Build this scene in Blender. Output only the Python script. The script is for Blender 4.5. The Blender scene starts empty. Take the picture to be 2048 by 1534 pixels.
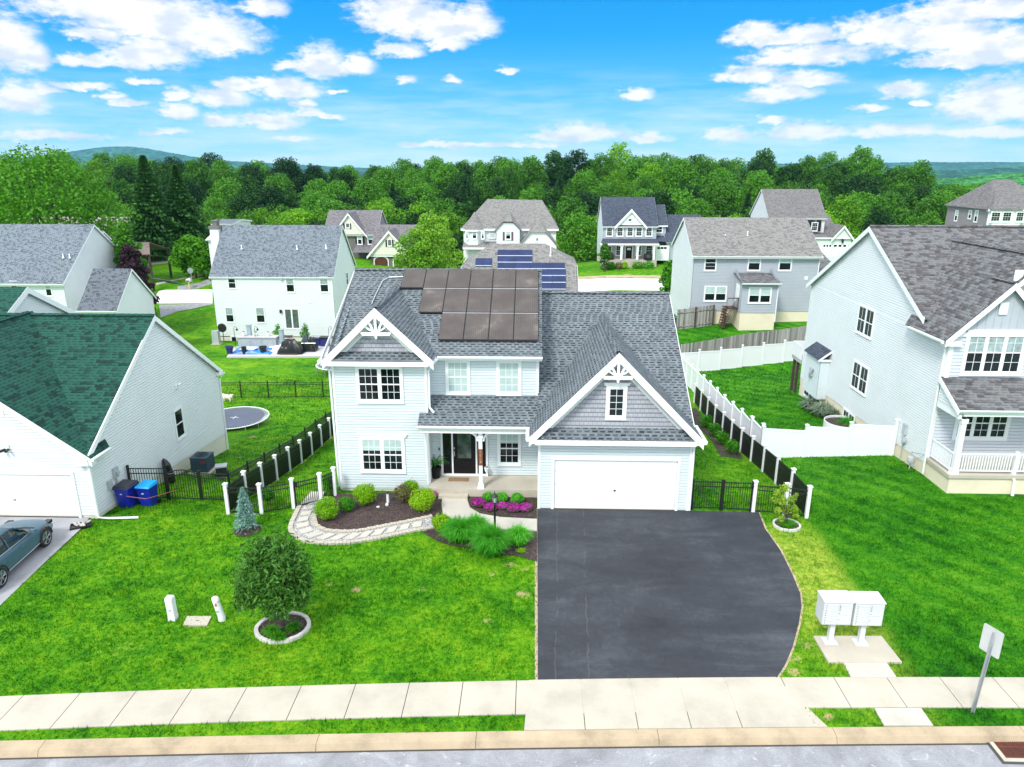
import bpy, math, random
import numpy as np
from mathutils import Vector, Matrix
C = bpy.context.scene
COL = C.collection
rad = math.radians
# ------------------------------------------------------------------ camera
FPX = 1430.; H = 13.2; PT = rad(17.0); YW = rad(1.76)      # photograph is 2048 px wide
cd_ = bpy.data.cameras.new('camera'); cam = bpy.data.objects.new('camera', cd_); COL.objects.link(cam)
cd_.sensor_width = 36; cd_.lens = 36*FPX/2048; cd_.clip_end = 30000; cd_.clip_start = 0.1
cam.location = (0, 0, H); cam.rotation_euler = (math.pi/2-PT, 0, YW); C.camera = cam
# ------------------------------------------------------------------ sky, sun, exposure
C.view_settings.view_transform = 'Standard'; C.view_settings.look = 'None'
C.view_settings.exposure = 0.33; C.view_settings.gamma = 1
SUN_EL = rad(47); SUN_AZ = math.atan2(-0.50, -0.86)          # azimuth from +Y, clockwise
sd = bpy.data.lights.new('sun', 'SUN'); sd.energy = 2.6; sd.angle = rad(13); sd.color = (1, .96, .9)
sun = bpy.data.objects.new('sun', sd); COL.objects.link(sun)
sdir = Vector((math.sin(SUN_AZ)*math.cos(SUN_EL), math.cos(SUN_AZ)*math.cos(SUN_EL), math.sin(SUN_EL)))
sun.rotation_euler = sdir.to_track_quat('Z', 'Y').to_euler(); sun.location = (0, 0, 60)

class NT:
    """small helper round a node tree"""
    def __init__(s, t): s.t = t; s.n = t.nodes; s.l = t.links
    def node(s, typ, ins=None, **kw):
        n = s.n.new(typ)
        for k, v in kw.items(): setattr(n, k, v)
        for k, v in (ins or {}).items():
            if isinstance(v, bpy.types.NodeSocket): s.l.new(v, n.inputs[k])
            else: n.inputs[k].default_value = v
        return n
    def math(s, op, a, b=0., c=0., clamp=False):
        return s.node('ShaderNodeMath', {0: a, 1: b, 2: c}, operation=op, use_clamp=clamp).outputs[0]
    def mix(s, f, a, b, bt='MIX'):
        n = s.node('ShaderNodeMix', {0: f, 6: a, 7: b}, data_type='RGBA', blend_type=bt); return n.outputs[2]
    def ramp(s, f, stops, interp='LINEAR'):
        n = s.node('ShaderNodeValToRGB', {0: f}); r = n.color_ramp; r.interpolation = interp
        while len(r.elements) < len(stops): r.elements.new(1.)
        for e, (p, c) in zip(r.elements, stops):
            e.position = p; e.color = c if len(c) == 4 else (*c, 1)
        return n.outputs[0]
    def noise(s, vec, scale, detail=3, rough=.55, dim='3D', dist=0.):
        n = s.node('ShaderNodeTexNoise', {'Scale': scale, 'Detail': detail, 'Roughness': rough, 'Distortion': dist}, noise_dimensions=dim)
        if vec is not None: s.l.new(vec, n.inputs['Vector'])
        return n.outputs[0]

def pix_dir(px, py):
    x = (px-1024)/FPX; y = (767-py)/FPX
    fy = math.cos(PT)+y*math.sin(PT); fz = -math.sin(PT)+y*math.cos(PT)
    return Vector((x*math.cos(YW)-fy*math.sin(YW), x*math.sin(YW)+fy*math.cos(YW), fz))

W = bpy.data.worlds.new('World'); C.world = W; W.use_nodes = True
def build_world():
    t = NT(W.node_tree); t.n.clear()
    tc = t.node('ShaderNodeTexCoord').outputs['Generated']
    sep = t.node('ShaderNodeSeparateXYZ', {0: tc})
    az = t.math('ARCTAN2', sep.outputs[0], sep.outputs[1]); el = t.math('ARCSINE', sep.outputs[2])
    azd = t.math('MULTIPLY', az, 57.2958); eld = t.math('MULTIPLY', el, 57.2958)
    # Nishita sky looked up with the elevation stretched, so its deeper blue comes low as in the photograph
    zz = t.math('MULTIPLY', sep.outputs[2], 3.2)
    v2 = t.node('ShaderNodeCombineXYZ', {0: sep.outputs[0], 1: sep.outputs[1], 2: zz})
    v2 = t.node('ShaderNodeVectorMath', {0: v2.outputs[0]}, operation='NORMALIZE')
    sky = t.node('ShaderNodeTexSky', {'Vector': v2.outputs[0]}, sky_type='NISHITA', sun_disc=False, sun_elevation=SUN_EL,
                 sun_rotation=SUN_AZ, air_density=1.0, dust_density=.4, ozone_density=2.)
    skyc = t.mix(1.0, sky.outputs[0], (.085, .085, .085, 1), 'MULTIPLY')
    grad = t.ramp(t.math('DIVIDE', eld, 60., clamp=True),
                  [(0, (.46, .78, .88)), (.04, (.26, .66, .86)), (.09, (.08, .50, .86)), (.15, (.01, .37, .87)), (.2, (.0, .31, .80)), (.36, (.40, .62, .92)), (.6, (.80, .87, .95)), (1, (.80, .87, .95))])  # upper stops, out of view, whitened and brightened to light the walls
    base = t.mix(.9, skyc, grad)
    # clouds : soft ellipses in direction space, broken up by noise
    p = t.node('ShaderNodeCombineXYZ', {0: azd, 1: eld, 2: 0.}).outputs[0]
    sc = t.node('ShaderNodeVectorMath', {0: p, 1: (1., 2.1, 1.)}, operation='MULTIPLY').outputs[0]
    w1 = t.node('ShaderNodeTexNoise', {'Vector': sc, 'Scale': .55, 'Detail': 6., 'Roughness': .6}, noise_dimensions='3D')
    wv = t.node('ShaderNodeVectorMath', {0: w1.outputs['Color'], 1: (.5, .5, .5)}, operation='SUBTRACT').outputs[0]
    wv = t.node('ShaderNodeVectorMath', {0: wv, 1: (2.6, 1.1, 0.)}, operation='MULTIPLY').outputs[0]
    pw = t.node('ShaderNodeVectorMath', {0: p, 1: wv}, operation='ADD').outputs[0]
    g = bpy.data.node_groups.new('puff', 'ShaderNodeTree')
    g.interface.new_socket('P', in_out='INPUT', socket_type='NodeSocketVector')
    g.interface.new_socket('Centre', in_out='INPUT', socket_type='NodeSocketVector')
    g.interface.new_socket('Inv', in_out='INPUT', socket_type='NodeSocketVector')
    g.interface.new_socket('Acc', in_out='INPUT', socket_type='NodeSocketFloat')
    g.interface.new_socket('Out', in_out='OUTPUT', socket_type='NodeSocketFloat')
    q = NT(g); gi = q.node('NodeGroupInput'); go = q.node('NodeGroupOutput')
    d = q.node('ShaderNodeVectorMath', {0: gi.outputs[0], 1: gi.outputs[1]}, operation='SUBTRACT').outputs[0]
    d = q.node('ShaderNodeVectorMath', {0: d, 1: gi.outputs[2]}, operation='MULTIPLY').outputs[0]
    s3 = q.node('ShaderNodeSeparateXYZ', {0: d})
    yy = q.math('MAXIMUM', s3.outputs[1], q.math('MULTIPLY', s3.outputs[1], -1.7))
    ln = q.math('SQRT', q.math('ADD', q.math('MULTIPLY', s3.outputs[0], s3.outputs[0]), q.math('MULTIPLY', yy, yy)))
    q.l.new(q.math('MAXIMUM', q.math('SUBTRACT', 1., ln), gi.outputs[3]), go.inputs[0])
    puffs = [(10,85,55,55,1),(60,110,35,30,1),(250,15,190,35,1),(390,60,120,50,1),(310,45,150,40,1),(450,85,60,28,1),(300,100,80,40,.9),(270,110,60,30,.9),(530,10,45,22,1),
      (185,68,48,16,.7),(190,122,75,14,.8),(35,195,48,32,1),(85,180,35,12,.7),(640,125,48,38,1),(715,130,42,24,.9),(585,130,40,14,.8),(650,138,70,18,.8),
      (790,25,85,50,1),(880,55,80,40,1),(940,45,60,40,1),(890,85,45,18,.9),(850,40,100,40,1),(800,100,60,20,.6),(470,170,45,16,.8),(580,178,75,22,.9),(545,168,60,18,.9),(440,196,58,22,1),
      (355,190,30,14,.8),(355,222,34,18,.9),(440,240,35,16,.8),(540,240,70,20,1),(610,205,28,12,.8),(615,226,40,12,.8),(660,232,26,8,.8),(330,262,60,9,.5),(580,278,50,8,.6),
      (812,160,24,12,.7),(906,162,20,10,.7),(165,172,55,9,.7),(290,163,40,10,.5),(225,190,30,8,.6),(258,204,32,9,.8),(1015,142,20,9,.7),(680,182,20,6,.7),
      (1276,190,38,14,.9),(1508,68,50,24,.95),(1610,68,60,24,.9),(1560,76,90,18,.8),(1620,108,115,24,1),(1560,112,60,22,.8),(1500,148,80,22,.6),(1610,160,90,22,.5),(1560,185,90,26,.35),
      (1760,60,85,34,1),(1900,25,80,34,1),(1990,15,80,26,1),(1880,70,110,34,.9),(1990,95,110,38,1),(1930,118,100,20,.8),(1810,180,60,22,.3),(1990,200,120,60,.3),(1740,214,40,10,.6),(1850,204,16,8,.8),(1950,188,50,10,.6),
      (1165,266,95,22,1),(1120,272,70,16,.8),(1290,274,70,12,.6),(1455,268,50,20,.7),(1610,262,95,22,.75),(1550,240,25,10,.9),(1790,262,100,16,.7),(1980,262,110,14,.5),(880,288,110,10,.5),(100,270,120,14,.35),(1000,290,200,9,.4)]
    acc = -2.0
    for (px, py, rx, ry, k) in puffs:
        v = pix_dir(px, py).normalized()
        a = math.degrees(math.atan2(v.x, v.y)); e = math.degrees(math.asin(v.z))
        s = math.degrees(1/FPX)*.92
        n = t.node('ShaderNodeGroup'); n.node_tree = g
        t.l.new(pw, n.inputs[0]); n.inputs[1].default_value = (a, e-ry*s*.18, 0)
        m = 1.0/(.62+.38*k)
        n.inputs[2].default_value = (m/(rx*s*1.25), m/(ry*s*1.35), 0)
        if not isinstance(acc, float): t.l.new(acc, n.inputs[3])
        else: n.inputs[3].default_value = acc
        acc = n.outputs[0]
    f1 = t.noise(sc, 1.1, 8, .62)
    # unseen clouds behind the camera and overhead, put in to light the scene
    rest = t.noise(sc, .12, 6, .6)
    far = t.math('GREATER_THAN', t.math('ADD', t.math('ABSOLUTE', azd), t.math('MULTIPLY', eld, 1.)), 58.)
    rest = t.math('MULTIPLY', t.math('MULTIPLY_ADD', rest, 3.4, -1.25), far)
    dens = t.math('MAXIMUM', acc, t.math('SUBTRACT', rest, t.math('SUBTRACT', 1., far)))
    dens = t.math('ADD', dens, t.math('MULTIPLY', t.math('SUBTRACT', f1, .5), 1.1))
    veil = t.noise(t.node('ShaderNodeVectorMath', {0: p, 1: (.35, 2.6, 1.)}, operation='MULTIPLY').outputs[0], .35, 6, .6)
    lowv = t.node('ShaderNodeMapRange', {0: eld, 1: 7.5, 2: .5, 3: 0., 4: .75}).outputs[0]
    base = t.mix(t.math('MULTIPLY', lowv, t.node('ShaderNodeMapRange', {0: veil, 1: .42, 2: .68, 3: 0., 4: 1.}).outputs[0]), base, (.74, .84, .88, 1))
    mask = t.node('ShaderNodeMapRange', {0: dens, 1: -.02, 2: .62, 3: 0., 4: 1.}, interpolation_type='SMOOTHSTEP').outputs[0]
    shade = t.node('ShaderNodeMapRange', {0: t.noise(sc, .42, 3, .5), 1: .34, 2: .56, 3: 0., 4: 1.}, interpolation_type='SMOOTHSTEP').outputs[0]
    cc = t.mix(shade, (.62, .69, .80, 1), (.86, .86, .86, 1))
    cc = t.mix(far, cc, (1.42, 1.52, 1.62, 1))      # unseen clouds behind and beside the camera, made extra bright to light the walls
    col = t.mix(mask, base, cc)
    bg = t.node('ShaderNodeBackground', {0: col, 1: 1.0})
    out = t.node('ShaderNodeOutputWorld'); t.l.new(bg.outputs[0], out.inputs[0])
build_world()

# ------------------------------------------------------------------ picture rays to places in the world
def hit(px, py, axis, val):
    d = pix_dir(px, py); o = Vector((0, 0, H)); k = (val-o[axis])/d[axis]; return o+d*k
def PY(px, py, y): return hit(px, py, 1, y)
def PX(px, py, x): return hit(px, py, 0, x)
def PZ(px, py, z=0.): return hit(px, py, 2, z)
XS = [-400, -60, -30, -17, -12, -8, 0, 6, 10.7, 17.4, 35, 60, 400]
YS = [-50, 20, 25.6, 27.6, 30, 35, 40, 44, 55, 61, 66, 80, 90, 96, 101, 115]
HT = {  # rows of ground heights along YS for the columns XS
 20: [0]*13, -50: [0]*13,
 25.6: [0,0,0,-.05,-.05,0,0,0,0,0,0,0,0],
 27.6: [-.3,-.3,-.3,-.45,-.4,0,0,0,-.08,0,0,0,0],
 30: [-.9,-.9,-.9,-.8,-.95,-.5,0,-.05,-.35,0,0,0,0],
 35: [-1.8,-1.8,-1.8,-1.7,-1.85,-1.4,-.6,-.6,-1.05,-.35,0,0,0],
 40: [-2.6,-2.6,-2.6,-2.5,-2.45,-2.1,-1.4,-1.3,-1.6,-.8,-.3,0,0],
 44: [-3.1,-3.1,-3.1,-3.1,-3.1,-2.8,-2.1,-1.8,-1.85,-1.05,-.5,0,0],
 55: [-4.7,-4.8,-4.7,-4.6,-4.6,-4.4,-3.6,-2.8,-2.55,-2.45,-2.,-1.,-1],
 61: [-5.1,-5.1,-5.1,-5.1,-5.1,-4.9,-4.,-2.8,-1.9,-1.15,-.8,-.2,0],
 66: [-5.5,-5.4,-5.4,-5.4,-5.4,-5.2,-4.2,-2.6,-1.6,-.95,-.4,0,0],
 80: [-5.7,-5.7,-5.7,-5.7,-5.8,-5.8,-5,-3,-2.2,-1.4,-.8,-.4,0],
 90: [-4.7,-4.7,-4.7,-4.9,-5.2,-5.3,-5,-3.2,-2.4,-1.9,-1.6,-1.1,0],
 96: [-3.5,-3.5,-3.5,-4.2,-4.7,-4.9,-4.8,-3.3,-2.6,-2.2,-2,-1.5,0],
 101:[-2.5,-2.5,-2.5,-3.5,-4.2,-4.6,-4.4,-3.1,-2.5,-2.1,-2,-1.5,-.5],
 115:[-1.2,-1.2,-1.2,-2.6,-3.6,-4.0,-3.4,-2.2,-1.7,-1.6,-1.6,-1.6,-1.6]}
HARR = np.array([HT[y] for y in YS], float)
def crest(x):      # height of the wooded hill along its length
    return 2.6+1.2*math.sin(x*.03+1) if x < 80 else (2.2+(x-80)*.05 if x < 128 else max(-15, 4.6-(x-128)*.4))
def hgt(x, y):
    yy = min(max(y, YS[0]), 115.)
    j = max(0, min(len(YS)-2, int(np.searchsorted(YS, yy))-1)); i = max(0, min(len(XS)-2, int(np.searchsorted(XS, x))-1))
    fx = min(max((x-XS[i])/(XS[i+1]-XS[i]), 0), 1); fy = (yy-YS[j])/(YS[j+1]-YS[j])
    a = HARR[j]; b = HARR[j+1]
    z = (a[i]*(1-fx)+a[i+1]*fx)*(1-fy)+(b[i]*(1-fx)+b[i+1]*fx)*fy
    if y > 115:
        c = crest(x); low = min(-8., c-6)
        prof = [(115, z), (150, min(low, z-1) if x > -150 else z), (185, low), (290, c), (335, c), (430, -22), (900, -34), (20000, -60)]
        for (y0, z0), (y1, z1) in zip(prof, prof[1:]):
            if y <= y1: t = (y-y0)/(y1-y0); t = t*t*(3-2*t); return z0+(z1-z0)*t
        return -60
    return z
def PG(px, py):     # where the picture ray meets the ground
    d = pix_dir(px, py); o = Vector((0, 0, H)); k = 5.
    for _ in range(4000):
        p = o+d*k
        if p.z <= hgt(p.x, p.y): break
        k += .08 if k < 80 else .4
    return Vector((p.x, p.y, hgt(p.x, p.y)))

# ------------------------------------------------------------------ mesh builder
class MB:
    def __init__(s, M=None): s.v = []; s.f = []; s.M = M
    def q(s, pts):
        b = len(s.v); s.v.extend([tuple(p) for p in pts]); s.f.append(tuple(range(b, b+len(pts)))); return s
    def box(s, x0, x1, y0, y1, z0, z1):
        b = len(s.v)
        s.v.extend([(x0,y0,z0),(x1,y0,z0),(x1,y1,z0),(x0,y1,z0),(x0,y0,z1),(x1,y0,z1),(x1,y1,z1),(x0,y1,z1)])
        s.f.extend([tuple(b+i for i in f) for f in ((0,3,2,1),(4,5,6,7),(0,1,5,4),(1,2,6,5),(2,3,7,6),(3,0,4,7))]); return s
    def fbox(s, F, u0, u1, n0, n1, z0, z1):       # box in a wall frame F=(origin, along)
        o, u = F; n = u.cross(Vector((0, 0, 1))); b = len(s.v)
        for z in (z0, z1):
            for (a, c) in ((u0, n1), (u1, n1), (u1, n0), (u0, n0)): s.v.append(tuple(o+u*a+n*c+Vector((0, 0, z))))
        s.f.extend([tuple(b+i for i in f) for f in ((0,3,2,1),(4,5,6,7),(0,1,5,4),(1,2,6,5),(2,3,7,6),(3,0,4,7))]); return s
    def fprism(s, F, poly, n0, n1):               # polygon (u,z) extruded from n0 to n1
        o, u = F; n = u.cross(Vector((0, 0, 1)))
        a = [o+u*p[0]+n*n1+Vector((0, 0, p[1])) for p in poly]; c = [o+u*p[0]+n*n0+Vector((0, 0, p[1])) for p in poly]
        return s.shell(a, c)
    def shell(s, a, c):
        b = len(s.v); k = len(a); s.v.extend([tuple(p) for p in a]+[tuple(p) for p in c])
        s.f.append(tuple(range(b, b+k))); s.f.append(tuple(range(b+2*k-1, b+k-1, -1)))
        for i in range(k):
            j = (i+1) % k; s.f.append((b+i, b+k+i, b+k+j, b+j))
        return s
    def slab(s, pts, th): return s.shell([Vector(p) for p in pts], [Vector(p)-Vector((0, 0, th)) for p in pts])
    def tube(s, pts, r, n=8, cap=True):
        pts = [Vector(p) for p in pts]; rs = r if isinstance(r, (list, tuple)) else [r]*len(pts); b = len(s.v)
        for i, p in enumerate(pts):
            d = (pts[min(i+1, len(pts)-1)]-pts[max(i-1, 0)])
            d = d.normalized() if d.length > 1e-9 else Vector((0, 0, 1))
            a = d.cross(Vector((0, 0, 1)) if abs(d.z) < .9 else Vector((1, 0, 0))).normalized(); c = d.cross(a)
            for k in range(n):
                t = 2*math.pi*k/n; s.v.append(tuple(p+(a*math.cos(t)+c*math.sin(t))*rs[i]))
        for i in range(len(pts)-1):
            for k in range(n): s.f.append((b+i*n+k, b+i*n+(k+1) % n, b+(i+1)*n+(k+1) % n, b+(i+1)*n+k))
        if cap: s.f.append(tuple(b+k for k in range(n))[::-1]); s.f.append(tuple(b+(len(pts)-1)*n+k for k in range(n)))
        return s
    def lathe(s, c, prof, n=20):                   # prof = [(r,z)]
        c = Vector(c); b = len(s.v)
        for (r, z) in prof:
            for k in range(n): t = 2*math.pi*k/n; s.v.append((c.x+r*math.cos(t), c.y+r*math.sin(t), c.z+z))
        for i in range(len(prof)-1):
            for k in range(n): s.f.append((b+i*n+k, b+i*n+(k+1) % n, b+(i+1)*n+(k+1) % n, b+(i+1)*n+k))
        s.f.append(tuple(b+k for k in range(n))[::-1]); s.f.append(tuple(b+(len(prof)-1)*n+k for k in range(n))); return s
    def lap(s, F, poly, step=.118, out=.03, base=0., n0=.003):
        """lap siding over a convex (u,z) polygon: real overlapping boards"""
        o, u = F; n = u.cross(Vector((0, 0, 1)))
        zs = [p[1] for p in poly]; zmin, zmax = min(zs), max(zs)
        def ext(z):
            xs = []
            for i in range(len(poly)):
                (a, za), (c, zc) = poly[i], poly[(i+1) % len(poly)]
                if abs(za-zc) < 1e-9:
                    if abs(z-za) < 1e-6: xs += [a, c]
                elif min(za, zc)-1e-7 <= z <= max(za, zc)+1e-7: xs.append(a+(c-a)*(z-za)/(zc-za))
            return (min(xs), max(xs)) if xs else None
        cuts = sorted(set([round(z, 4) for z in zs]+[round(base+k*step, 4) for k in range(int((zmin-base)/step)-1, int((zmax-base)/step)+2)]))
        cuts = [c for c in cuts if zmin-1e-6 <= c <= zmax+1e-6]
        P = lambda a, nn, z: tuple(o+u*a+n*nn+Vector((0, 0, z)))
        g = .021 if step < .13 else .03; g = 0 if step > 1 or out == 0. else g; m0 = n0+.006; dp = .03
        for z0, z1 in zip(cuts, cuts[1:]):
            e0 = ext(z0+1e-5); e1 = ext(z1-1e-5)
            if not e0 or not e1: continue
            k = math.floor((z0-base)/step+1e-4); f0 = (z0-base)/step-k
            if f0 < .01 and g and z1-z0 > g*2 and z0 > zmin+.01:      # a real open shadow joint under every board
                zg = z0+g; a, c = e0
                s.q([P(a, m0-dp, z0), P(c, m0-dp, z0), P(c, m0-dp, zg), P(a, m0-dp, zg)])
                s.q([P(a, m0, z0), P(c, m0, z0), P(c, m0-dp, z0), P(a, m0-dp, z0)])
                s.q([P(a, m0-dp, zg), P(c, m0-dp, zg), P(c, m0+.006, zg), P(a, m0+.006, zg)])
                s.q([P(a, m0+.006, zg), P(c, m0+.006, zg), P(e1[1], m0, z1), P(e1[0], m0, z1)])
            else: s.q([P(e0[0], m0, z0), P(e0[1], m0, z0), P(e1[1], m0, z1), P(e1[0], m0, z1)])
        return s
    def cut(s):                                   # what follows is a piece of its own
        s.cuts = getattr(s, 'cuts', [])+[(len(s.v), len(s.f))]; return s
    def build_each(s, name, mat, parent=None, smooth=False):
        cs = [(0, 0)]+[c for c in getattr(s, 'cuts', []) if c != (0, 0)]+[(len(s.v), len(s.f))]; r = []
        for (v0, f0), (v1, f1) in zip(cs, cs[1:]):
            if v1 == v0: continue
            m = MB(s.M); m.v = s.v[v0:v1]; m.f = [tuple(i-v0 for i in f) for f in s.f[f0:f1]]; r.append(m.build(name, mat, parent, smooth))
        return r
    def build(s, name, mat, parent=None, smooth=False):
        m = bpy.data.meshes.new(name); M = s.M
        vs = [tuple(M @ Vector(v)) for v in s.v] if M is not None else s.v
        fs = s.f
        if smooth:                                  # weld so that smooth shading and subdivision see one skin
            ix = {}; mp = []; nv = []
            for v in vs:
                k = (round(v[0], 5), round(v[1], 5), round(v[2], 5))
                if k not in ix: ix[k] = len(nv); nv.append(v)
                mp.append(ix[k])
            fs = [t_ for t_ in (tuple(dict.fromkeys(mp[i] for i in f)) for f in fs) if len(t_) > 2]; vs = nv
        m.from_pydata(vs, [], fs); m.materials.append(mat); auto_uv(m)
        if smooth: m.polygons.foreach_set('use_smooth', [True]*len(m.polygons))
        return link(name, m, parent)
def link(name, m, parent=None):
    o = bpy.data.objects.new(name, m); COL.objects.link(o)
    if parent is not None:
        r = parent
        o.parent = parent
    return o
def auto_uv(m):
    n = len(m.polygons)
    if not n: return
    nv = len(m.vertices); co = np.empty(nv*3); m.vertices.foreach_get('co', co); co = co.reshape(-1, 3)
    nl = len(m.loops); li = np.empty(nl, int); m.loops.foreach_get('vertex_index', li)
    fn = np.empty(n*3); m.polygons.foreach_get('normal', fn); fn = fn.reshape(-1, 3)
    lt = np.empty(n, int); m.polygons.foreach_get('loop_total', lt)
    N = np.repeat(fn, lt, axis=0)
    T = np.stack([-N[:, 1], N[:, 0], np.zeros(len(N))], 1); ln = np.linalg.norm(T, axis=1)
    flat = ln < .02; T[flat] = (1, 0, 0); T /= np.maximum(np.linalg.norm(T, axis=1), 1e-9)[:, None]
    B = np.cross(N, T); P = co[li]
    uv = np.stack([(P*T).sum(1), (P*B).sum(1)], 1)
    m.uv_layers.new(name='UVMap').data.foreach_set('uv', uv.astype(np.float32).ravel())
def tag(o, label=None, cat=None, group=None, kind=None):
    if label: o['label'] = label
    if cat: o['category'] = cat
    if group: o['group'] = group
    if kind: o['kind'] = kind
    return o
def thing(name, label, cat, loc=(0, 0, 0), rz=0., group=None):
    o = bpy.data.objects.new(name, None); COL.objects.link(o); o.location = loc; o.rotation_euler = (0, 0, rz)
    o.empty_display_size = .3
    return tag(o, label, cat, group)
def rootM(root):        # world -> root space, for geometry written in world coordinates
    return (Matrix.Translation(root.location) @ Matrix.Rotation(root.rotation_euler.z, 4, 'Z')).inverted()
def copy_tree(o, parent=None):
    c = o.copy(); COL.objects.link(c); c.parent = parent
    for ch in list(o.children): copy_tree(ch, c)
    return c
V = Vector
XP = V((1, 0, 0)); XN = V((-1, 0, 0)); YP = V((0, 1, 0)); YN = V((0, -1, 0))
def inside(poly, x, y):
    r = False; j = len(poly)-1
    for i in range(len(poly)):
        xi, yi = poly[i][0], poly[i][1]; xj, yj = poly[j][0], poly[j][1]
        if (yi > y) != (yj > y) and x < (xj-xi)*(y-yi)/(yj-yi)+xi: r = not r
        j = i
    return r

# ------------------------------------------------------------------ materials
MATS = {}
def newmat(name):
    m = bpy.data.materials.new(name); m.use_nodes = True; t = NT(m.node_tree); t.n.clear()
    out = t.node('ShaderNodeOutputMaterial'); b = t.node('ShaderNodeBsdfPrincipled'); t.l.new(b.outputs[0], out.inputs[0])
    return m, t, b, out
def c4(c): return (*c, 1)
def mplain(name, col, rough=.5, var=.06, scale=4., metal=0., bump=0., spec=.5):
    m, t, b, _ = newmat(name)
    obj = t.node('ShaderNodeTexCoord').outputs['Object']
    n = t.noise(obj, scale, 4)
    n2 = t.noise(obj, scale*.17, 2)
    f = t.math('ADD', t.math('MULTIPLY', n, .6), t.math('MULTIPLY', n2, .4))
    c = t.ramp(f, [(.3, [max(0, x*(1-var*2)) for x in col]), (.7, [min(1, x*(1+var)) for x in col])])
    t.l.new(c, b.inputs['Base Color']); b.inputs['Roughness'].default_value = rough; b.inputs['Metallic'].default_value = metal
    b.inputs['Specular IOR Level'].default_value = spec
    if bump:
        bp = t.node('ShaderNodeBump', {'Strength': bump, 'Distance': .02, 'Height': t.noise(obj, scale*5, 4)}); t.l.new(bp.outputs[0], b.inputs['Normal'])
    MATS[name] = m; return m
def mshingle(name, light, dark, dash, dashk=.5, var=.35, row=.145, cell=.3, band=.5, tint=None):
    """laminated asphalt shingles: darker teeth in every course, colour changing from tab to tab"""
    m, t, b, _ = newmat(name)
    uv = t.node('ShaderNodeTexCoord').outputs['UV']; s = t.node('ShaderNodeSeparateXYZ', {0: uv}); u, v = s.outputs[0], s.outputs[1]
    vr = t.math('DIVIDE', v, row); r = t.math('FLOOR', vr); fr = t.math('FRACT', vr)
    off = t.node('ShaderNodeTexWhiteNoise', {'W': r}, noise_dimensions='1D').outputs[0]
    uu = t.math('ADD', t.math('DIVIDE', u, cell), t.math('MULTIPLY', off, 9.)); cu = t.math('FLOOR', uu)
    wn = t.node('ShaderNodeTexWhiteNoise', {'Vector': t.node('ShaderNodeCombineXYZ', {0: cu, 1: r, 2: 0.}).outputs[0]}, noise_dimensions='3D')
    rnd = wn.outputs[0]
    wn2 = t.node('ShaderNodeTexWhiteNoise', {'Vector': t.node('ShaderNodeCombineXYZ', {0: cu, 1: r, 2: 7.}).outputs[0]}, noise_dimensions='3D')
    n = t.noise(uv, .6, 3); fine = t.noise(uv, 60., 3, .7)
    k = t.math('ADD', t.math('MULTIPLY', rnd, var), t.math('ADD', t.math('MULTIPLY', n, .35), t.math('MULTIPLY', fine, .25)))
    base = t.ramp(k, [(.2, dark), (.75, light)])
    if tint: base = t.mix(t.math('MULTIPLY', t.math('GREATER_THAN', wn2.outputs[0], .72), .6), base, c4(tint))
    fu = t.math('FRACT', uu)
    tooth = t.math('MULTIPLY', t.math('LESS_THAN', fu, .66), t.math('LESS_THAN', fr, band))
    tooth = t.math('MULTIPLY', tooth, t.math('MULTIPLY_ADD', wn2.outputs[0], .5, .5))
    col = t.mix(t.math('MULTIPLY', tooth, dashk), base, c4(dash))
    t.l.new(col, b.inputs['Base Color']); b.inputs['Roughness'].default_value = .9; b.inputs['Specular IOR Level'].default_value = .2
    hgtn = t.math('ADD', t.math('MULTIPLY', fr, -.6), t.math('MULTIPLY', tooth, .5))
    bp = t.node('ShaderNodeBump', {'Strength': .5, 'Distance': .012, 'Height': t.math('ADD', hgtn, t.math('MULTIPLY', fine, .3))}); t.l.new(bp.outputs[0], b.inputs['Normal'])
    MATS[name] = m; return m
def mshake(name, col):
    m, t, b, _ = newmat(name)
    uv = t.node('ShaderNodeTexCoord').outputs['UV']
    br = t.node('ShaderNodeTexBrick', {'Vector': uv, 'Color1': c4(col), 'Color2': c4([x*.86 for x in col]), 'Mortar': c4([x*.45 for x in col]), 'Scale': 1., 'Mortar Size': .007, 'Mortar Smooth': .2, 'Brick Width': .17, 'Row Height': .178}, offset=.5)
    t.l.new(br.outputs[0], b.inputs['Base Color']); b.inputs['Roughness'].default_value = .7
    bp = t.node('ShaderNodeBump', {'Strength': .4, 'Distance': .01, 'Height': br.outputs[1]}, invert=True); t.l.new(bp.outputs[0], b.inputs['Normal'])
    MATS[name] = m; return m
def mleaf(name, c1, c2, trans=.3, scale=1.2, tip=None, rnd=.25):
    m, t, b, out = newmat(name)
    geo = t.node('ShaderNodeNewGeometry'); oi = t.node('ShaderNodeObjectInfo')
    n = t.noise(geo.outputs['Position'], scale, 3); n2 = t.noise(geo.outputs['Position'], scale*9, 2)
    k = t.math('ADD', t.math('MULTIPLY', n, .75), t.math('MULTIPLY', n2, .35))
    k = t.math('ADD', k, t.math('MULTIPLY', t.math('SUBTRACT', oi.outputs['Random'], .5), rnd))
    c = t.ramp(k, [(.3, c1), (.75, c2)])
    if tip: c = t.mix(t.math('MULTIPLY', t.math('GREATER_THAN', n2, .56), .7), c, c4(tip))
    t.l.new(c, b.inputs['Base Color']); b.inputs['Roughness'].default_value = .55; b.inputs['Specular IOR Level'].default_value = .25
    tr = t.node('ShaderNodeBsdfTranslucent', {0: c}); mx = t.node('ShaderNodeMixShader', {0: trans, 1: b.outputs[0], 2: tr.outputs[0]})
    t.l.new(mx.outputs[0], out.inputs[0]); MATS[name] = m; return m
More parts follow.
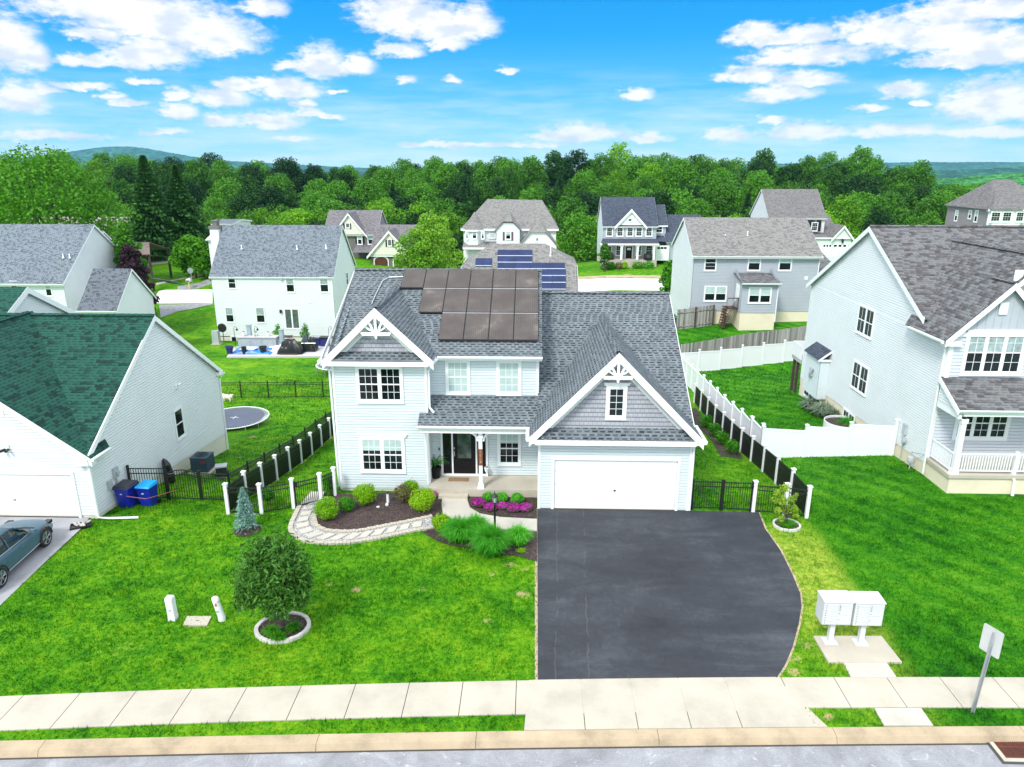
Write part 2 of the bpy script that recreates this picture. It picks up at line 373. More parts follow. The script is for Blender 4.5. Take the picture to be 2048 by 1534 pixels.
def mconcrete(name, col, scale=1.5, rough=.85, var=.1):
    m, t, b, _ = newmat(name)
    p = t.node('ShaderNodeNewGeometry').outputs['Position']
    n = t.noise(p, scale*.5, 5, .6); f = t.noise(p, 45., 3, .7)
    k = t.math('ADD', t.math('MULTIPLY', n, .75), t.math('MULTIPLY', f, .3))
    c = t.ramp(k, [(.3, [x*(1-var*1.6) for x in col]), (.52, col), (.75, [min(1, x*(1+var)) for x in col])])
    t.l.new(c, b.inputs['Base Color']); b.inputs['Roughness'].default_value = rough
    bp = t.node('ShaderNodeBump', {'Strength': .25, 'Distance': .01, 'Height': f}); t.l.new(bp.outputs[0], b.inputs['Normal'])
    MATS[name] = m; return m

M_SIDE = mplain('pale_blue_white_vinyl', (.65, .725, .75), .55, .03, .8)
M_SIDE2 = mplain('white_vinyl', (.75, .785, .81), .55, .03, .8)
M_SIDEG = mplain('grey_vinyl', (.44, .475, .53), .6, .04, .8)
M_SIDEB = mplain('blue_grey_vinyl', (.42, .47, .54), .6, .04, .8)
M_SIDED = mplain('dark_taupe_vinyl', (.17, .16, .155), .6, .05, .8)
M_SIDEY = mplain('cream_panel', (.78, .76, .67), .6, .03, .8)
M_SIDET = mplain('taupe_vinyl', (.30, .27, .28), .6, .05, .8)
M_TRIM = mplain('white_trim', (.84, .87, .88), .4, .02, 1.)
M_WHITE = mplain('white_pvc', (.80, .81, .85), .35, .02, 1.)
M_SHAKE = mshake('grey_shake_panel', (.42, .43, .48))
M_ROOF = mshingle('charcoal_shingle', (.20, .23, .25), (.105, .125, .14), (.014, .018, .024), .95)
M_ROOFB = mshingle('blue_grey_shingle', (.20, .235, .27), (.065, .08, .10), (.03, .035, .05), .6, .75, cell=.22)
M_ROOFG = mshingle('green_shingle', (.018, .085, .062), (.005, .020, .020), (.005, .008, .012), .8, 1.0, cell=.28, band=.3)
M_ROOFT = mshingle('weathered_taupe_shingle', (.25, .245, .235), (.12, .118, .115), (.06, .055, .055), .5, .8, cell=.25)
M_ROOFR = mshingle('grey_brown_shingle', (.165, .17, .175), (.042, .045, .052), (.018, .018, .022), .6, 1.0, cell=.3, band=.3, tint=(.085, .07, .07))
M_ROOFD = mshingle('dark_slate_shingle', (.075, .09, .125), (.032, .04, .058), (.015, .02, .03), .5, .7)
M_GLASS = mplain('window_glass', (.010, .018, .020), .06, .5, 1.2, spec=.4)
M_BLIND = mplain('window_blind', (.47, .60, .58), .3, .1, 3.)
M_CURT = mplain('window_curtain', (.34, .43, .44), .3, .25, 6.)
M_BLACK = mplain('black_metal', (.012, .012, .014), .4, .1, 3.)
M_BLKPAINT = mplain('black_paint', (.008, .007, .008), .45, .1, 3., spec=.25)
M_FOUND = mconcrete('cream_foundation', (.68, .65, .55))
M_PARGE = mconcrete('beige_parging', (.74, .66, .50))
M_CONC = mconcrete('pale_concrete', (.46, .42, .345), 1.6, var=.16)
M_WALKC = mconcrete('bright_concrete', (.50, .47, .41), 1.6, var=.12)
M_KERB = mconcrete('tan_kerb_concrete', (.42, .33, .22), 2.2, var=.3)
M_PATIO = mconcrete('patio_concrete', (.50, .48, .50))
M_DARKGAP = mplain('joint_dark', (.06, .055, .05), .9)
M_BARK = mplain('bark', (.07, .05, .04), .9, .3, 8., bump=.6)
M_METAL = mplain('galvanised_steel', (.50, .54, .56), .35, .12, 5., metal=.6)
M_GREYBOX = mplain('grey_utility_paint', (.42, .46, .48), .5, .1, 5.)
M_COPPER = mplain('plain_mid_grey', (.2, .2, .2), .5)  # one even mid grey, assigned to no mesh
# ================================================================== THE SETTING
def P2(p): return (p[0], p[1])
def GZ(l, z=0.): return [P2(PZ(x, y, z)) for x, y in l]
def mgrass(name, blades=False):
    m, t, b, out = newmat(name)
    p = t.node('ShaderNodeNewGeometry').outputs['Position']; s = t.node('ShaderNodeSeparateXYZ', {0: p}); x, y = s.outputs[0], s.outputs[1]
    pf = t.node('ShaderNodeVectorMath', {0: p, 1: (1., 1., .05)}, operation='MULTIPLY').outputs[0]
    n1 = t.noise(pf, .22, 4, .6); n2 = t.noise(pf, 1.6, 4, .65); n3 = t.noise(pf, 5.5, 4, .75); n4 = t.noise(pf, 26., 3, .75)
    k = t.math('ADD', t.math('ADD', t.math('MULTIPLY', n1, .26), t.math('MULTIPLY', n2, .26)), t.math('ADD', t.math('MULTIPLY', n3, .30), t.math('MULTIPLY', n4, .28)))
    col = t.ramp(k, [(.43, (.007, .05, .002)), (.50, (.030, .165, .003)), (.56, (.080, .26, .004)), (.635, (.19, .36, .01)), (.74, (.38, .46, .06))])
    # darker, cooler lawn right of the property line, with mowing stripes
    st = t.math('SINE', t.math('MULTIPLY', t.math('ADD', x, t.math('MULTIPLY', y, .75)), 4.4))
    colr = t.ramp(t.math('ADD', k, t.math('MULTIPLY', st, .022)), [(.44, (.005, .055, .002)), (.52, (.020, .15, .003)), (.60, (.06, .24, .005)), (.72, (.16, .33, .02))])
    edge = t.math('ADD', x, t.math('MULTIPLY', t.math('SUBTRACT', t.math('ADD', n2, n3), 1.), 1.1))
    line = t.math('SUBTRACT', edge, t.math('MULTIPLY_ADD', t.math('SUBTRACT', y, 16.5), .04, 10.35))
    isr = t.node('ShaderNodeMapRange', {0: line, 1: -.2, 2: .3, 3: 0., 4: 1.}).outputs[0]
    isr = t.math('MULTIPLY', isr, t.math('LESS_THAN', y, 85.))
    col = t.mix(isr, col, colr)
    # dry yellowed strip beside the asphalt driveway
    a = t.node('ShaderNodeMapRange', {0: x, 1: 7.4, 2: 8.9, 3: 0., 4: 1.}).outputs[0]
    c = t.node('ShaderNodeMapRange', {0: y, 1: 25.4, 2: 23.5, 3: 0., 4: 1.}).outputs[0]
    d = t.node('ShaderNodeMapRange', {0: y, 1: 16.2, 2: 18.6, 3: .25, 4: 1.}).outputs[0]
    dry = t.math('MULTIPLY', t.math('MULTIPLY', a, t.math('SUBTRACT', 1., isr)), t.math('MULTIPLY', c, d))
    dry = t.math('MULTIPLY', dry, t.node('ShaderNodeMapRange', {0: t.math('ADD', t.math('MULTIPLY', n2, .6), t.math('MULTIPLY', n3, .4)), 1: .3, 2: .6, 3: 0., 4: 1.}).outputs[0])
    col = t.mix(t.math('MULTIPLY', dry, .85), col, t.ramp(n3, [(.3, (.20, .36, .02)), (.7, (.50, .50, .09))]))
    # thin, worn and bare places
    spots = [(712,1180,.22,1),(1020,1130,.3,.7),(1045,1190,.3,.9),(985,1150,.2,.7),(975,1245,.25,.5),(660,1170,.2,.6),(1595,1437,.42,1.2),(1655,1437,.2,1),(1590,1320,.22,.8),(1612,1290,.3,.6),(1588,1345,.3,.8),(1600,1365,.3,.8),
             (505,874,.35,.9),(478,915,.3,.8),(470,900,.3,.5),(1050,1140,.25,.6),(845,1180,.35,.3),(1255,550,1.0,.8),(250,1300,.7,.25)]
    bare = None
    for (px, py, r, w) in spots:
        g_ = PG(px, py)
        dv = t.node('ShaderNodeVectorMath', {0: pf, 1: (g_.x, g_.y, 0.)}, operation='SUBTRACT').outputs[0]
        dv = t.node('ShaderNodeVectorMath', {0: dv, 1: (1, 1.25, 0)}, operation='MULTIPLY').outputs[0]
        ln = t.node('ShaderNodeVectorMath', {0: dv}, operation='LENGTH').outputs[1]
        v_ = t.math('MULTIPLY', t.math('SUBTRACT', 1., t.math('DIVIDE', ln, r*1.25)), w*1.3)
        bare = v_ if bare is None else t.math('MAXIMUM', bare, v_)
    bm = t.node('ShaderNodeMapRange', {0: t.math('ADD', bare, t.math('MULTIPLY', t.math('SUBTRACT', t.math('ADD', t.math('MULTIPLY', n3, .5), t.math('MULTIPLY', n4, .5)), .5), 4.)), 1: .42, 2: .9, 3: 0., 4: .7}).outputs[0]
    col = t.mix(bm, col, t.mix(n2, (.50, .30, .15, 1), (.62, .52, .28, 1)))
    # forest floor beyond the gardens
    fl = t.node('ShaderNodeMapRange', {0: y, 1: 118., 2: 130., 3: 0., 4: 1.}).outputs[0]
    col = t.mix(fl, col, (.012, .05, .008, 1))
    t.l.new(col, b.inputs['Base Color']); b.inputs['Roughness'].default_value = .8; b.inputs['Specular IOR Level'].default_value = .1
    if blades:
        tr = t.node('ShaderNodeBsdfTranslucent', {0: col}); mx = t.node('ShaderNodeMixShader', {0: .35, 1: b.outputs[0], 2: tr.outputs[0]}); t.l.new(mx.outputs[0], out.inputs[0])
    else:
        bp = t.node('ShaderNodeBump', {'Strength': .7, 'Distance': .05, 'Height': t.math('ADD', n4, n3)}); t.l.new(bp.outputs[0], b.inputs['Normal'])
    MATS[name] = m; return m
M_GRASS = mgrass('lawn_ground'); M_BLADE = mgrass('lawn_blades', True)

def masphalt():
    m, t, b, _ = newmat('sealed_asphalt')
    p = t.node('ShaderNodeNewGeometry').outputs['Position']; s = t.node('ShaderNodeSeparateXYZ', {0: p})
    st = t.node('ShaderNodeVectorMath', {0: p, 1: (.35, 1., 1.)}, operation='MULTIPLY').outputs[0]
    n = t.noise(st, .8, 5, .6, dist=1.4); f = t.noise(p, 70., 3, .7); n2 = t.noise(p, .35, 3)
    n5 = t.noise(p, 2.6, 6, .7, dist=1.6)
    k = t.math('ADD', t.math('ADD', t.math('MULTIPLY', n, .32), t.math('MULTIPLY', n2, .3)), t.math('ADD', t.math('MULTIPLY', n5, .22), t.math('MULTIPLY', f, .22)))
    c = t.ramp(k, [(.38, (.017, .018, .023)), (.53, (.034, .037, .046)), (.62, (.060, .067, .078)), (.75, (.12, .125, .13))])
    # thin cracks
    for (a, b2, off) in ((.055, 16.5, 1.55), (.035, 18., .75), (-.08, 23, 4.6)):
        w = t.noise(p, .9, 3); xx = t.math('ADD', s.outputs[0], t.math('MULTIPLY', t.math('SUBTRACT', w, .5), .35))
        d = t.math('ABSOLUTE', t.math('SUBTRACT', xx, t.math('MULTIPLY_ADD', t.math('SUBTRACT', s.outputs[1], b2), a, off)))
        ck = t.math('MULTIPLY', t.math('LESS_THAN', d, .014), t.math('GREATER_THAN', t.noise(p, .6, 2), .46))
        c = t.mix(t.math('MULTIPLY', ck, .28), c, (.17, .15, .12, 1) if off < 4 else (.015, .015, .018, 1))
    t.l.new(c, b.inputs['Base Color']); b.inputs['Roughness'].default_value = .62; b.inputs['Specular IOR Level'].default_value = .35
    bp = t.node('ShaderNodeBump', {'Strength': .3, 'Distance': .008, 'Height': f}); t.l.new(bp.outputs[0], b.inputs['Normal'])
    return m
M_ASPH = masphalt()
def mroad():
    m, t, b, _ = newmat('grey_road_asphalt')
    p = t.node('ShaderNodeNewGeometry').outputs['Position']
    n = t.noise(p, 1.1, 5, .65, dist=1.); f = t.noise(p, 55., 4, .8)
    c = t.ramp(t.math('ADD', t.math('MULTIPLY', n, .4), t.math('MULTIPLY', f, .6)), [(.36, (.16, .16, .17)), (.52, (.29, .295, .32)), (.68, (.47, .475, .49))])
    w = t.node('ShaderNodeMapRange', {0: t.noise(p, 1.6, 5, .7, dist=2.5), 1: .60, 2: .68, 3: 0., 4: .55}).outputs[0]
    c = t.mix(w, c, (.66, .66, .68, 1))
    t.l.new(c, b.inputs['Base Color']); b.inputs['Roughness'].default_value = .85
    bp = t.node('ShaderNodeBump', {'Strength': .5, 'Distance': .01, 'Height': f}); t.l.new(bp.outputs[0], b.inputs['Normal'])
    return m
M_ROAD = mroad()
M_ROADB = mconcrete('pale_far_road', (.80, .78, .76), .3)
def mmulch(name, c1, c2):
    m, t, b, _ = newmat(name)
    p = t.node('ShaderNodeNewGeometry').outputs['Position']
    vv = t.node('ShaderNodeTexVoronoi', {'Vector': t.node('ShaderNodeVectorMath', {0: p, 1: (1., 1.6, 1.)}, operation='MULTIPLY').outputs[0], 'Scale': 26.})
    c = t.ramp(t.math('ADD', t.math('MULTIPLY', t.node('ShaderNodeSeparateXYZ', {0: vv.outputs['Color']}).outputs[0], .8), t.math('MULTIPLY', t.noise(p, 2., 3), .3)), [(.2, c1), (.8, c2), (.97, [min(1, x*2.4) for x in c2])])
    t.l.new(c, b.inputs['Base Color']); b.inputs['Roughness'].default_value = .9
    bp = t.node('ShaderNodeBump', {'Strength': 1., 'Distance': .03, 'Height': vv.outputs[0]}); t.l.new(bp.outputs[0], b.inputs['Normal'])
    return m
M_MULCH = mmulch('dark_mulch', (.018, .012, .012), (.085, .055, .05))
M_GRAVEL = mmulch('grey_gravel', (.16, .16, .17), (.55, .54, .54))

def ground():
    def axis(a, b, s, far, g=1.25):
        v = list(np.arange(a, b+1e-6, s)); st = s; lo, hi = [], []
        x = a
        while x > -far: st *= g; x -= st; lo.append(x)
        st = s; x = b
        while x < far: st *= g; x += st; hi.append(x)
        return lo[::-1]+v+hi
    xs = axis(-70, 70, 1., 6800); ys = [y for y in axis(10, 125, 1., 6500, 1.18) if -60 < y < 7200]+[12.4+.16*k for k in range(16)]
    xs = sorted(set([round(x, 3) for x in xs]+[float(x) for x in range(-240, 260, 6) if abs(x) > 72])); ys = sorted(set([round(y, 3) for y in ys]+[float(y) for y in range(130, 460, 8)]+[13.7]))
    v = []; f = []
    kerbline = lambda x: 13.85+.0495*x-.0005*x*x
    for y in ys:
        for x in xs:
            v.append((x, y, hgt(x, y)-(.0 if y > max(12.6, min(14.9, kerbline(x)+.18)) or abs(x) > 60 else .24)))
    nx = len(xs)
    for j in range(len(ys)-1):
        for i in range(nx-1):
            a = j*nx+i; f.append((a, a+1, a+nx+1, a+nx))
    m = bpy.data.meshes.new('lawn'); m.from_pydata(v, [], f); m.materials.append(M_GRASS); auto_uv(m)
    tag(link('lawn_ground', m), kind='structure')
ground()
def sheet(name, poly, z, mat, th=.0, parent=None):
    mb = MB(); pts = [V((p[0], p[1], (p[2] if len(p) > 2 else 0)+z)) for p in poly]
    if th: mb.slab(pts, th)
    else: mb.q(pts)
    o = mb.build(name, mat, parent)
    if parent is None: tag(o, kind='structure')
    return o
def strip(name, A, B, z, mat, th=0.):      # ribbon between two polylines, following the ground
    mb = MB()
    A = [V((a[0], a[1], hgt(a[0], a[1])+z)) for a in A]; B = [V((a[0], a[1], hgt(a[0], a[1])+z)) for a in B]
    for i in range(len(A)-1):
        if th: mb.slab([A[i], A[i+1], B[i+1], B[i]], th)
        else: mb.q([A[i], A[i+1], B[i+1], B[i]])
    return tag(mb.build(name, mat), kind='structure')
def yb(x): return 15.96+.0566*x-.0013*x*x         # back edge of the sidewalk
def yf(x): return yb(x)-1.22+(.1 if x > 6 else 0)
def kb(x): return 14.19+.0495*x-.0005*x*x         # back and front of the kerb
def kf(x): return kb(x)-.34
def street():
    # sidewalk slabs with dark joints between
    mb = MB(); x = -17.4; k = 0
    while x < 24:
        w = 1.42
        sk = .0
        mb.slab([V((x, yf(x), .03)), V((x+w-.02, yf(x+w), .03)), V((x+w-.02, yb(x+w), .03)), V((x, yb(x), .03))], .12)
        x += w
    tag(mb.build('sidewalk', M_CONC), kind='structure')
    A = [(x, yb(x)-.02) for x in range(-18, 25)]; B = [(x, yf(x)+.02) for x in range(-18, 25)]
    strip('sidewalk_bed', B, A, .012, M_DARKGAP)
    mb = MB(); j = [-24, -15, -11.6, -5.1, -1.3, 3.1, 7.4, 12.0, 16, 24]
    for a, b in zip(j, j[1:]):
        n = max(1, int((b-a)/1.5))
        for i in range(n):
            x0 = a+(b-a)*i/n+(.012 if i == 0 else 0); x1 = a+(b-a)*(i+1)/n
            top = [V((x0, kf(x0)+.05, -.0)), V((x1, kf(x1)+.05, -.0)), V((x1, kb(x1), .02)), V((x0, kb(x0), .02))]
            bot = [V((x0, kf(x0)-.03, -.17)), V((x1, kf(x1)-.03, -.17)), V((x1, kb(x1), -.17)), V((x0, kb(x0), -.17))]
            mb.shell(top, bot)
    tag(mb.build('kerb', M_KERB), kind='structure')
    A = [(x, kf(x)+.1) for x in range(-60, 61, 2)]
    mb = MB()
    for (xa, ya), (xc, yc) in zip(A, A[1:]): mb.q([(xa, ya-14, -.15), (xc, yc-14, -.15), (xc, yc, -.15), (xa, ya, -.15)])
    tag(mb.build('road', M_ROAD), kind='structure')
    # tar line along the kerb
    mb = MB()
    for x in range(-20, 20): mb.q([(x, kf(x)-.075, -.146), (x+1, kf(x+1)-.075, -.146), (x+1, kf(x+1)-.025, -.146), (x, kf(x)-.025, -.146)])
    tag(mb.build('road_edge_tar', M_DARKGAP), kind='structure')
    # apron between driveway and kerb, laid in slabs
    xs_ = [-.05, 1.35, 2.65, 3.95, 5.2, 6.75]
    mb = MB(); e = [(-.15, 6.95), (.08, 6.55)]
    for i in range(5):
        a, b = xs_[i]+.01, xs_[i+1]-.01; a2, b2 = a-(.1 if i == 0 else 0), b+(.55 if i == 4 else 0)
        if i == 4: b -= .15
        mb.slab([V((a2, kb(a2)+.01, .036)), V((b2, kb(b2)+.01, .036)), V((b, yb(b)+.01, .036)), V((a, yb(a)+.01, .036))], .1)
    tag(mb.build('driveway_apron', M_CONC), kind='structure')
street()
DRIVE = GZ([(1073,1017),(1502,1017),(1530,1058),(1560,1100),(1585,1150),(1600,1187),(1603,1212),(1598,1245),(1585,1295),(1570,1330),(1553,1357)])+[(.2, 15.98)]
DRIVE[0] = (.22, 26.1); DRIVE[1] = (9.0, 25.95)
sheet('driveway_edge', [(.12, 16), (.12, 26.1)]+[(x+.07, y) for x, y in DRIVE[1:-1]], .008, M_KERB)
sheet('driveway', DRIVE, .016, M_ASPH)
LEFTDRIVE = [(-30, 24.75), (-17.3, 24.75), PZ(165,1055)[:2], PZ(90,1125)[:2], PZ(0,1212)[:2], (-17, 17.5), (-30, 17.0)]
M_LDR = mconcrete('worn_grey_driveway', (.33, .33, .35), 2., var=.15)
sheet('neighbor_driveway', LEFTDRIVE, .014, M_LDR)
# front walk, beds and stepping stone path
WALK = GZ([(887,984),(936,984),(934,1000),(940,1017),(960,1029),(1000,1036),(1074,1040),(1074,1063),(1010,1060),(950,1052),(905,1040),(886,1028),(883,1010)])
sheet('front_walk', WALK, .05, M_WALKC, .1)
BED1 = GZ([(662,990),(872,984),(885,984),(881,1010),(884,1030),(862,1034),(800,1047),(740,1059),(690,1064),(650,1062),(632,1052),(628,1038),(640,1010)])
sheet('mulch_bed', BED1, .035, M_MULCH)
BED2 = GZ([(936,985),(1072,985),(1074,1038),(1000,1034),(960,1027),(941,1015),(935,1000)])
sheet('mulch_bed', BED2, .036, M_MULCH)
BED3 = GZ([(845,1066),(868,1054),(862,1035),(884,1029),(950,1053),(1010,1061),(1074,1064),(1074,1124),(1040,1113),(1000,1110),(962,1100),(940,1098),(900,1092),(872,1082)])
sheet('mulch_bed', BED3, .03, M_MULCH)
OUT = GZ([(600,1012),(584,1045),(580,1060),(590,1074),(612,1084),(650,1088),(700,1087),(760,1077),(820,1064),(868,1056)])
INN = GZ([(640,1010),(628,1037),(632,1052),(641,1058),(655,1063),(690,1065),(720,1063),(765,1054),(812,1045),(864,1034)])
def path():
    n = len(OUT); mb = MB()
    for i in range(n-1): mb.q([(*OUT[i], .02), (*OUT[i+1], .02), (*INN[i+1], .02), (*INN[i], .02)])
    tag(mb.build('gravel_path', M_GRAVEL), kind='structure')
    def resample(L, k):
        d = [0]; 
        for a, b in zip(L, L[1:]): d.append(d[-1]+math.dist(a, b))
        o = []
        for i in range(k):
            t = d[-1]*i/(k-1); j = max(0, min(len(L)-2, int(np.searchsorted(d, t))-1)); f = (t-d[j])/max(1e-6, d[j+1]-d[j]); o.append((L[j][0]+(L[j+1][0]-L[j][0])*f, L[j][1]+(L[j+1][1]-L[j][1])*f))
        return o
    O = resample(OUT, 60); I = resample(INN, 60)
    mb = MB()
    for L, sgn in ((O, 1), (I, -1)):      # edging blocks, each a little different
        for i in range(len(L)-1):
            a, b = V((*L[i], 0)), V((*L[i+1], 0)); d = (b-a).normalized(); nn = V((d.y, -d.x, 0))*sgn*-.085
            a2 = a+d*.012; mb.slab([p+V((0, 0, .075+.01*math.sin(i*2.3))) for p in ((a2-nn, b-nn, b+nn, a2+nn) if sgn < 0 else (a2+nn, b+nn, b-nn, a2-nn))], .09)
    tag(mb.build('path_edging', M_CONC), kind='structure')
    mb = MB(); R = random.Random(3)
    for i in range(2, 58, 4):
        c0 = V((*O[i], 0)).lerp(V((*I[i], 0)), .26); c1 = V((*O[i], 0)).lerp(V((*I[i], 0)), .74)
        d = (V((*O[i+1], 0))-V((*O[i-1], 0))).normalized()*.17
        mb.slab([p+V((0, 0, .06)) for p in (c0-d, c0+d, c1+d, c1-d)], .05)
    tag(mb.build('stepping_stones', M_WALKC), kind='structure')
    sheet('gate_slab', GZ([(601,1010),(640,1008),(650,985),(622,985)]), .05, M_WALKC, .06)
path()
# mail pad and the short walks beside it
PAD = [PZ(1626,1275), PZ(1762,1275), PZ(1804,1328), PZ(1657,1328)]
sheet('mailbox_pad', PAD, .06, M_CONC, .1)
P3 = [PZ(1687,1328), PZ(1773,1328), PZ(1793,1357), PZ(1702,1357)]
sheet('pad_walk', P3, .045, M_WALKC, .08)
P4 = [PZ(1748,1418), PZ(1842,1418), PZ(1866,1453), PZ(1768,1453)]
sheet('kerb_walk', [(p.x, max(p.y, kb(p.x)+.005)) for p in P4], .035, M_WALKC, .08)
# streets behind the gardens
def road_strip(name, pts_a, pts_b, z, mat): return strip(name, pts_a, pts_b, z, mat)
def PGs(l): return [P2(PG(*p)) for p in l]
def dense(L, n=24):
    o = []
    for i in range(n+1):
        t = i/n*(len(L)-1); j = min(int(t), len(L)-2); f = t-j; o.append((L[j][0]*(1-f)+L[j+1][0]*f, L[j][1]*(1-f)+L[j+1][1]*f))
    return o
strip('back_road', dense(PGs([(900,588),(1140,586),(1345,582)])), dense(PGs([(900,566),(1140,562),(1330,559)])), .03, M_ROADB)
strip('back_kerb', dense(PGs([(1140,561),(1330,558)])), dense(PGs([(1140,557),(1328,554)])), .12, M_KERB, .14)
strip('left_back_road', dense(PGs([(300,609),(330,609),(425,607)])), dense(PGs([(318,584),(330,582),(425,581)])), .04, M_ROADB)
strip('left_side_road', dense(PGs([(322,637),(355,625),(425,609)])), dense(PGs([(318,611),(355,610),(425,607)])), .05, M_ROAD)
strip('left_back_street', dense(PGs([(355,581),(395,578),(430,566)])), dense(PGs([(355,574),(398,566),(430,556)])), .03, M_ROAD)
strip('left_back_sidewalk', dense(PGs([(312,572),(350,564),(395,555),(425,546)])), dense(PGs([(312,567),(350,560),(395,551),(425,542)])), .05, M_WALKC)
strip('park_path', dense(PGs([(296,531),(345,526)])), dense(PGs([(296,527),(345,521)])), .05, M_WALKC)
strip('blue_house_walk', dense(PGs([(1252,530),(1266,534),(1310,534)])), dense(PGs([(1262,521),(1275,530),(1310,531)])), .06, M_WALKC)
strip('blue_house_drive', dense(PGs([(1322,556),(1336,555)])), dense(PGs([(1312,522),(1336,520)])), .05, M_ASPH)

# grass as short blades over the lawns: nobody could count it
def grass():
    R = np.random.RandomState(5)
    holes = [DRIVE, LEFTDRIVE, WALK, BED1, BED2, BED3, OUT+INN[::-1], [P2(p) for p in PAD], [P2(p) for p in P3], [P2(p) for p in P4],
             [(-8.2, 27.4), (.3, 27.4), (.3, 26), (6.3, 26), (6.3, 39), (-8.2, 39)], [(-40, 24.6), (-16.9, 24.6), (-16.9, 36.6), (-40, 36.6)], [(17.35, 27.5), (60, 27.5), (60, 45), (17.35, 45)]]
    V_, F_ = [], []
    def field(x0, x1, y0, y1, dens, L, Wd):
        n = int((x1-x0)*(y1-y0)*dens); xs = R.uniform(x0, x1, n); ys = R.uniform(y0, y1, n)
        keep = np.ones(n, bool)
        for k in range(n):
            x, y = xs[k], ys[k]
            if abs(x) > .77*y+2.5 or (yf(x)-.03 < y < yb(x)+.03) or y < kb(x)+.03: keep[k] = False; continue
            if y < 16 and -.15 < x < 6.9: keep[k] = False; continue
            for h_ in holes:
                if inside(h_, x, y): keep[k] = False; break
        xs, ys = xs[keep], ys[keep]; n = len(xs)
        z = np.array([hgt(a, b) for a, b in zip(xs, ys)]); z -= np.where(ys < 13.99, 0, 0)
        # clumps: shorter and taller patches
        cl = .75+.35*np.sin(xs*2.1+1.3*np.sin(ys*1.7))*np.sin(ys*2.6+xs*.7)+R.uniform(-.3, .5, n)
        th = R.uniform(0, 2*np.pi, n); ln = R.uniform(-1, 1, (n, 2))*.7*L
        hx = np.cos(th)*Wd; hy = np.sin(th)*Wd
        a = np.stack([xs-hx, ys-hy, z-.01], 1); b = np.stack([xs+hx, ys+hy, z-.01], 1); c = np.stack([xs+ln[:, 0], ys+ln[:, 1], z+L*cl], 1)
        V_.append(np.stack([a, b, c], 1).reshape(-1, 3))
    field(-17, 19, 13.3, 20, 230, .085, .018)
    field(-19, 22, 20, 27.5, 170, .085, .02)
    field(-17, 17.5, 27.5, 45, 70, .08, .025)
    field(-26, 26, 45, 62, 26, .11, .045)
    v = np.concatenate(V_); n = len(v)//3
    m = bpy.data.meshes.new('grass'); m.vertices.add(len(v)); m.vertices.foreach_set('co', v.astype(np.float32).ravel())
    m.loops.add(len(v)); m.loops.foreach_set('vertex_index', np.arange(len(v), dtype=np.int32)); m.polygons.add(n)
    m.polygons.foreach_set('loop_start', np.arange(0, len(v), 3, dtype=np.int32)); m.update(calc_edges=True); m.materials.append(M_BLADE)
    o = link('grass', m); tag(o, 'short bright green lawn grass growing over the front and side yards', 'grass', kind='stuff')
grass()
# ================================================================== HOUSE PARTS
def window(par, F, w, h, mull=1, cols=3, rows=2, trim=.1, blind=0., low=0., bmat=None, name='window', crown=False, two=True, M=None, glass=None, tm=None):
    """F = (lower left corner of the outer trim, direction along the wall). w,h = outer size"""
    tm = tm or M_TRIM
    fr = MB(M); n0 = .0
    fr.fbox(F, 0, w, n0, .045, 0, trim); fr.fbox(F, 0, w, n0, .045, h-trim, h)
    fr.fbox(F, 0, trim, n0, .042, trim, h-trim); fr.fbox(F, w-trim, w, n0, .042, trim, h-trim)
    if crown: fr.fbox(F, -.08, w+.08, n0, .06, h, h+.09); fr.fbox(F, -.12, w+.12, n0, .085, h+.09, h+.12); fr.fbox(F, w/2-.08, w/2+.08, n0, .075, h-.02, h+.115)
    fr.fbox(F, -.02, w+.02, n0, .06, -.03, 0.)
    iw = (w-2*trim-(mull-1)*.09)/mull; ih = h-2*trim
    pn, bl = [], []
    g = MB(M); b = MB(M)
    for k in range(mull):
        u0 = trim+k*(iw+.09)
        if k: fr.fbox(F, u0-.09, u0, n0, .042, trim, h-trim)
        fr.fbox(F, u0, u0+.035, n0, .034, trim, h-trim); fr.fbox(F, u0+iw-.035, u0+iw, n0, .034, trim, h-trim)
        fr.fbox(F, u0+.035, u0+iw-.035, n0, .034, trim, trim+.04); fr.fbox(F, u0+.035, u0+iw-.035, n0, .034, h-trim-.035, h-trim)
        z0, z1 = trim+.04, h-trim-.035; zm = (z0+z1)/2
        if two: fr.fbox(F, u0+.035, u0+iw-.035, n0, .038, zm-.025, zm+.025)
        a, c = u0+.035, u0+iw-.035
        if blind < 1: g.fbox(F, a, c, .0, .018, z0, z1)
        if blind > 0: b.fbox(F, a, c, .0, .021, (zm if blind <= .5 else z0)+(.5-blind)*(z1-zm)*2*(blind < .5), z1)
        if low > 0: b.fbox(F, a, c, .0, .021, z0, z0+(z1-z0)*low)
        mw = .009
        for (za, zb, rr) in (((z0, zm-.025, rows), (zm+.025, z1, rows)) if two else ((z0, z1, rows),)):
            for i in range(1, cols): x = a+(c-a)*i/cols; fr.fbox(F, x-mw, x+mw, n0, .027, za, zb)
            for i in range(1, rr): z = za+(zb-za)*i/rr; fr.fbox(F, a, c, n0, .0265, z-mw, z+mw)
    f = fr.build(name, tm, par)
    if g.v: g.build('pane', glass or M_GLASS, f)
    if b.v: b.build('blind', bmat or M_BLIND, f)
    return f
def gutter(par, pts, s=.13, M=None, name='gutter', mat=None):
    mb = MB(M); pts = [V(p) for p in pts]
    for a, b in zip(pts, pts[1:]):
        d = (b-a).normalized(); n = d.cross(V((0, 0, 1)))
        prof = [(0, -.01), (.0, -s), (s*.55, -s), (s*.9, -s*.45), (s*.9, -.01)]
        mb.shell([a+n*x+V((0, 0, z)) for x, z in prof][::-1], [b+n*x+V((0, 0, z)) for x, z in prof][::-1])
    return mb.build(name, mat or M_TRIM, par)
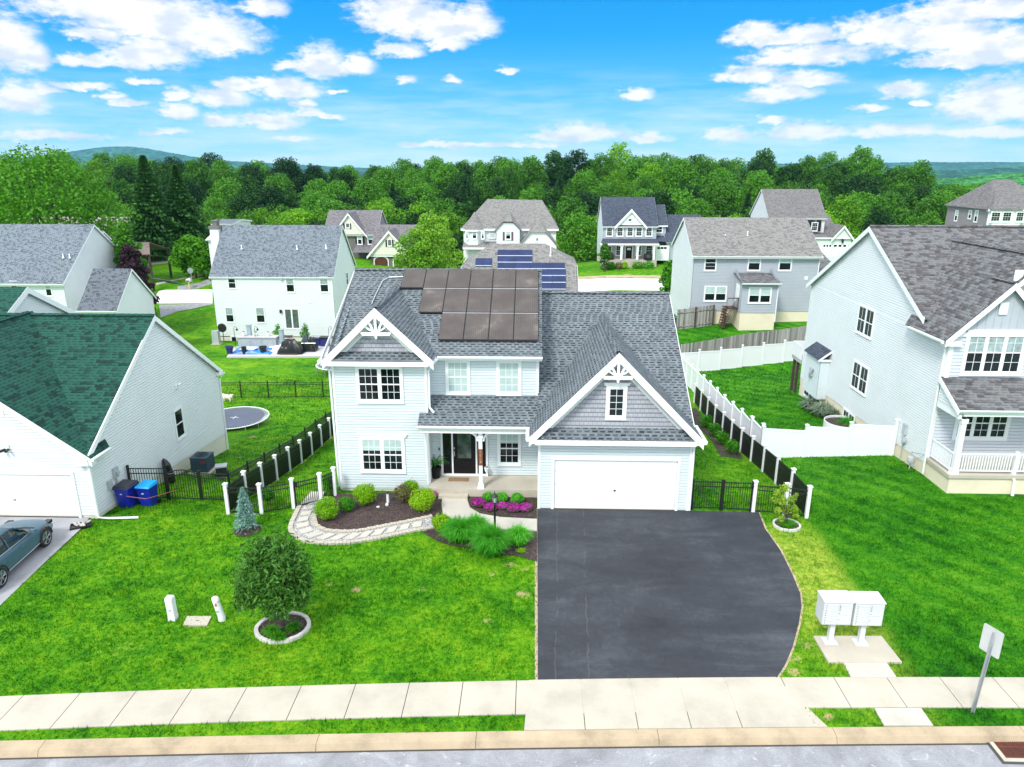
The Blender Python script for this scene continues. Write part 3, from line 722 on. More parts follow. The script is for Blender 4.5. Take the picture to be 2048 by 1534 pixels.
def downspout(par, pts, M=None, w=.045, mat=None):
    mb = MB(M); mb.tube([V(p) for p in pts], w, 6); return mb.build('downspout', mat or M_TRIM, par)
def rake(mb, a, b, w=.22, th=.05, n=None):
    """barge board below the sloping edge from a to b"""
    a, b = V(a), V(b); n = n or (b-a).cross(V((0, 0, 1))).normalized(); w3 = V((0, 0, -w))
    mb.shell([a, b, b+w3, a+w3][::-1], [p-n*th for p in (a, b, b+w3, a+w3)][::-1]); return mb
def ridgecap(mb, a, b, s=.14, seg=.3):
    a, b = V(a), V(b); L = (b-a).length; k = max(1, int(L/seg)); d = (b-a)/k; n = d.cross(V((0, 0, 1))).normalized()
    for i in range(k):
        p = a+d*i; q = p+d*1.05; lift = V((0, 0, .045)); l2 = V((0, 0, .03))
        mb.q([p-n*s+V((0, 0, -s*.35))+lift, q-n*s+V((0, 0, -s*.35))+l2, q+l2+V((0, 0, .02)), p+lift+V((0, 0, .02))])
        mb.q([p+lift+V((0, 0, .02)), q+l2+V((0, 0, .02)), q+n*s+V((0, 0, -s*.35))+l2, p+n*s+V((0, 0, -s*.35))+lift])
    return mb
def bracket(par, cx, y, zt, half, drop, slope, M=None, s=1.):
    """curved king-post ornament in a gable peak, filling the peak above a tie"""
    F = (V((cx, y, 0)), XP); mb = MB(M)
    zt2 = zt-drop
    mb.fprism(F, [(-half, zt2), (half, zt2), (half-.08*s, zt2-.13*s), (-half+.08*s, zt2-.13*s)], -.03, .03)
    mb.fbox(F, -.05*s, .05*s, -.035, .035, zt2-.2*s, zt-.2)
    mb.lathe((cx, y-.0, zt2-.24*s), [(.015, -.05), (.05*s, 0), (.03*s, .06*s)], 8)
    for sg in (-1, 1):
        pts = []
        for i in range(9):
            t = i/8; pts.append((sg*(.06+.55*s*half*t**1.5), zt2-.02+(drop-.33-.55*half*slope*t*.55)*math.sin(t*1.45)))
        for (a, b) in zip(pts, pts[1:]):
            mb.fprism(F, [(a[0], a[1]), (b[0], b[1]), (b[0]+sg*.10*s, b[1]), (a[0]+sg*.10*s, a[1])][::sg], -.025, .028)
        pts = [(sg*(.02+half*.62*math.sin(t/8*1.5)), zt2+.02+(half*.42*slope)*(1-math.cos(t/8*1.5))) for t in range(9)]
        for (a, b) in zip(pts, pts[1:]):
            mb.fprism(F, [(a[0], a[1]), (b[0], b[1]), (b[0], b[1]+.08*s), (a[0], a[1]+.08*s)][::sg], -.025, .025)
    return mb.build('gable_bracket', M_TRIM, par)

# ================================================================== MAIN HOUSE
def main_house():
    r = thing('house', 'pale blue-white house with black solar panels on its roof and attached double garage', 'house', (-1, 27, 0))
    M = rootM(r)
    def B(): return MB(M)
    # --- walls
    w = B(); w.lap((V((-8.1, 27.5, 0)), XP), [(0, .08), (3.8, .08), (3.8, 5.72), (0, 5.72)])
    w.lap((V((-4.3, 27.5, 0)), YP), [(0, .3), (.95, .3), (.95, 5.8), (0, 5.8)])
    w.lap((V((-8.1, 38.4, 0)), YN), [(0, -1.6), (10.9, -1.0), (10.9, 5.9), (4.9, 8.3), (0, 5.9)])
    w.lap((V((.2, 38.4, 0)), XN), [(0, -1.4), (8.3, -1.4), (8.3, 5.8), (0, 5.8)])
    w.build('wall', M_SIDE, r)
    w = B(); w.lap((V((-4.3, 28.4, 0)), XP), [(0, .38), (4.55, .38), (4.55, 5.72), (0, 5.72)])
    w.lap((V((.2, 28.4, 0)), YP), [(0, 3.9), (10, 3.9), (10, 5.9), (5.1, 8.35), (0, 5.8)]); w.build('wall', M_SIDE, r)
    w = B(); w.lap((V((.25, 26.0, 0)), XP), [(0, .05), (.62, .05), (.62, 3.2), (0, 3.2)]); w.lap((V((5.68, 26.0, 0)), XP), [(0, .05), (.52, .05), (.52, 3.2), (0, 3.2)])
    w.lap((V((.87, 26.0, 0)), XP), [(0, 2.15), (4.81, 2.15), (4.81, 3.2), (0, 3.2)])
    w.lap((V((6.2, 26., 0)), YP), [(0, .05), (4, .05), (12.4, -.6), (12.4, 4.6), (7.9, 7.2), (.8, 3.1), (0, 3.1)])
    w.lap((V((.25, 28.4, 0)), YN), [(0, .3), (2.4, .3), (2.4, 3.2), (0, 3.2)])
    w.lap((V((6.2, 38.4, 0)), XN), [(0, -1.4), (6., -1.4), (6., 4.7), (0, 4.7)]); w.build('wall', M_SIDE, r)
    # gable faces in grey shakes
    g = B(); F = (V((-8.1, 27.5, 0)), XP); g.lap(F, [(.15, 5.95), (3.65, 5.95), (1.9, 7.72)], .178, .024)
    g.build('gable_wall', M_SHAKE, r)
    g = B(); F = (V((.25, 26., 0)), XP); g.lap(F, [(.1, 3.4), (5.85, 3.4), (2.92, 6.35)], .178, .024); g.build('gable_wall', M_SHAKE, r)
    # corner boards
    c = B()
    for x, y, z0, z1 in ((-8.1, 27.5, .05, 5.6), (-4.3, 27.5, .3, 5.6), (.25, 26., .02, 3.0), (6.2, 26., .02, 3.0), (.2, 28.4, 4.0, 5.62)):
        c.cut(); c.box(x-.03 if x in (-8.1, .25) else x-.07, x+.07 if x in (-8.1, .25) else x+.03, y-.03, y-.0, z0, z1)
        if x > -5: c.box(x-.0, x+.03, y, y+.07, z0, z1)
        else: c.box(x-.03, x, y, y+.07, z0, z1)
    c.build_each('corner_trim', M_TRIM, r)
    f = B(); f.box(-8.07, -4.33, 27.53, 38.3, -2.4, .09); f.cut(); f.box(.28, 6.17, 26.02, 38.3, -2.2, .06); f.box(-4.33, .28, 28.43, 38.3, -2.2, .39); f.build('foundation', M_FOUND, r)
    # --- roofs
    sl = (8.5-5.78)/(33.5-28.05); zz = lambda y: 5.78+(y-28.05)*sl
    m = B(); m.slab([(-8.42, 28.05, 5.78), (.36, 28.05, 5.78), (.36, 33.5, 8.5), (-8.42, 33.5, 8.5)], .06)
    m.slab([(.36, 39., 5.75), (-8.42, 39., 5.75), (-8.42, 33.5, 8.5), (.36, 33.5, 8.5)], .06)
    m.build('roof', M_ROOF, r); 
    g2 = lambda y: 2.9+(y-26.32)*.586
    m = B(); m.slab([(.2, 26.32, 2.9), (6.42, 26.32, 2.9), (6.42, 33.96, g2(33.96)), (.2, 33.96, g2(33.96))], .06)
    m.slab([(6.42, 39., 4.4), (.2, 39., 4.4), (.2, 33.96, g2(33.96)), (6.42, 33.96, g2(33.96))], .06); m.build('roof', M_ROOF, r)
    m = B(); R1 = 7.93; E1 = 5.8                                  # left wing gable
    m.slab([(-8.36, 27.13, E1), (-8.36, 28.9, E1), (-6.17, 32.5, R1), (-6.17, 27.13, R1)][::-1], .05)
    m.slab([(-6.17, 27.13, R1), (-6.17, 32.5, R1), (-3.96, 28.4, E1), (-3.96, 27.13, E1)][::-1], .05)
    m.build('roof', M_ROOF, r)
    m = B(); R2 = 6.6; E2 = 3.2                                   # garage gable
    m.slab([(3.17, 25.62, R2), (3.17, 32.8, R2), (-.12, 29.5, E2), (-.12, 25.62, E2)], .05)
    m.slab([(3.17, 25.62, R2), (6.52, 25.62, E2-.05), (6.52, 27.2, E2-.05), (3.17, 32.8, R2)], .05); m.build('roof', M_ROOF, r)
    m = B(); m.slab([(-8.1, 27.15, 5.8), (-4.2, 27.15, 5.8), (-4.5, 27.5, 6.06), (-7.8, 27.5, 6.06)], .04)
    m.cut(); m.slab([(.1, 25.66, 3.12), (6.3, 25.66, 3.12), (5.95, 26.0, 3.5), (.45, 26.0, 3.5)], .04); m.build_each('pent_roof', M_ROOF, r)
    m = B(); m.slab([(-4.62, 26.85, 3.2), (.1, 26.85, 3.2), (.3, 28.4, 4.0), (-4.27, 28.4, 4.0), (-4.27, 27.47, 3.52), (-4.62, 27.47, 3.52)], .06); m.build('porch_roof', M_ROOF, r)
    k = B(); ridgecap(k, (-8.42, 33.5, 8.5), (.36, 33.5, 8.5)); k.cut(); ridgecap(k, (.4, 33.96, g2(33.96)), (6.42, 33.96, g2(33.96))); k.cut(); ridgecap(k, (-6.17, 27.13, R1), (-6.17, 32.3, R1)); k.cut(); ridgecap(k, (3.17, 25.62, R2), (3.17, 32.6, R2)); k.build_each('ridge_cap', M_ROOF, r)
    # --- barge boards, fascia, gutters
    t = B(); 
    for (xa, za, xb, zb, y) in ((-8.38, E1-.02, -6.17, R1-.02, 27.12), (-6.17, R1-.02, -3.94, E1-.02, 27.12), (-.14, E2-.02, 3.17, R2-.02, 25.6), (3.17, R2-.02, 6.54, E2-.07, 25.6)):
        t.cut() if xa in (-8.38, -.14) else 0; rake(t, (xa, y, za), (xb, y, zb), .36, .045)
    for (xa, za, xb, zb, y) in ((-8.15, 5.75, -6.17, 7.6, 27.48), (-6.17, 7.6, -4.2, 5.75, 27.48), (.2, 3.2, 3.17, 6.3, 25.97), (3.17, 6.3, 6.2, 3.2, 25.97)):
        t.cut() if xa in (-8.15, .2) else 0; rake(t, (xa, y, za), (xb, y, zb), .34, .03)
    t.build_each('barge_board', M_TRIM, r)
    t = B(); t.box(-8.2, -4.15, 27.1, 27.5, 5.56, 5.74); t.box(-8.42, -8.203, 27.11, 28.3, 5.60, 5.77); t.box(-4.147, -3.95, 27.11, 28.3, 5.6, 5.77)
    t.cut(); t.box(.1, 6.25, 25.6, 26.0, 2.9, 3.09); t.box(-.14, .097, 25.61, 27.0, 2.95, 3.14); t.box(6.253, 6.52, 25.61, 27.0, 2.95, 3.1); t.cut()
    t.box(-4.2, .36, 28.08, 28.4, 5.56, 5.7); t.cut(); t.box(-4.5, .2, 26.9, 28.35, 3.02, 3.08); t.box(-4.55, .22, 26.88, 27.06, 2.86, 3.1)
    t.cut(); t.slab([(-8.45, 27.1, 5.8), (-8.42, 27.1, 5.8), (-8.42, 33.5, 8.46), (-8.45, 33.5, 8.46)][::1], .2)
    t.cut(); t.slab([(6.42, 26.3, 2.88), (6.45, 26.3, 2.88), (6.45, 33.96, 7.35), (6.42, 33.96, 7.35)], .2); t.build_each('fascia', M_TRIM, r)
    gutter(r, [(-3.9, 28.04, 5.77), (.38, 28.04, 5.77)], M=M); gutter(r, [(-4.64, 26.84, 3.19), (-.12, 26.84, 3.19)], M=M)
    gutter(r, [(-8.43, 28.6, 5.80), (-8.43, 27.06, 5.8)], M=M); gutter(r, [(6.55, 25.56, 3.13), (6.55, 27.4, 3.13)], M=M); gutter(r, [(-.145, 26.8, 3.18), (-.145, 25.56, 3.18)], M=M)
    downspout(r, [(-8.42, 27.15, 5.6), (-8.2, 27.44, 5.3), (-8.17, 27.46, .2)], M); downspout(r, [(-3.9, 27.95, 5.65), (-4.2, 27.5, 5.3), (-4.2, 27.46, 3.75), (-4.0, 27.25, 3.6)], M)
    downspout(r, [(6.45, 25.75, 3.0), (6.26, 25.95, 2.75), (6.26, 25.95, .05)], M); downspout(r, [(-4.5, 26.9, 3.0), (-4.4, 27.3, 2.7), (-4.36, 27.42, .3)], M)
    bracket(r, -6.17, 27.17, R1-.02, .62, .98, 1., M); bracket(r, 3.17, 25.65, R2-.02, .6, .90, 1., M)
    # --- windows
    window(r, (V((-7.16, 27.5-.016, 3.93)), XP), 1.92, 1.57, 2, M=M, trim=.11)
    window(r, (V((-7.2, 27.5-.016, .84)), XP), 1.9, 1.6, 2, M=M, trim=.11, blind=.36, crown=True)
    window(r, (V((-3.64, 28.4-.016, 4.03)), XP), 1.04, 1.5, 1, M=M, blind=1.)
    window(r, (V((-1.52, 28.4-.016, 4.03)), XP), 1.04, 1.5, 1, M=M, blind=1.)
    window(r, (V((-1.5, 28.4-.016, .85)), XP), 1.02, 1.55, 1, M=M, blind=.32)
    window(r, (V((2.78, 26.-.016, 3.86)), XP), .8, 1.36, 1, M=M, cols=2, rows=4, two=False, crown=True, trim=.12)
    # --- front door with sidelights
    F = (V((-3.92, 28.38, .38)), XP)
    d = B(); d.fbox(F, 0, .09, 0, .06, 0, 2.2); d.fbox(F, 1.93, 2.02, 0, .06, 0, 2.2); d.fbox(F, .09, 1.93, 0, .06, 2.11, 2.2); d.fbox(F, .46, .53, 0, .055, .06, 2.11); d.fbox(F, 1.49, 1.56, 0, .055, .06, 2.11); d.fbox(F, -.0, 2.02, 0, .09, -.04, .06)
    d.build('door_frame', M_TRIM, r)
    d = B(); d.fbox(F, .53, 1.49, .0, .035, .06, 2.11); d.fbox(F, .62, 1.40, .035, .045, .14, .34); d.fbox(F, .62, 1.40, .035, .045, .40, .66)
    door = d.build('front_door', M_BLKPAINT, r)
    d = B(); d.fbox(F, .72, 1.3, .035, .043, .78, 2.0); d.build('door_glass', mplain('frosted_door_glass', (.10, .16, .13), .12, .5, 2.), door)
    d = B(); d.fbox(F, .56, .6, .035, .09, .88, 1.1); d.tube([F[0]+V((.58, -.08, .9)), F[0]+V((.58, -.10, 1.0)), F[0]+V((.58, -.08, 1.1))], .012, 6); d.fbox(F, .555, .605, .035, .06, 1.2, 1.27); d.build('handle', M_METAL, door)
    for (a, c) in ((.09, .46), (1.56, 1.93)):
        d = B(); d.fbox(F, a, c, .0, .03, .06, 2.11); sdl = d.build('sidelight', M_BLKPAINT, r)
        d = B(); d.fbox(F, a+.08, c-.08, .03, .036, .5, 2.0); d.build('pane', M_GLASS, sdl)
    d = B(); d.fbox((V((-4.02, 28.38, 1.5)), XP), 0, .05, 0, .03, 0, .12); d.build('doorbell', M_BLACK, r)
    # --- garage door
    F = (V((.87, 26., 0)), XP); d = B()
    d.fbox(F, -.11, 0, 0, .05, .02, 2.26); d.fbox(F, 4.81, 4.92, 0, .05, .02, 2.26); d.fbox(F, 0, 4.81, 0, .05, 2.15, 2.26); d.build('garage_door_frame', M_TRIM, r)
    d = B()
    for k in range(4):
        z0 = .03+k*.53; d.fbox(F, 0, 4.81, -.08, -.03, z0, z0+.52)
        for j in range(8):
            u = .06+j*.595
            for (za, zb) in ((.05, .245), (.275, .47)): d.fbox(F, u, u+.54, -.03, -.022, z0+za, z0+zb)
    gd = d.build('garage_door', M_TRIM, r)
    d = B(); d.fbox(F, 2.36, 2.45, -.03, -.0, .82, .85); d.fbox(F, 2.39, 2.42, -.03, .01, .8, .87); d.build('handle', M_BLACK, gd)
    d = B(); d.box(.87, 5.68, 25.95, 26.1, -.02, .03); d.build('threshold', M_DARKGAP, r)
    # --- porch floor and post
    d = B(); d.box(-4.3, .25, 26.95, 28.4, -.1, .36); d.box(-3.85, -2.65, 26.68, 26.94, -.1, .18); d.build('porch_floor', M_CONC, r)
    d = B(); X, Y = -2.12, 27.12
    d.box(X-.075, X+.075, Y-.075, Y+.075, .36, 2.86); d.box(X-.12, X+.12, Y-.12, Y+.12, .36, .56); d.box(X-.14, X+.14, Y-.14, Y+.14, .36, .40); d.box(X-.11, X+.11, Y-.11, Y+.11, 2.6, 2.7)
    for sg in (-1, 1):
        for i in range(7):
            a0, a1 = i/7*math.pi/2, (i+1)/7*math.pi/2
            p = lambda a, rr: (sg*(.08+.42-rr*math.cos(a)), 2.44+rr*math.sin(a)*1.)
            q = [p(a0, .42), p(a1, .42), p(a1, .34), p(a0, .34)]
            d.fprism((V((X, Y, 0)), XP), q[::-sg], -.03, .03)
    d.build('porch_post', M_TRIM, r)
    # --- lamps and conduit
    d = B(); d.box(6.22, 6.34, 25.96, 26.06, 2.42, 2.62); d.box(6.2, 6.36, 25.94, 26.08, 2.62, 2.65); d.build('wall_lamp', M_BLACK, r)
    d = B(); P = lambda x, y: V((x, y, zz(y)+.06)); d.tube([P(-6.0, 32.9), P(-6.7, 32.85), P(-6.95, 32.6), P(-7.1, 31.6), P(-7.15, 31.0)], .028, 6); d.build('conduit', M_METAL, r)
    d = B()
    for (y0, y1, x) in ((27.3, 30.9, -8.44),): d.box(x-.05, x+.03, y0, y1, 5.62, 5.68)
    # --- solar panels: rows of six, five and four
    rows_ = [(32.02, 33.32, 6), (30.42, 31.98, 5), (28.78, 30.38, 4)]
    msp = msolar('black_solar_cells', (.075, .06, .055), (.10, .085, .075)); mfr = mplain('panel_frame_black', (.02, .02, .022), .4); mfs = mplain('panel_silver_edge', (.42, .42, .43), .35)
    W_ = 1.022
    for (y0, y1, n) in rows_:
        for k in range(n):
            x1 = .2-k*(W_+.02); x0 = x1-W_
            P = lambda x, y, dz: (x, y, zz(y)+dz)
            m = B(); m.slab([P(x0, y0, .14), P(x1, y0, .14), P(x1, y1, .14), P(x0, y1, .14)], .04); p = m.build('solar_panel', mfr, r)
            m = B(); m.slab([P(x0+.016, y0+.02, .146), P(x1-.016, y0+.02, .146), P(x1-.016, y1-.02, .146), P(x0+.016, y1-.02, .146)], .004); m.build('cell_sheet', msp, p)
            if n < 6 or True:
                m = B(); m.slab([P(x0+.01, y1-.028, .151), P(x1-.01, y1-.028, .151), P(x1-.01, y1-.0, .151), P(x0+.01, y1-.0, .151)], .004)
                if n < 6: m.build('metal_edge', mfs, p)
        m = B(); 
        for yy in (y0+.35, y1-.35): m.cut(); m.slab([(.22, yy, zz(yy)+.1), (.22-n*(W_+.02)-.05, yy, zz(yy)+.1), (.22-n*(W_+.02)-.05, yy+.04, zz(yy)+.12), (.22, yy+.04, zz(yy)+.12)][::-1], .05)
        m.build_each('panel_rail', M_BLACK, r)
    return r
def msolar(name, c1, c2, line=None, gx=.085, gy=.5, lw=.04):
    m, t, b, _ = newmat(name)
    uv = t.node('ShaderNodeTexCoord').outputs['UV']; s = t.node('ShaderNodeSeparateXYZ', {0: uv})
    n = t.noise(t.node('ShaderNodeNewGeometry').outputs['Position'], 1.1, 3)
    fx = t.math('FRACT', t.math('DIVIDE', s.outputs[0], gx))
    ln = t.math('LESS_THAN', fx, .28)
    base = t.ramp(n, [(.4, c1), (.62, c2), (.72, [min(1, x*1.7) for x in c2])])
    col = t.mix(t.math('MULTIPLY', ln, .3), base, c4(line or [x*.3 for x in c1]))
    t.l.new(col, b.inputs['Base Color']); b.inputs['Roughness'].default_value = .3; b.inputs['Specular IOR Level'].default_value = .35
    return m
main_house()
# ================================================================== NEIGHBOURING HOUSES
def vent(par, p, M, h=.35, mat=None):
    m = MB(M); m.lathe(p, [(.12, -.05), (.10, .06), (.045, .08), (.045, h)], 8); m.build('roof_vent', mat or M_TRIM, par, True)
def left_house():
    r = thing('house', 'white garage house with green shingle roof at the left edge', 'house', (-17, 26, 0)); M = rootM(r); B = lambda: MB(M)
    X = -16.95; Y0 = 24.7; Y1 = 36.4; E = 2.66; RY = 30.65; RZ = 6.85
    w = B(); w.lap((V((X, Y1, 0)), XN), [(0, -1.2), (16, -1.2), (16, E), (0, E)], n0=.0); w.build('wall', M_SIDE2, r)
    w = B(); w.lap((V((X, Y0, 0)), YP), [(0, .12), (Y1-Y0, -.95), (Y1-Y0, E), (RY-Y0, RZ-.12), (0, E)]); w.build('wall', M_SIDE2, r)
    F = (V((-28, Y0, 0)), XP); w = B(); XR = 11.05; gl, gr = 5.3, 10.42
    w.lap(F, [(gr, .12), (XR, .12), (XR, 2.6), (gr, 2.6)]); w.lap(F, [(0, .12), (gl, .12), (gl, 2.6), (0, 2.6)])
    w.lap(F, [(gl, 1.93), (gr, 1.93), (gr, 2.6), (gl, 2.6)]); w.lap(F, [(0, 2.6), (XR, 2.6), (5.525, 6.85)], base=.0); w.build('wall', M_SIDE2, r)
    f = B(); f.box(-28, X-.02, Y0+.02, Y1-.02, -2.6, .12)
    f.box(X-.05, X-.005, Y0+.05, Y1-.02, -2.6, -.0); f.build('foundation', M_FOUND, r)
    # main roof, ridge along x ; front gable roof, ridge along y
    m = B(); m.slab([(-30, Y0+.06, 2.78), (X+.18, Y0+.06, 2.78), (X+.18, RY, RZ), (-30, RY, RZ)], .06); m.slab([(-30, RY, RZ), (X+.18, RY, RZ), (X+.18, Y1+.25, 2.6), (-30, Y1+.25, 2.6)], .06); m.build('roof', M_ROOFG, r)
    cx = -22.47; gz = 6.95
    m = B(); m.slab([(cx, Y0-.25, gz), (X+.3, Y0-.25, 2.6), (X+.3, Y0+1.0, 2.6), (cx, RY+.3, gz)], .06); m.slab([(cx, RY+.3, gz), (-28.2, Y0+1, 2.6), (-28.2, Y0-.25, 2.6), (cx, Y0-.25, gz)], .06); m.build('roof', M_ROOFG, r)
    k = B(); ridgecap(k, (-30, RY, RZ), (X+.18, RY, RZ)); k.cut(); ridgecap(k, (cx, Y0-.25, gz), (cx, RY, gz)); k.build_each('ridge_cap', M_ROOFG, r)
    t = B(); rake(t, (X+.19, Y0-.32, 2.6), (X+.19, RY, RZ-.02), .24, .05, XP); rake(t, (X+.19, RY, RZ-.02), (X+.19, Y1+.27, 2.58), .24, .05, XP)
    t.cut(); rake(t, (-28.2, Y0-.27, 2.58), (cx, Y0-.27, gz-.02), .3); rake(t, (cx, Y0-.27, gz-.02), (X+.32, Y0-.27, 2.58), .3); t.build_each('barge_board', M_TRIM, r)
    t = B(); t.box(X-.35, X+.3, Y0-.25, Y0+.05, 2.3, 2.55); t.box(X-.02, X+.2, Y1-.2, Y1+.25, 2.42, 2.6); t.build('eave_return', M_TRIM, r)
    c = B(); c.box(X-.08, X+.03, Y0-.03, Y0, .1, 2.5); c.box(X, X+.03, Y0, Y0+.08, .1, 2.5); c.build('corner_trim', M_TRIM, r)
    gutter(r, [(X+.31, Y0-.25, 2.6), (X+.31, Y0+.95, 2.6)], M=M)
    downspout(r, [(X+.36, Y0-.1, 2.5), (X+.05, Y0-.06, 2.2), (X+.05, Y0-.06, .05), (X+.5, Y0-.1, .04), (X+1.6, Y0+.0, .04)], M)
    downspout(r, [(X+.3, Y1+.2, 2.5), (X+.05, Y1+.04, 2.1), (X+.05, Y1+.02, -1.9)], M)
    F = (V((-28+gl, Y0, 0)), XP); d = B(); n = gr-gl
    d.fbox(F, 0, .1, 0, .05, .0, 1.95); d.fbox(F, n-.1, n, 0, .05, .0, 1.95); d.fbox(F, .1, n-.1, 0, .05, 1.83, 1.95); d.build('garage_door_frame', M_TRIM, r)
    d = B()
    for k in range(4):
        z0 = .01+k*.455; d.fbox(F, .1, n-.1, -.08, -.03, z0, z0+.447)
        for j in range(8): d.fbox(F, .2+j*.61, .2+j*.61+.55, -.03, -.024, z0+.06, z0+.39)
    g = d.build('garage_door', M_TRIM, r); d = B(); d.fbox(F, 2.5, 2.6, -.03, .0, .7, .73); d.build('handle', M_BLACK, g)
    d = B(); d.fbox(F, .1, n-.1, -.02, .045, -.0, .03); d.build('threshold', M_BLACK, r)
    P = PX(1370/3.93, 700+505/3.93, X)
    window(r, (V((X+.016, 31.28, .62)), YP), .86, 1.5, 1, M=M, rows=1, cols=1, trim=.07)
    d = B(); p = PX(352, 775, X); d.box(X, X+.14, p.y-.08, p.y+.08, p.z-.05, p.z+.12); d.tube([(X+.1, p.y, p.z+.1), (X+.22, p.y-.1, p.z+.2)], .05, 8); d.tube([(X+.1, p.y, p.z+.1), (X+.22, p.y+.12, p.z+.18)], .05, 8); d.build('security_light', M_TRIM, r)
    d = B(); p = PY(15, 898, Y0); d.box(p.x-.1, p.x+.1, Y0-.06, Y0, p.z-.02, p.z+.2); d.build('security_light', M_TRIM, r); d = B(); d.tube([(p.x-.06, Y0-.05, p.z), (p.x-.14, Y0-.25, p.z-.02)], .055, 8); d.tube([(p.x+.06, Y0-.05, p.z), (p.x+.1, Y0-.25, p.z)], .055, 8); d.build('security_light_head', M_BLACK, r)
    # upper storey block behind
    X2 = -24.9; y0, y1 = 29.2, 38.8; p = PY(48, 574, 34.); ez = p.z-4.8*.58
    w = B(); w.lap((V((X2, y0, 0)), YP), [(0, 3), (y1-y0, -1), (y1-y0, ez), ((y1-y0)/2, p.z-.1), (0, ez)]); w.build('wall', M_SIDE2, r)
    ym = (y0+y1)/2; m = B(); m.slab([(-34, y0-.3, ez-.1), (X2+.2, y0-.3, ez-.1), (X2+.2, ym, p.z), (-34, ym, p.z)], .06); m.slab([(-34, ym, p.z), (X2+.2, ym, p.z), (X2+.2, y1+.3, ez-.1), (-34, y1+.3, ez-.1)], .06); m.build('roof', M_ROOFG, r)
    t = B(); rake(t, (X2+.21, y0-.3, ez-.1), (X2+.21, ym, p.z), .3, .05, XP); rake(t, (X2+.21, ym, p.z), (X2+.21, y1+.3, ez-.1), .3, .05, XP); t.build('barge_board', M_TRIM, r)
    # gable vent
    d = B(); p = PY(5, 818, Y0); d.box(p.x-.35, p.x+.02, Y0-.03, Y0, p.z-.3, p.z+.3); d.build('gable_vent', M_TRIM, r)
    # meters on the side wall
    m = B(); p = PX(228, 945, X); m.box(X, X+.12, p.y-.15, p.y+.15, p.z-.2, p.z+.22); m.lathe((X+.16, p.y, p.z-.05), [(.08, 0), (.08, .12)], 10); m.tube([(X+.06, p.y+.0, p.z-.2), (X+.06, p.y, -.1)], .035, 6); m.box(X, X+.1, p.y-.62, p.y-.35, p.z-.5, p.z-.12); m.tube([(X+.05, p.y-.45, p.z-.5), (X+.12, p.y-.4, p.z-.75), (X+.06, p.y-.2, p.z-.9)], .02, 6)
    m.build('electric_meter', M_GREYBOX, r)
left_house()

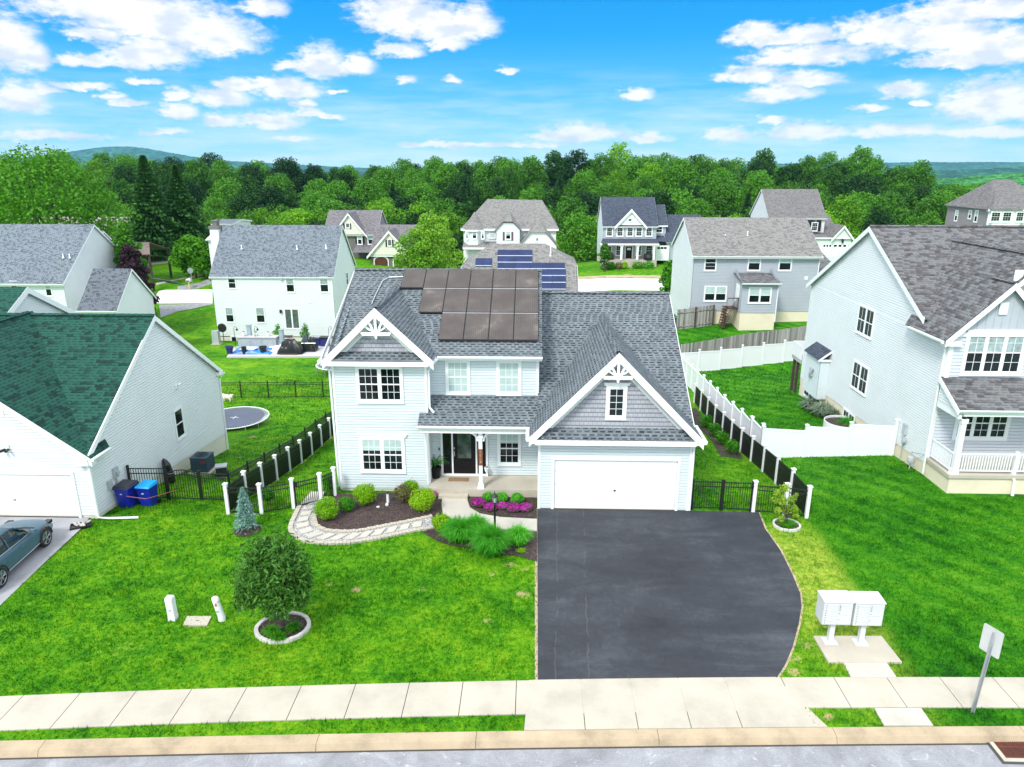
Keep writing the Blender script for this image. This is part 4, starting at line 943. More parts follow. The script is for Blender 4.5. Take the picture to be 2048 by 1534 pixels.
def right_house():
    r = thing('house', 'pale grey-white house with grey-brown roof and railed front porch at the right edge', 'house', (18, 30, 0)); M = rootM(r); B = lambda: MB(M)
    X = 17.4; Y0 = 29.8; Y1 = 45.2; RY = 38.; RZ = 10.2; EZ = 6.25; XE = 31
    w = B(); w.lap((V((X, Y1, 0)), YN), [(0, -.05), (Y1-Y0, .55), (Y1-Y0, 6.3), (Y1-31.7, 6.72), (Y1-RY, RZ-.1), (0, 6.1)], .115); w.build('wall', M_SIDE2, r)
    w = B(); w.lap((V((X, Y0, 0)), XP), [(0, .6), (XE-X, .6), (XE-X, 6.3), (0, 6.3)], .15, .022, n0=.0); w.lap((V((XE, Y1, 0)), XN), [(0, -.3), (XE-X, -.3), (XE-X, 6.2), (0, 6.2)]); w.build('wall', M_SIDEW, r)
    f = B(); f.box(X+.02, XE, Y0+.02, Y1-.02, -2.2, .6); f.build('foundation', M_PARGE, r)
    m = B(); q_ = lambda y: RZ-(RY-y)*(RZ-6.83)/(RY-31.6); m.slab([(X-.22, 31.6, q_(31.6)), (X+1.2, 29.9, q_(29.9)), (XE, 29.9, q_(29.9)), (XE, RY, RZ), (X-.22, RY, RZ)], .06); m.slab([(X-.22, RY, RZ), (XE, RY, RZ), (XE, Y1+.3, 6.0), (X-.22, Y1+.3, 6.0)], .06); m.build('roof', M_ROOFR, r)
    k = B(); ridgecap(k, (X-.22, RY, RZ), (XE, RY, RZ)); k.build('ridge_cap', M_ROOFR, r)
    t = B(); rake(t, (X-.23, 31.5, q_(31.5)-.02), (X-.23, RY, RZ-.02), .26, .05, XN); rake(t, (X-.23, RY, RZ-.02), (X-.23, Y1+.32, 5.98), .26, .05, XN); t.build('barge_board', M_TRIM, r)
    # small front gable, ridge running back, and the larger one behind it
    ax, az = 19.45, 8.66; s = (az-6.3)/(ax-17.15)
    F = (V((X, 29.6, 0)), XP)
    m = B(); m.slab([(ax, 29.35, az), (ax, 34.8, az), (17.0, 32.6, 6.25), (17.0, 29.35, 6.25)], .05); m.slab([(ax, 29.35, az), (21.8, 29.35, 6.25), (21.8, 30.4, 6.25), (ax, 34.8, az)], .05); m.build('roof', M_ROOFR, r)
    bx, bz = 20.9, 9.62
    m = B(); m.slab([(bx, 29.8, bz), (bx, 37.2, bz), (17.15, 32.0, 6.3), (18.4, 29.8, 7.2)], .05); m.slab([(bx, 29.8, bz), (24.6, 29.8, 6.2), (24.6, 31, 6.2), (bx, 37.2, bz)], .05); m.build('roof', M_ROOFR, r)
    k = B(); ridgecap(k, (bx, 29.8, bz), (bx, 36.9, bz)); k.cut(); ridgecap(k, (ax, 29.35, az), (ax, 30.9, az)); k.build_each('ridge_cap', M_ROOFR, r)
    g = B(); g.lap((V((17.4, 29.6, 0)), XP), [(.3, 6.55), (3.85, 6.55), (2.05, az-.2)], 50, .0); 
    for i in range(12):
        x = 17.75+i*.32; h = az-.25-abs(x-ax)*s
        if h > 6.6: g.box(x-.022, x+.022, 29.57, 29.6, 6.55, h)
    g.build('gable_wall', M_SIDEG, r)
    g = B(); g.lap((V((17.4, 30.05, 0)), XP), [(1.0, 6.6), (6.9, 6.6), (3.5, bz-.2)], 50, .0)
    for i in range(20):
        x = 18.4+i*.32; h = bz-.25-abs(x-bx)*.92
        if h > 6.6: g.box(x-.022, x+.022, 30.02, 30.05, 6.5, h)
    g.build('gable_wall', M_SIDEG, r)
    g = B(); p = PY(2007, 617, 29.55); g.box(p.x-.17, p.x+.17, 29.52, 29.56, p.z-.25, p.z+.25); g.cut(); p = PY(2037, 552, 30.0); g.box(p.x-.17, p.x+.17, 29.97, 30.01, p.z-.25, p.z+.25); g.build_each('gable_vent', M_TRIM, r)
    t = B(); rake(t, (17.08, 29.33, 6.23), (ax, 29.33, az-.02), .28); rake(t, (ax, 29.33, az-.02), (21.82, 29.33, 6.23), .28); t.cut(); rake(t, (18.38, 29.78, 7.18), (bx, 29.78, bz-.02), .26); rake(t, (bx, 29.78, bz-.02), (24.6, 29.78, 6.2), .26); t.build_each('barge_board', M_TRIM, r)
    t = B(); t.box(X+.05, 21.6, 29.52, 29.8, 6.38, 6.56); t.box(17.1, 17.75, 29.36, 29.5, 6.0, 6.2); t.build('fascia', M_TRIM, r)
    w = B(); w.lap((V((17.4, 29.6, 0)), XP), [(.0, 4.6), (4.1, 4.6), (4.1, 6.45), (0, 6.45)], .15, .03); w.build('wall', M_SIDEW, r)
    t = B(); t.box(X-.02, X+.16, 29.55, 29.8, 4.55, 6.2); t.cut(); t.box(X-.03, X+.1, 29.77, 29.8, .55, 4.55); t.box(X-.03, X, 29.8, 29.92, .4, 6.0); t.build_each('corner_trim', M_TRIM, r)
    gutter(r, [(16.99, 32.2, 6.24), (16.99, 29.33, 6.24)], M=M)
    downspout(r, [(17.0, 29.6, 6.1), (17.32, 29.72, 5.8), (17.32, 29.72, .1)], M)
    window(r, (V((18.0, 29.6-.02, 4.72)), XP), 2.5, 1.95, 3, M=M, trim=.13, rows=2, cols=2, blind=.5, bmat=M_CURT)
    # porch roof, posts and rail
    py = 27.9; pz = 3.72
    m = B(); m.slab([(17.25, py, pz), (26, py, pz), (26, 29.6, 4.62), (17.25, 29.6, 4.62)], .06); m.build('porch_roof', M_ROOFR, r)
    t = B(); t.slab([(17.2, py-.02, pz+.0), (17.25, py-.02, pz), (17.25, 29.6, 4.62), (17.2, 29.6, 4.62)], .2); t.box(17.252, 26, py-.03, py+.02, pz-.15, pz-.02); t.box(17.32, 17.45, py+.06, 29.6, 3.3, 3.5); t.box(17.5, 26, py+.05, py+.2, 3.42, 3.56); t.build('fascia', M_TRIM, r)
    w = B(); w.lap((V((17.33, 29.6, 0)), YN), [(0, 3.5), (1.5, 3.5), (0, 4.4)], .12); w.build('porch_gable', M_SIDE2, r)
    gutter(r, [(17.25, py-.02, pz), (26, py-.02, pz)], .1, M=M)
    m = B(); m.box(17.42, 26, 27.95, 29.8, -.3, .72); fl = m.build('porch_base', M_PARGE, r); m = B(); m.box(17.34, 26, 27.87, 29.8, .72, .86); m.build('porch_floor', M_CONC, r)
    for px in (17.62, 22.9): m = B(); m.box(px-.1, px+.1, 27.98, 28.18, .86, 3.3); m.box(px-.14, px+.14, 27.94, 28.22, .86, 1.05); m.box(px-.13, px+.13, 27.95, 28.21, 3.1, 3.3); m.build('porch_post', M_WHITE, r)
    def rail(a, b):
        m = B(); a, b = V(a), V(b); d = (b-a); L = d.length; d.normalize(); F = (a, d)
        m.fbox(F, 0, L, -.03, .03, .84, .9); m.fbox(F, 0, L, -.025, .025, .1, .15)
        for i in range(int(L/.115)): m.fbox(F, .05+i*.115, .05+i*.115+.04, -.02, .02, .15, .84)
        m.build('railing', M_WHITE, r)
    rail((17.5, 29.7, .86), (17.5, 28.15, .86)); rail((17.72, 28.08, .86), (20.0, 28.08, .86)); rail((20.14, 28.08, .86), (22.8, 28.08, .86))
    m = B(); m.box(20.0, 20.14, 28.01, 28.15, .86, 1.86); m.build('rail_post', M_WHITE, r)
    window(r, (V((18.3, 29.78-.02, 1.72)), XP), 2.35, 1.55, 3, M=M, trim=.13, rows=2, cols=2, blind=0)
    w = B(); w.lap((V((X+.05, 29.78, 0)), XP), [(0, .9), (8, .9), (8, 3.4), (0, 3.4)], .15, .03); w.build('wall', M_SIDEW, r)
    # side windows (mirror the wall: along -y)
    for (a, c, bl) in (((1716, 613), (1749, 672), .5), ((1705, 725), (1737, 785), .5)):
        p, q = PX(*a, X), PX(*c, X); yc, zc = (p.y+q.y)/2, (p.z+q.z)/2
        window(r, (V((X-.016, yc+.92, zc-.78)), YN), 1.84, 1.5, 2, M=M, trim=.06, rows=1, cols=2)
    # box bay with its little roof
    m = B(); y0, y1 = 41.0, 43.2; o = .55
    for F, L in (((V((X-o, y1, 0)), YN), y1-y0), ((V((X, y1, 0)), XN), o), ((V((X-o, y0, 0)), XP), o)): m.lap(F, [(0, -.15), (L, -.15), (L, 2.3), (0, 2.3)], .115)
    m.build('bay', M_SIDE, r); m = B(); m.slab([(X-o-.15, y0-.1, 2.3), (X-o-.15, y1+.1, 2.3), (X, y1+.1, 2.85), (X, y0-.1, 2.85)][::-1], .05); m.build('bay_roof', M_ROOFD, r)
    t = B(); t.box(X-o-.18, X, y0-.13, y0-.1, 2.2, 2.3); t.slab([(X-o-.16, y0-.14, 2.3), (X, y0-.14, 2.85), (X, y0-.1, 2.85), (X-o-.16, y0-.1, 2.3)], .12); t.build('bay_trim', M_TRIM, r)
    m = B(); m.box(X-o-.12, X-o-.02, 41.9, 42.2, 1.0, 1.5); m.tube([(X-o-.1, 42.05, .9), (X-o-.2, 41.9, 1.2), (X-o-.1, 41.8, 1.5)], .07, 8); m.build('wall_meter', M_GREYBOX, r)
    # basement openings
    for (a, c) in (((1690, 815), (1710, 840)),):
        p, q = PX(*a, X), PX(*c, X); window(r, (V((X-.01, p.y+.1, -.5)), YN), 1.5, .75, 2, M=M, trim=.07, rows=1, cols=2, two=False)
    p = PX(1618, 765, X); window(r, (V((X-.01, 44.3, -.9)), YN), .9, 1.1, 1, M=M, trim=.07, rows=1, cols=2)
    d = B(); d.fbox((V((X, 43.2, -1.0)), YN), 0, .8, 0, .04, 0, 1.6); d.build('basement_door', mplain('slate_door', (.10, .13, .15), .4), r)
    # deck at the back
    yd = PX(1585, 708, X-.03).y; m = B(); m.box(X-.05, X+5, 45.3, yd, .85, 1.1); dk = m.build('deck', mplain('weathered_deck', (.45, .43, .44), .7, .15, 5.), r)
    m = B(); m.box(X-.07, X-.02, 45.3, yd, 1.1, 2.0); m.box(X-.05, X+5, yd-.05, yd, 1.1, 2.0); m.build('railing', M_WHITE, dk)
    for yy in (46.0, yd-.3): m = B(); m.box(X+.0, X+.15, yy, yy+.15, -2.4, .95); m.build('leg', M_BARK, dk)
    # gas meter
    m = B(); p = PX(1833, 918, X); m.lathe((X-.25, p.y, p.z-.05), [(.05, -.16), (.14, -.12), (.16, 0), (.14, .14), (.06, .2)], 12); m.tube([(X-.25, p.y, p.z+.1), (X-.25, p.y, p.z+.35), (X-.22, p.y-.3, p.z+.4), (X-.2, p.y-.55, p.z+.5), (X-.02, p.y-.6, p.z+.5)], .025, 6); m.tube([(X-.25, p.y, p.z-.15), (X-.25, p.y, -.1)], .025, 6); m.tube([(X-.25, p.y+.0, p.z-.2), (X-.25, p.y-.4, p.z-.2)], .03, 6); m.build('gas_meter', M_GREYBOX, r)
    m = B(); p = PX(1813, 858, X); m.box(X-.14, X, p.y-.12, p.y+.12, p.z-.25, p.z+.25); m.tube([(X-.05, p.y, p.z-.2), (X-.05, p.y, -.2)], .03, 6); m.box(X-.12, X, p.y-.2, p.y+.05, p.z-.65, p.z-.35); m.lathe((X-.16, p.y-.25, p.z-.55), [(.09, 0), (.09, .1)], 10); m.build('electric_meter', M_GREYBOX, r)
    downspout(r, [(20.0, 27.9, .7), (20.0, 27.8, .65), (20.0, 27.75, .02)], M, .06)
M_SIDEW = mplain('grey_white_vinyl', (.62, .66, .72), .55, .03, .8)
right_house()

# generic gabled block for the houses further off; ridge along x, in world coordinates relative to the root
def block(r, M, x0, x1, y0, y1, zb, ez, rz, wall, roof, ov=.35, step=.15, found=None, rake_s='lr', vents=(), rakew=.22, gut=True, fz=None):
    ym = (y0+y1)/2; B = lambda: MB(M)
    w = B(); w.lap((V((x0, y0, 0)), XP), [(0, zb), (x1-x0, zb), (x1-x0, ez), (0, ez)], step); w.build('wall', wall, r)
    if rz > ez:
        w = B(); w.lap((V((x1, y0, 0)), YP), [(0, zb), (y1-y0, zb), (y1-y0, ez), ((y1-y0)/2, rz-.1), (0, ez)], step); w.build('wall', wall, r)
        w = B(); w.lap((V((x0, y1, 0)), YN), [(0, zb), (y1-y0, zb), (y1-y0, ez), ((y1-y0)/2, rz-.1), (0, ez)], step); w.build('wall', wall, r)
    w = B(); w.lap((V((x1, y1, 0)), XN), [(0, zb), (x1-x0, zb), (x1-x0, ez), (0, ez)], step); w.build('wall', wall, r)
    s = (rz-ez)/(ym-y0); e = ez-ov*s+.06; a, c = x0-.2, x1+.2
    m = B(); m.slab([(a, y0-ov, e), (c, y0-ov, e), (c, ym, rz), (a, ym, rz)], .06); m.slab([(a, ym, rz), (c, ym, rz), (c, y1+ov, e), (a, y1+ov, e)], .06); ro = m.build('roof', roof, r)
    t = B()
    for xx, n in ((a-.01, XN), (c+.01, XP)): t.cut(); rake(t, (xx, y0-ov, e-.01), (xx, ym, rz-.01), rakew, .04, n); rake(t, (xx, ym, rz-.01), (xx, y1+ov, e-.01), rakew, .04, n)
    t.build_each('barge_board', M_TRIM, r)
    t = B(); t.box(a, c, y0-ov-.03, y0-ov+.02, e-.2, e+.0); t.box(a, c, y0-ov+.02, y0, e-.2, e-.17); t.build('fascia', M_TRIM, r)
    if gut: gutter(r, [(a, y0-ov-.03, e+.02), (c, y0-ov-.03, e+.02)], .12, M=M)
    if found is not None: f = B(); f.box(x0+.03, x1-.03, y0+.03, y1-.03, zb-3.2, zb+.02); f.build('foundation', found, r)
    return ro
def winpx(r, M, y, a, c, **k):
    """window on a wall plane Y=y covering the picture box a..c"""
    p, q = PY(*a, y), PY(*c, y); kw = dict(trim=.09, rows=1, cols=1); kw.update(k)
    mid = PY((a[0]+c[0])/2, (a[1]+c[1])/2, y); w = abs(q.x-p.x)*(1.1 if y > 60 else 1); h = abs(p.z-q.z)*(1.06 if y > 60 else 1)
    return window(r, (V((mid.x-w/2, y-.02, mid.z-h/2)), XP), w, h, M=M, **kw)
def fgable(r, M, xl, xr, y, ez, az, depth, wall, roof, ov=.3, step=.15, rk=.3, ry=None, board=None):
    """gable facing the camera with its roof running back"""
    cx = (xl+xr)/2; s = (az-ez)/((xr-xl)/2); B = lambda: MB(M)
    w = B(); w.lap((V((xl, y, 0)), XP), [(0, ez), (xr-xl, ez), (cx-xl, az-.05)], step); w.build('gable_wall', wall, r)
    m = B(); e = ez-.25*s; m.slab([(cx, y-ov, az+.05), (cx, y+depth, az+.05), (xl-.25, y+.3, e+.05), (xl-.25, y-ov, e+.05)], .05); m.slab([(cx, y-ov, az+.05), (xr+.25, y-ov, e+.05), (xr+.25, y+.3, e+.05), (cx, y+depth, az+.05)], .05); m.build('roof', roof, r)
    t = B(); rake(t, (xl-.27, y-ov-.02, e+.04), (cx, y-ov-.02, az+.04), rk); rake(t, (cx, y-ov-.02, az+.04), (xr+.27, y-ov-.02, e+.04), rk); t.build('barge_board', M_TRIM, r)

def rear_house():
    y = 77.; r = thing('house', 'white two storey house with chimney seen from behind, cluttered patio at its back', 'house', (-27, y, -5.8)); M = rootM(r)
    L, Rr = PY(428, 600, y).x, PY(668, 600, y).x; ez = PY(560, 553, y).z; zb = PY(560, 675, y).z
    rz = PY(560, 456, y+5).z+.35
    block(r, M, L, Rr, y, y+10, zb, ez, rz, M_SIDE2, M_ROOFB, found=M_FOUND, ov=.12)
    for (a, c, k) in (((455,554),(473,577),0), ((571,554),(590,584),.5), ((639,554),(658,584),.5), ((450,615),(469,644),.5), ((511,615),(531,645),.5)):
        winpx(r, M, y, a, c, blind=k, bmat=M_CURT, trim=.07)
    f = winpx(r, M, y, (569, 618), (600, 657), mull=2, two=False, blind=1., bmat=mplain('green_door_glass', (.10, .14, .12), .15, .3, 3.)); f.name = 'sliding_door'
    winpx(r, M, y-.02, (462, 672), (486, 684), mull=2, two=False, trim=.1)
    for px, py in ((483, 496), (594, 497), (652, 495)):
        p = PY(px, py, y+2.2); vent(r, (p.x, p.y, p.z-.1), M, .45)
    # chimney on the left gable
    B = MB(M); x0, x1 = PY(424, 500, y+4).x, PY(441, 500, y+4).x; zt = PY(430, 458, y+4).z
    B.box(x0, x1, y+4, y+5.4, zb-.5, zt); ch = B.build('chimney', M_SIDE2, r); B = MB(M); B.box(x0-.1, x1+.1, y+3.9, y+5.5, zt, zt+.3); B.box(x0+.25, x1-.25, y+4.3, y+5.1, zt+.3, zt+.8); B.box(x0+.15, x1-.15, y+4.2, y+5.2, zt+.8, zt+.95); B.build('chimney_cap', M_SIDED, ch)
    B = MB(M); p = PY(620, 602, y); B.box(p.x-.2, p.x+.2, y-.06, y, p.z-.2, p.z+.2); B.build('wall_vent', M_TRIM, r)
    B = MB(M); p = PY(562, 622, y); B.box(p.x-.1, p.x+.1, y-.2, y, p.z-.2, p.z+.15); B.build('wall_lamp', M_BLACK, r)
    B = MB(M); p = PY(563, 558, y); B.box(p.x-.12, p.x+.12, y-.2, y, p.z-.12, p.z+.12); B.build('security_light', M_GREYBOX, r)
    xr = Rr; p = PX(705, 548, xr)
    window(r, (V((xr+.02, y+5.6, PY(668, 553, y).z-1.9)), YP), .8, 1.5, 1, M=M, rows=1, cols=1, trim=.07)
    downspout(r, [(Rr-.05, y-.08, ez-.1), (Rr-.05, y-.08, zb-1.5)], M)
rear_house()

def left_rear_house():
    y = 70.; r = thing('house', 'white house with blue-grey shingle roof and low wing behind the green roofed house', 'house', (-50, y, -5.5)); M = rootM(r)
    xr = PY(132, 600, y).x; ez = PY(132, 563, y).z; 
    xl = xr-18; s = .62; rz = PZ(155, 462, 6).z
    ridge = PY(185, 492, y+7.); rzz = ridge.z+.1
    zb = -6
    block(r, M, xl, xr, y, y+13, zb, ez, ez+5.1, M_SIDE2, M_ROOFB, found=M_FOUND)
    p = PY(155, 462, y+9.5)
    block(r, M, xl, xr-1.2, y+5.5, y+14.5, zb, p.z-3.5, p.z, M_SIDE2, M_ROOFB)
    # low garage wing
    y2 = 66.; xa, xb = PY(160, 615, y2).x, PY(232, 617, y2).x; e2 = PY(200, 615, y2).z
    rz2 = PY(230, 537, y2+3.4).z
    block(r, M, xa, xb, y2, y2+6.8, zb, e2, rz2, M_SIDE2, M_ROOFD2)
    B = MB(M); x3 = xb+.1; e3 = rz2-2.3; B.slab([(x3, y2+7.2, rz2-1.5), (x3+1.6, y2+7.2, rz2-1.7), (x3+1.6, y2+10.5, e3-.4), (x3, y2+10.5, e3-.2)], .06); B.build('roof', M_ROOFB, r)
    winpx(r, M, y, (88, 564), (106, 592), blind=.5, trim=.07); winpx(r, M, y, (20, 562), (37, 580), blind=.5, trim=.07)
    for px, py in ((127, 518), (140, 518)): p = PY(px, py, y+2.4); vent(r, (p.x, p.y, p.z+.1), M, .45)
M_ROOFD2 = mshingle('mottled_dark_shingle', (.15, .17, .20), (.035, .042, .055), (.02, .025, .03), .6, 1., cell=.22)
left_rear_house()

def grey_house():
    y = 66.; r = thing('house', 'grey house with taupe roof and small rear extension with brown stairs, seen from behind', 'house', (17, y, -.9)); M = rootM(r)
    L, Rr = PY(1385, 560, y).x, PY(1634, 560, y).x; ez = PY(1500, 509, y).z; zb = PY(1450, 622, y).z
    rz = PY(1500, 437, y+5).z+.1; rz2 = PY(1580, 449, y+5).z
    block(r, M, L, Rr, y, y+10, zb, ez, rz, M_SIDEG, M_ROOFT, found=M_PARGE, step=.13)
    B = MB(M); B.lap((V((L-.02, y+10, 0)), YN), [(0, zb-2.4), (10, zb-1.2), (10, ez), (5, rz-.1), (0, ez)], .13); B.build('side_wall', M_SIDE2, r)
    for a, c, kk in (((1411,510),(1431,541),dict(rows=2)), ((1498,510),(1519,541),dict(blind=.5)), ((1560,510),(1581,541),dict(blind=.5))): winpx(r, M, y, a, c, trim=.08, **kk)
    winpx(r, M, y, (1411, 572), (1450, 602), mull=2, blind=.5)
    y3 = y-2.6; xa, xb = PY(1482, 600, y3).x, PY(1554, 600, y3).x; e3 = PY(1520, 566, y3).z; zb3 = PY(1520, 626, y3).z
    w = MB(M); w.lap((V((xa, y3, 0)), XP), [(0, zb3), (xb-xa, zb3), (xb-xa, e3), (0, e3)], .13); w.lap((V((xb, y3, 0)), YP), [(0, zb3), (2.6, zb3), (2.6, e3+1), (0, e3)], .13); w.lap((V((xa, y, 0)), YN), [(0, zb3), (2.6, zb3), (2.6, e3), (0, e3+1)], .13); w.build('extension_wall', M_SIDEG, r)
    f = MB(M); f.box(xa+.03, xb-.03, y3+.03, y, zb3-2.5, zb3+.02); f.build('foundation', M_PARGE, r)
    m = MB(M); zt = PY(1520, 545, y).z; m.slab([(xa-.15, y3-.3, e3), (xb+.15, y3-.3, e3), (xb+.15, y, zt), (xa-.15, y, zt)], .06); m.build('extension_roof', M_ROOFR, r)
    gutter(r, [(xa-.15, y3-.32, e3+.02), (xb+.15, y3-.32, e3+.02)], .14, M=M)
    winpx(r, M, y3, (1500, 575), (1539, 606), mull=2, blind=.5)
    m = MB(M); m.box(xa-.06, xa-.01, y3+.7, y3+1.7, zb3+.3, zb3+2.4); m.build('side_door', M_TRIM, r)
    downspout(r, [(xb+.1, y3-.3, e3-.1), (xb-.02, y3-.05, e3-.4), (xb-.02, y3-.05, zb3-.8)], M); downspout(r, [(Rr+.1, y-.3, ez-.1), (Rr-.02, y-.06, ez-.5), (Rr-.02, y-.06, zb-.3)], M)
    # brown wooden stairs to the side door
    st = MB(M); zt_ = zb3+.3; n = 8; ex = PG(1437, 648); x1, z1 = xa-1.0, zt_; x0, z0 = ex.x, ex.z+.1
    st.box(xa-1.0, xa, y3+.6, y3+1.8, zt_-.12, zt_)
    for i in range(n):
        t = i/(n-1); xx = x0+(x1-x0)*t; z = z0+(z1-z0)*t; st.box(xx-.18, xx+.16, y3+.6, y3+1.8, z-.05, z)
    for yy in (y3+.58, y3+1.8): st.slab([(x0-.2, yy, z0), (x0-.2, yy+.05, z0), (x1, yy+.05, z1), (x1, yy, z1)], .28)
    br = mplain('brown_stair_wood', (.13, .07, .045), .8, .3, 5.); s_ = st.build('stairs', br, r)
    ra = MB(M)
    for i in range(14):
        t = i/13; xx = x0+(xa-x0)*t; z = z0+(z1-z0)*min(1, t*1.25); ra.box(xx-.02, xx+.02, y3+.58, y3+.62, z, z+.9)
    ra.slab([(x0, y3+.56, z0+.95), (x0, y3+.64, z0+.95), (x1, y3+.64, z1+.95), (x1, y3+.56, z1+.95)], .08); ra.box(x1, xa, y3+.56, y3+.64, z1+.87, z1+.95); ra.box(x0-.05, x0+.05, y3+.55, y3+.65, z0-.1, z0+1.0); ra.build('railing', mplain('dark_rail', (.05, .035, .03), .7), s_)
    for px, py in ((1450, 476), (1495, 470), (1605, 478)): p = PY(px, py, y+2.5); vent(r, (p.x, p.y, p.z-.1), M, .45)
    p = PY(1612, 556, y); m = MB(M); m.box(p.x-.15, p.x+.15, y-.05, y, p.z-.15, p.z+.15); m.build('wall_vent', M_TRIM, r)
    # lower garage wing roof to the right
    m = MB(M); x2 = Rr+.1; m.slab([(x2, y+1, PY(1635, 560, y+1).z), (x2+3.4, y+1, PY(1635, 560, y+1).z-.3), (x2+2.4, y+7, PY(1655, 497, y+7).z), (x2, y+7, PY(1640, 497, y+7).z)], .1); m.build('wing_roof', M_ROOFR, r)
    w = MB(M); w.box(Rr, Rr+3.0, y+1.3, y+9, -3, PY(1635, 560, y+1).z-.1); w.build('wing_wall', M_SIDE2, r)
grey_house()

def solar_house():
    y = 62.; r = thing('house', 'house with grey clipped gable roof carrying blue solar panels behind the main roof', 'house', (0, y, -4)); M = rootM(r)
    # the visible roof slope faces the camera
    yr = 68.; zr = PY(1040, 487, yr).z; xl, xr = PY(905, 600, y).x, PY(1155, 600, y).x; ye = 58.5; ze = zr-(yr-ye)*.62
    A = PY(985, 487, yr); Bq = PY(1090, 487, yr); s = .62
    def on(px, py):
        d = pix_dir(px, py); return V((0, 0, H))+d*((zr-yr*s-H)/(d.z-s*d.y))
    k1, k2 = on(1150, 530), on(925, 535); b1, b2 = (k1.x+.2, ye, ze), (k2.x-.2, ye, ze)
    m = MB(M); m.slab([b2, b1, (k1.x+.2, k1.y, k1.z), tuple(Bq), tuple(A), (k2.x-.2, k2.y, k2.z)], .08); m.slab([(b1[0], 77.5, ze), (b2[0], 77.5, ze), (k2.x-.2, 2*yr-k2.y, k2.z), tuple(A), tuple(Bq), (k1.x+.2, 2*yr-k1.y, k1.z)], .08)
    m.q([(k1.x+.2, k1.y, k1.z), (k1.x+.2, 2*yr-k1.y, k1.z), tuple(Bq)]); m.q([(k2.x-.2, 2*yr-k2.y, k2.z), (k2.x-.2, k2.y, k2.z), tuple(A)]); m.build('roof', M_ROOFT, r)
    w = MB(M); x0, x1 = b2[0]+.2, b1[0]-.2; w.lap((V((x0, ye+.4, 0)), XP), [(0, -5), (x1-x0, -5), (x1-x0, ze), (0, ze)], .15); w.lap((V((x1, ye+.4, 0)), YP), [(0, -5), (18.6, -5), (18.6, ze), (13, k1.z), (6, k1.z), (0, ze)], .15); w.lap((V((x0, 77, 0)), YN), [(0, -5), (18.6, -5), (18.6, ze), (13, k1.z), (6, k1.z), (0, ze)], .15); w.build('wall', M_SIDE2, r)
    t = MB(M); rake(t, (b1[0]+.02, ye, ze), (k1.x+.22, k1.y, k1.z), .25, .05, XP); t.build('barge_board', M_TRIM, r)
    mp = msolar('blue_solar_cells', (.006, .015, .07), (.011, .028, .105), (.04, .06, .15), gx=.16); fr = mplain('panel_frame', (.03, .04, .09), .4); ed = mplain('panel_edge', (.45, .50, .62), .4)
    def pan(a, c, nx, ny):
        for i in range(nx):
            for j in range(ny):
                x0 = a[0]+(c[0]-a[0])*i/nx; x1 = a[0]+(c[0]-a[0])*(i+1)/nx-.4; y0 = a[1]+(c[1]-a[1])*j/ny; y1 = a[1]+(c[1]-a[1])*(j+1)/ny-.9
                q = [on(x0, y1), on(x1, y1), on(x1, y0), on(x0, y0)]
                xa, xb = (q[0].x+q[3].x)/2, (q[1].x+q[2].x)/2; ya, yb_ = q[0].y, q[3].y
                Z = lambda yy: zr-(yr-yy)*s+.12
                mm = MB(M); mm.slab([(xa, ya, Z(ya)), (xb, ya, Z(ya)), (xb, yb_, Z(yb_)), (xa, yb_, Z(yb_))], .05); o = mm.build('solar_panel', mp, r)
                mm = MB(M); mm.slab([(xa, ya-.05, Z(ya)+.01), (xb, ya-.05, Z(ya)+.01), (xb, ya+.03, Z(ya)+.04), (xa, ya+.03, Z(ya)+.04)], .03); mm.build('panel_frame', ed, o)
    pan((995, 502), (1065, 528), 2, 2); pan((995, 528), (1130, 541), 4, 1); pan((1078, 541), (1132, 582), 2, 3); pan((951, 519), (984, 535), 2, 1)
    p = on(1101, 512); vent(r, (p.x, p.y, p.z), M, .9)
solar_house()

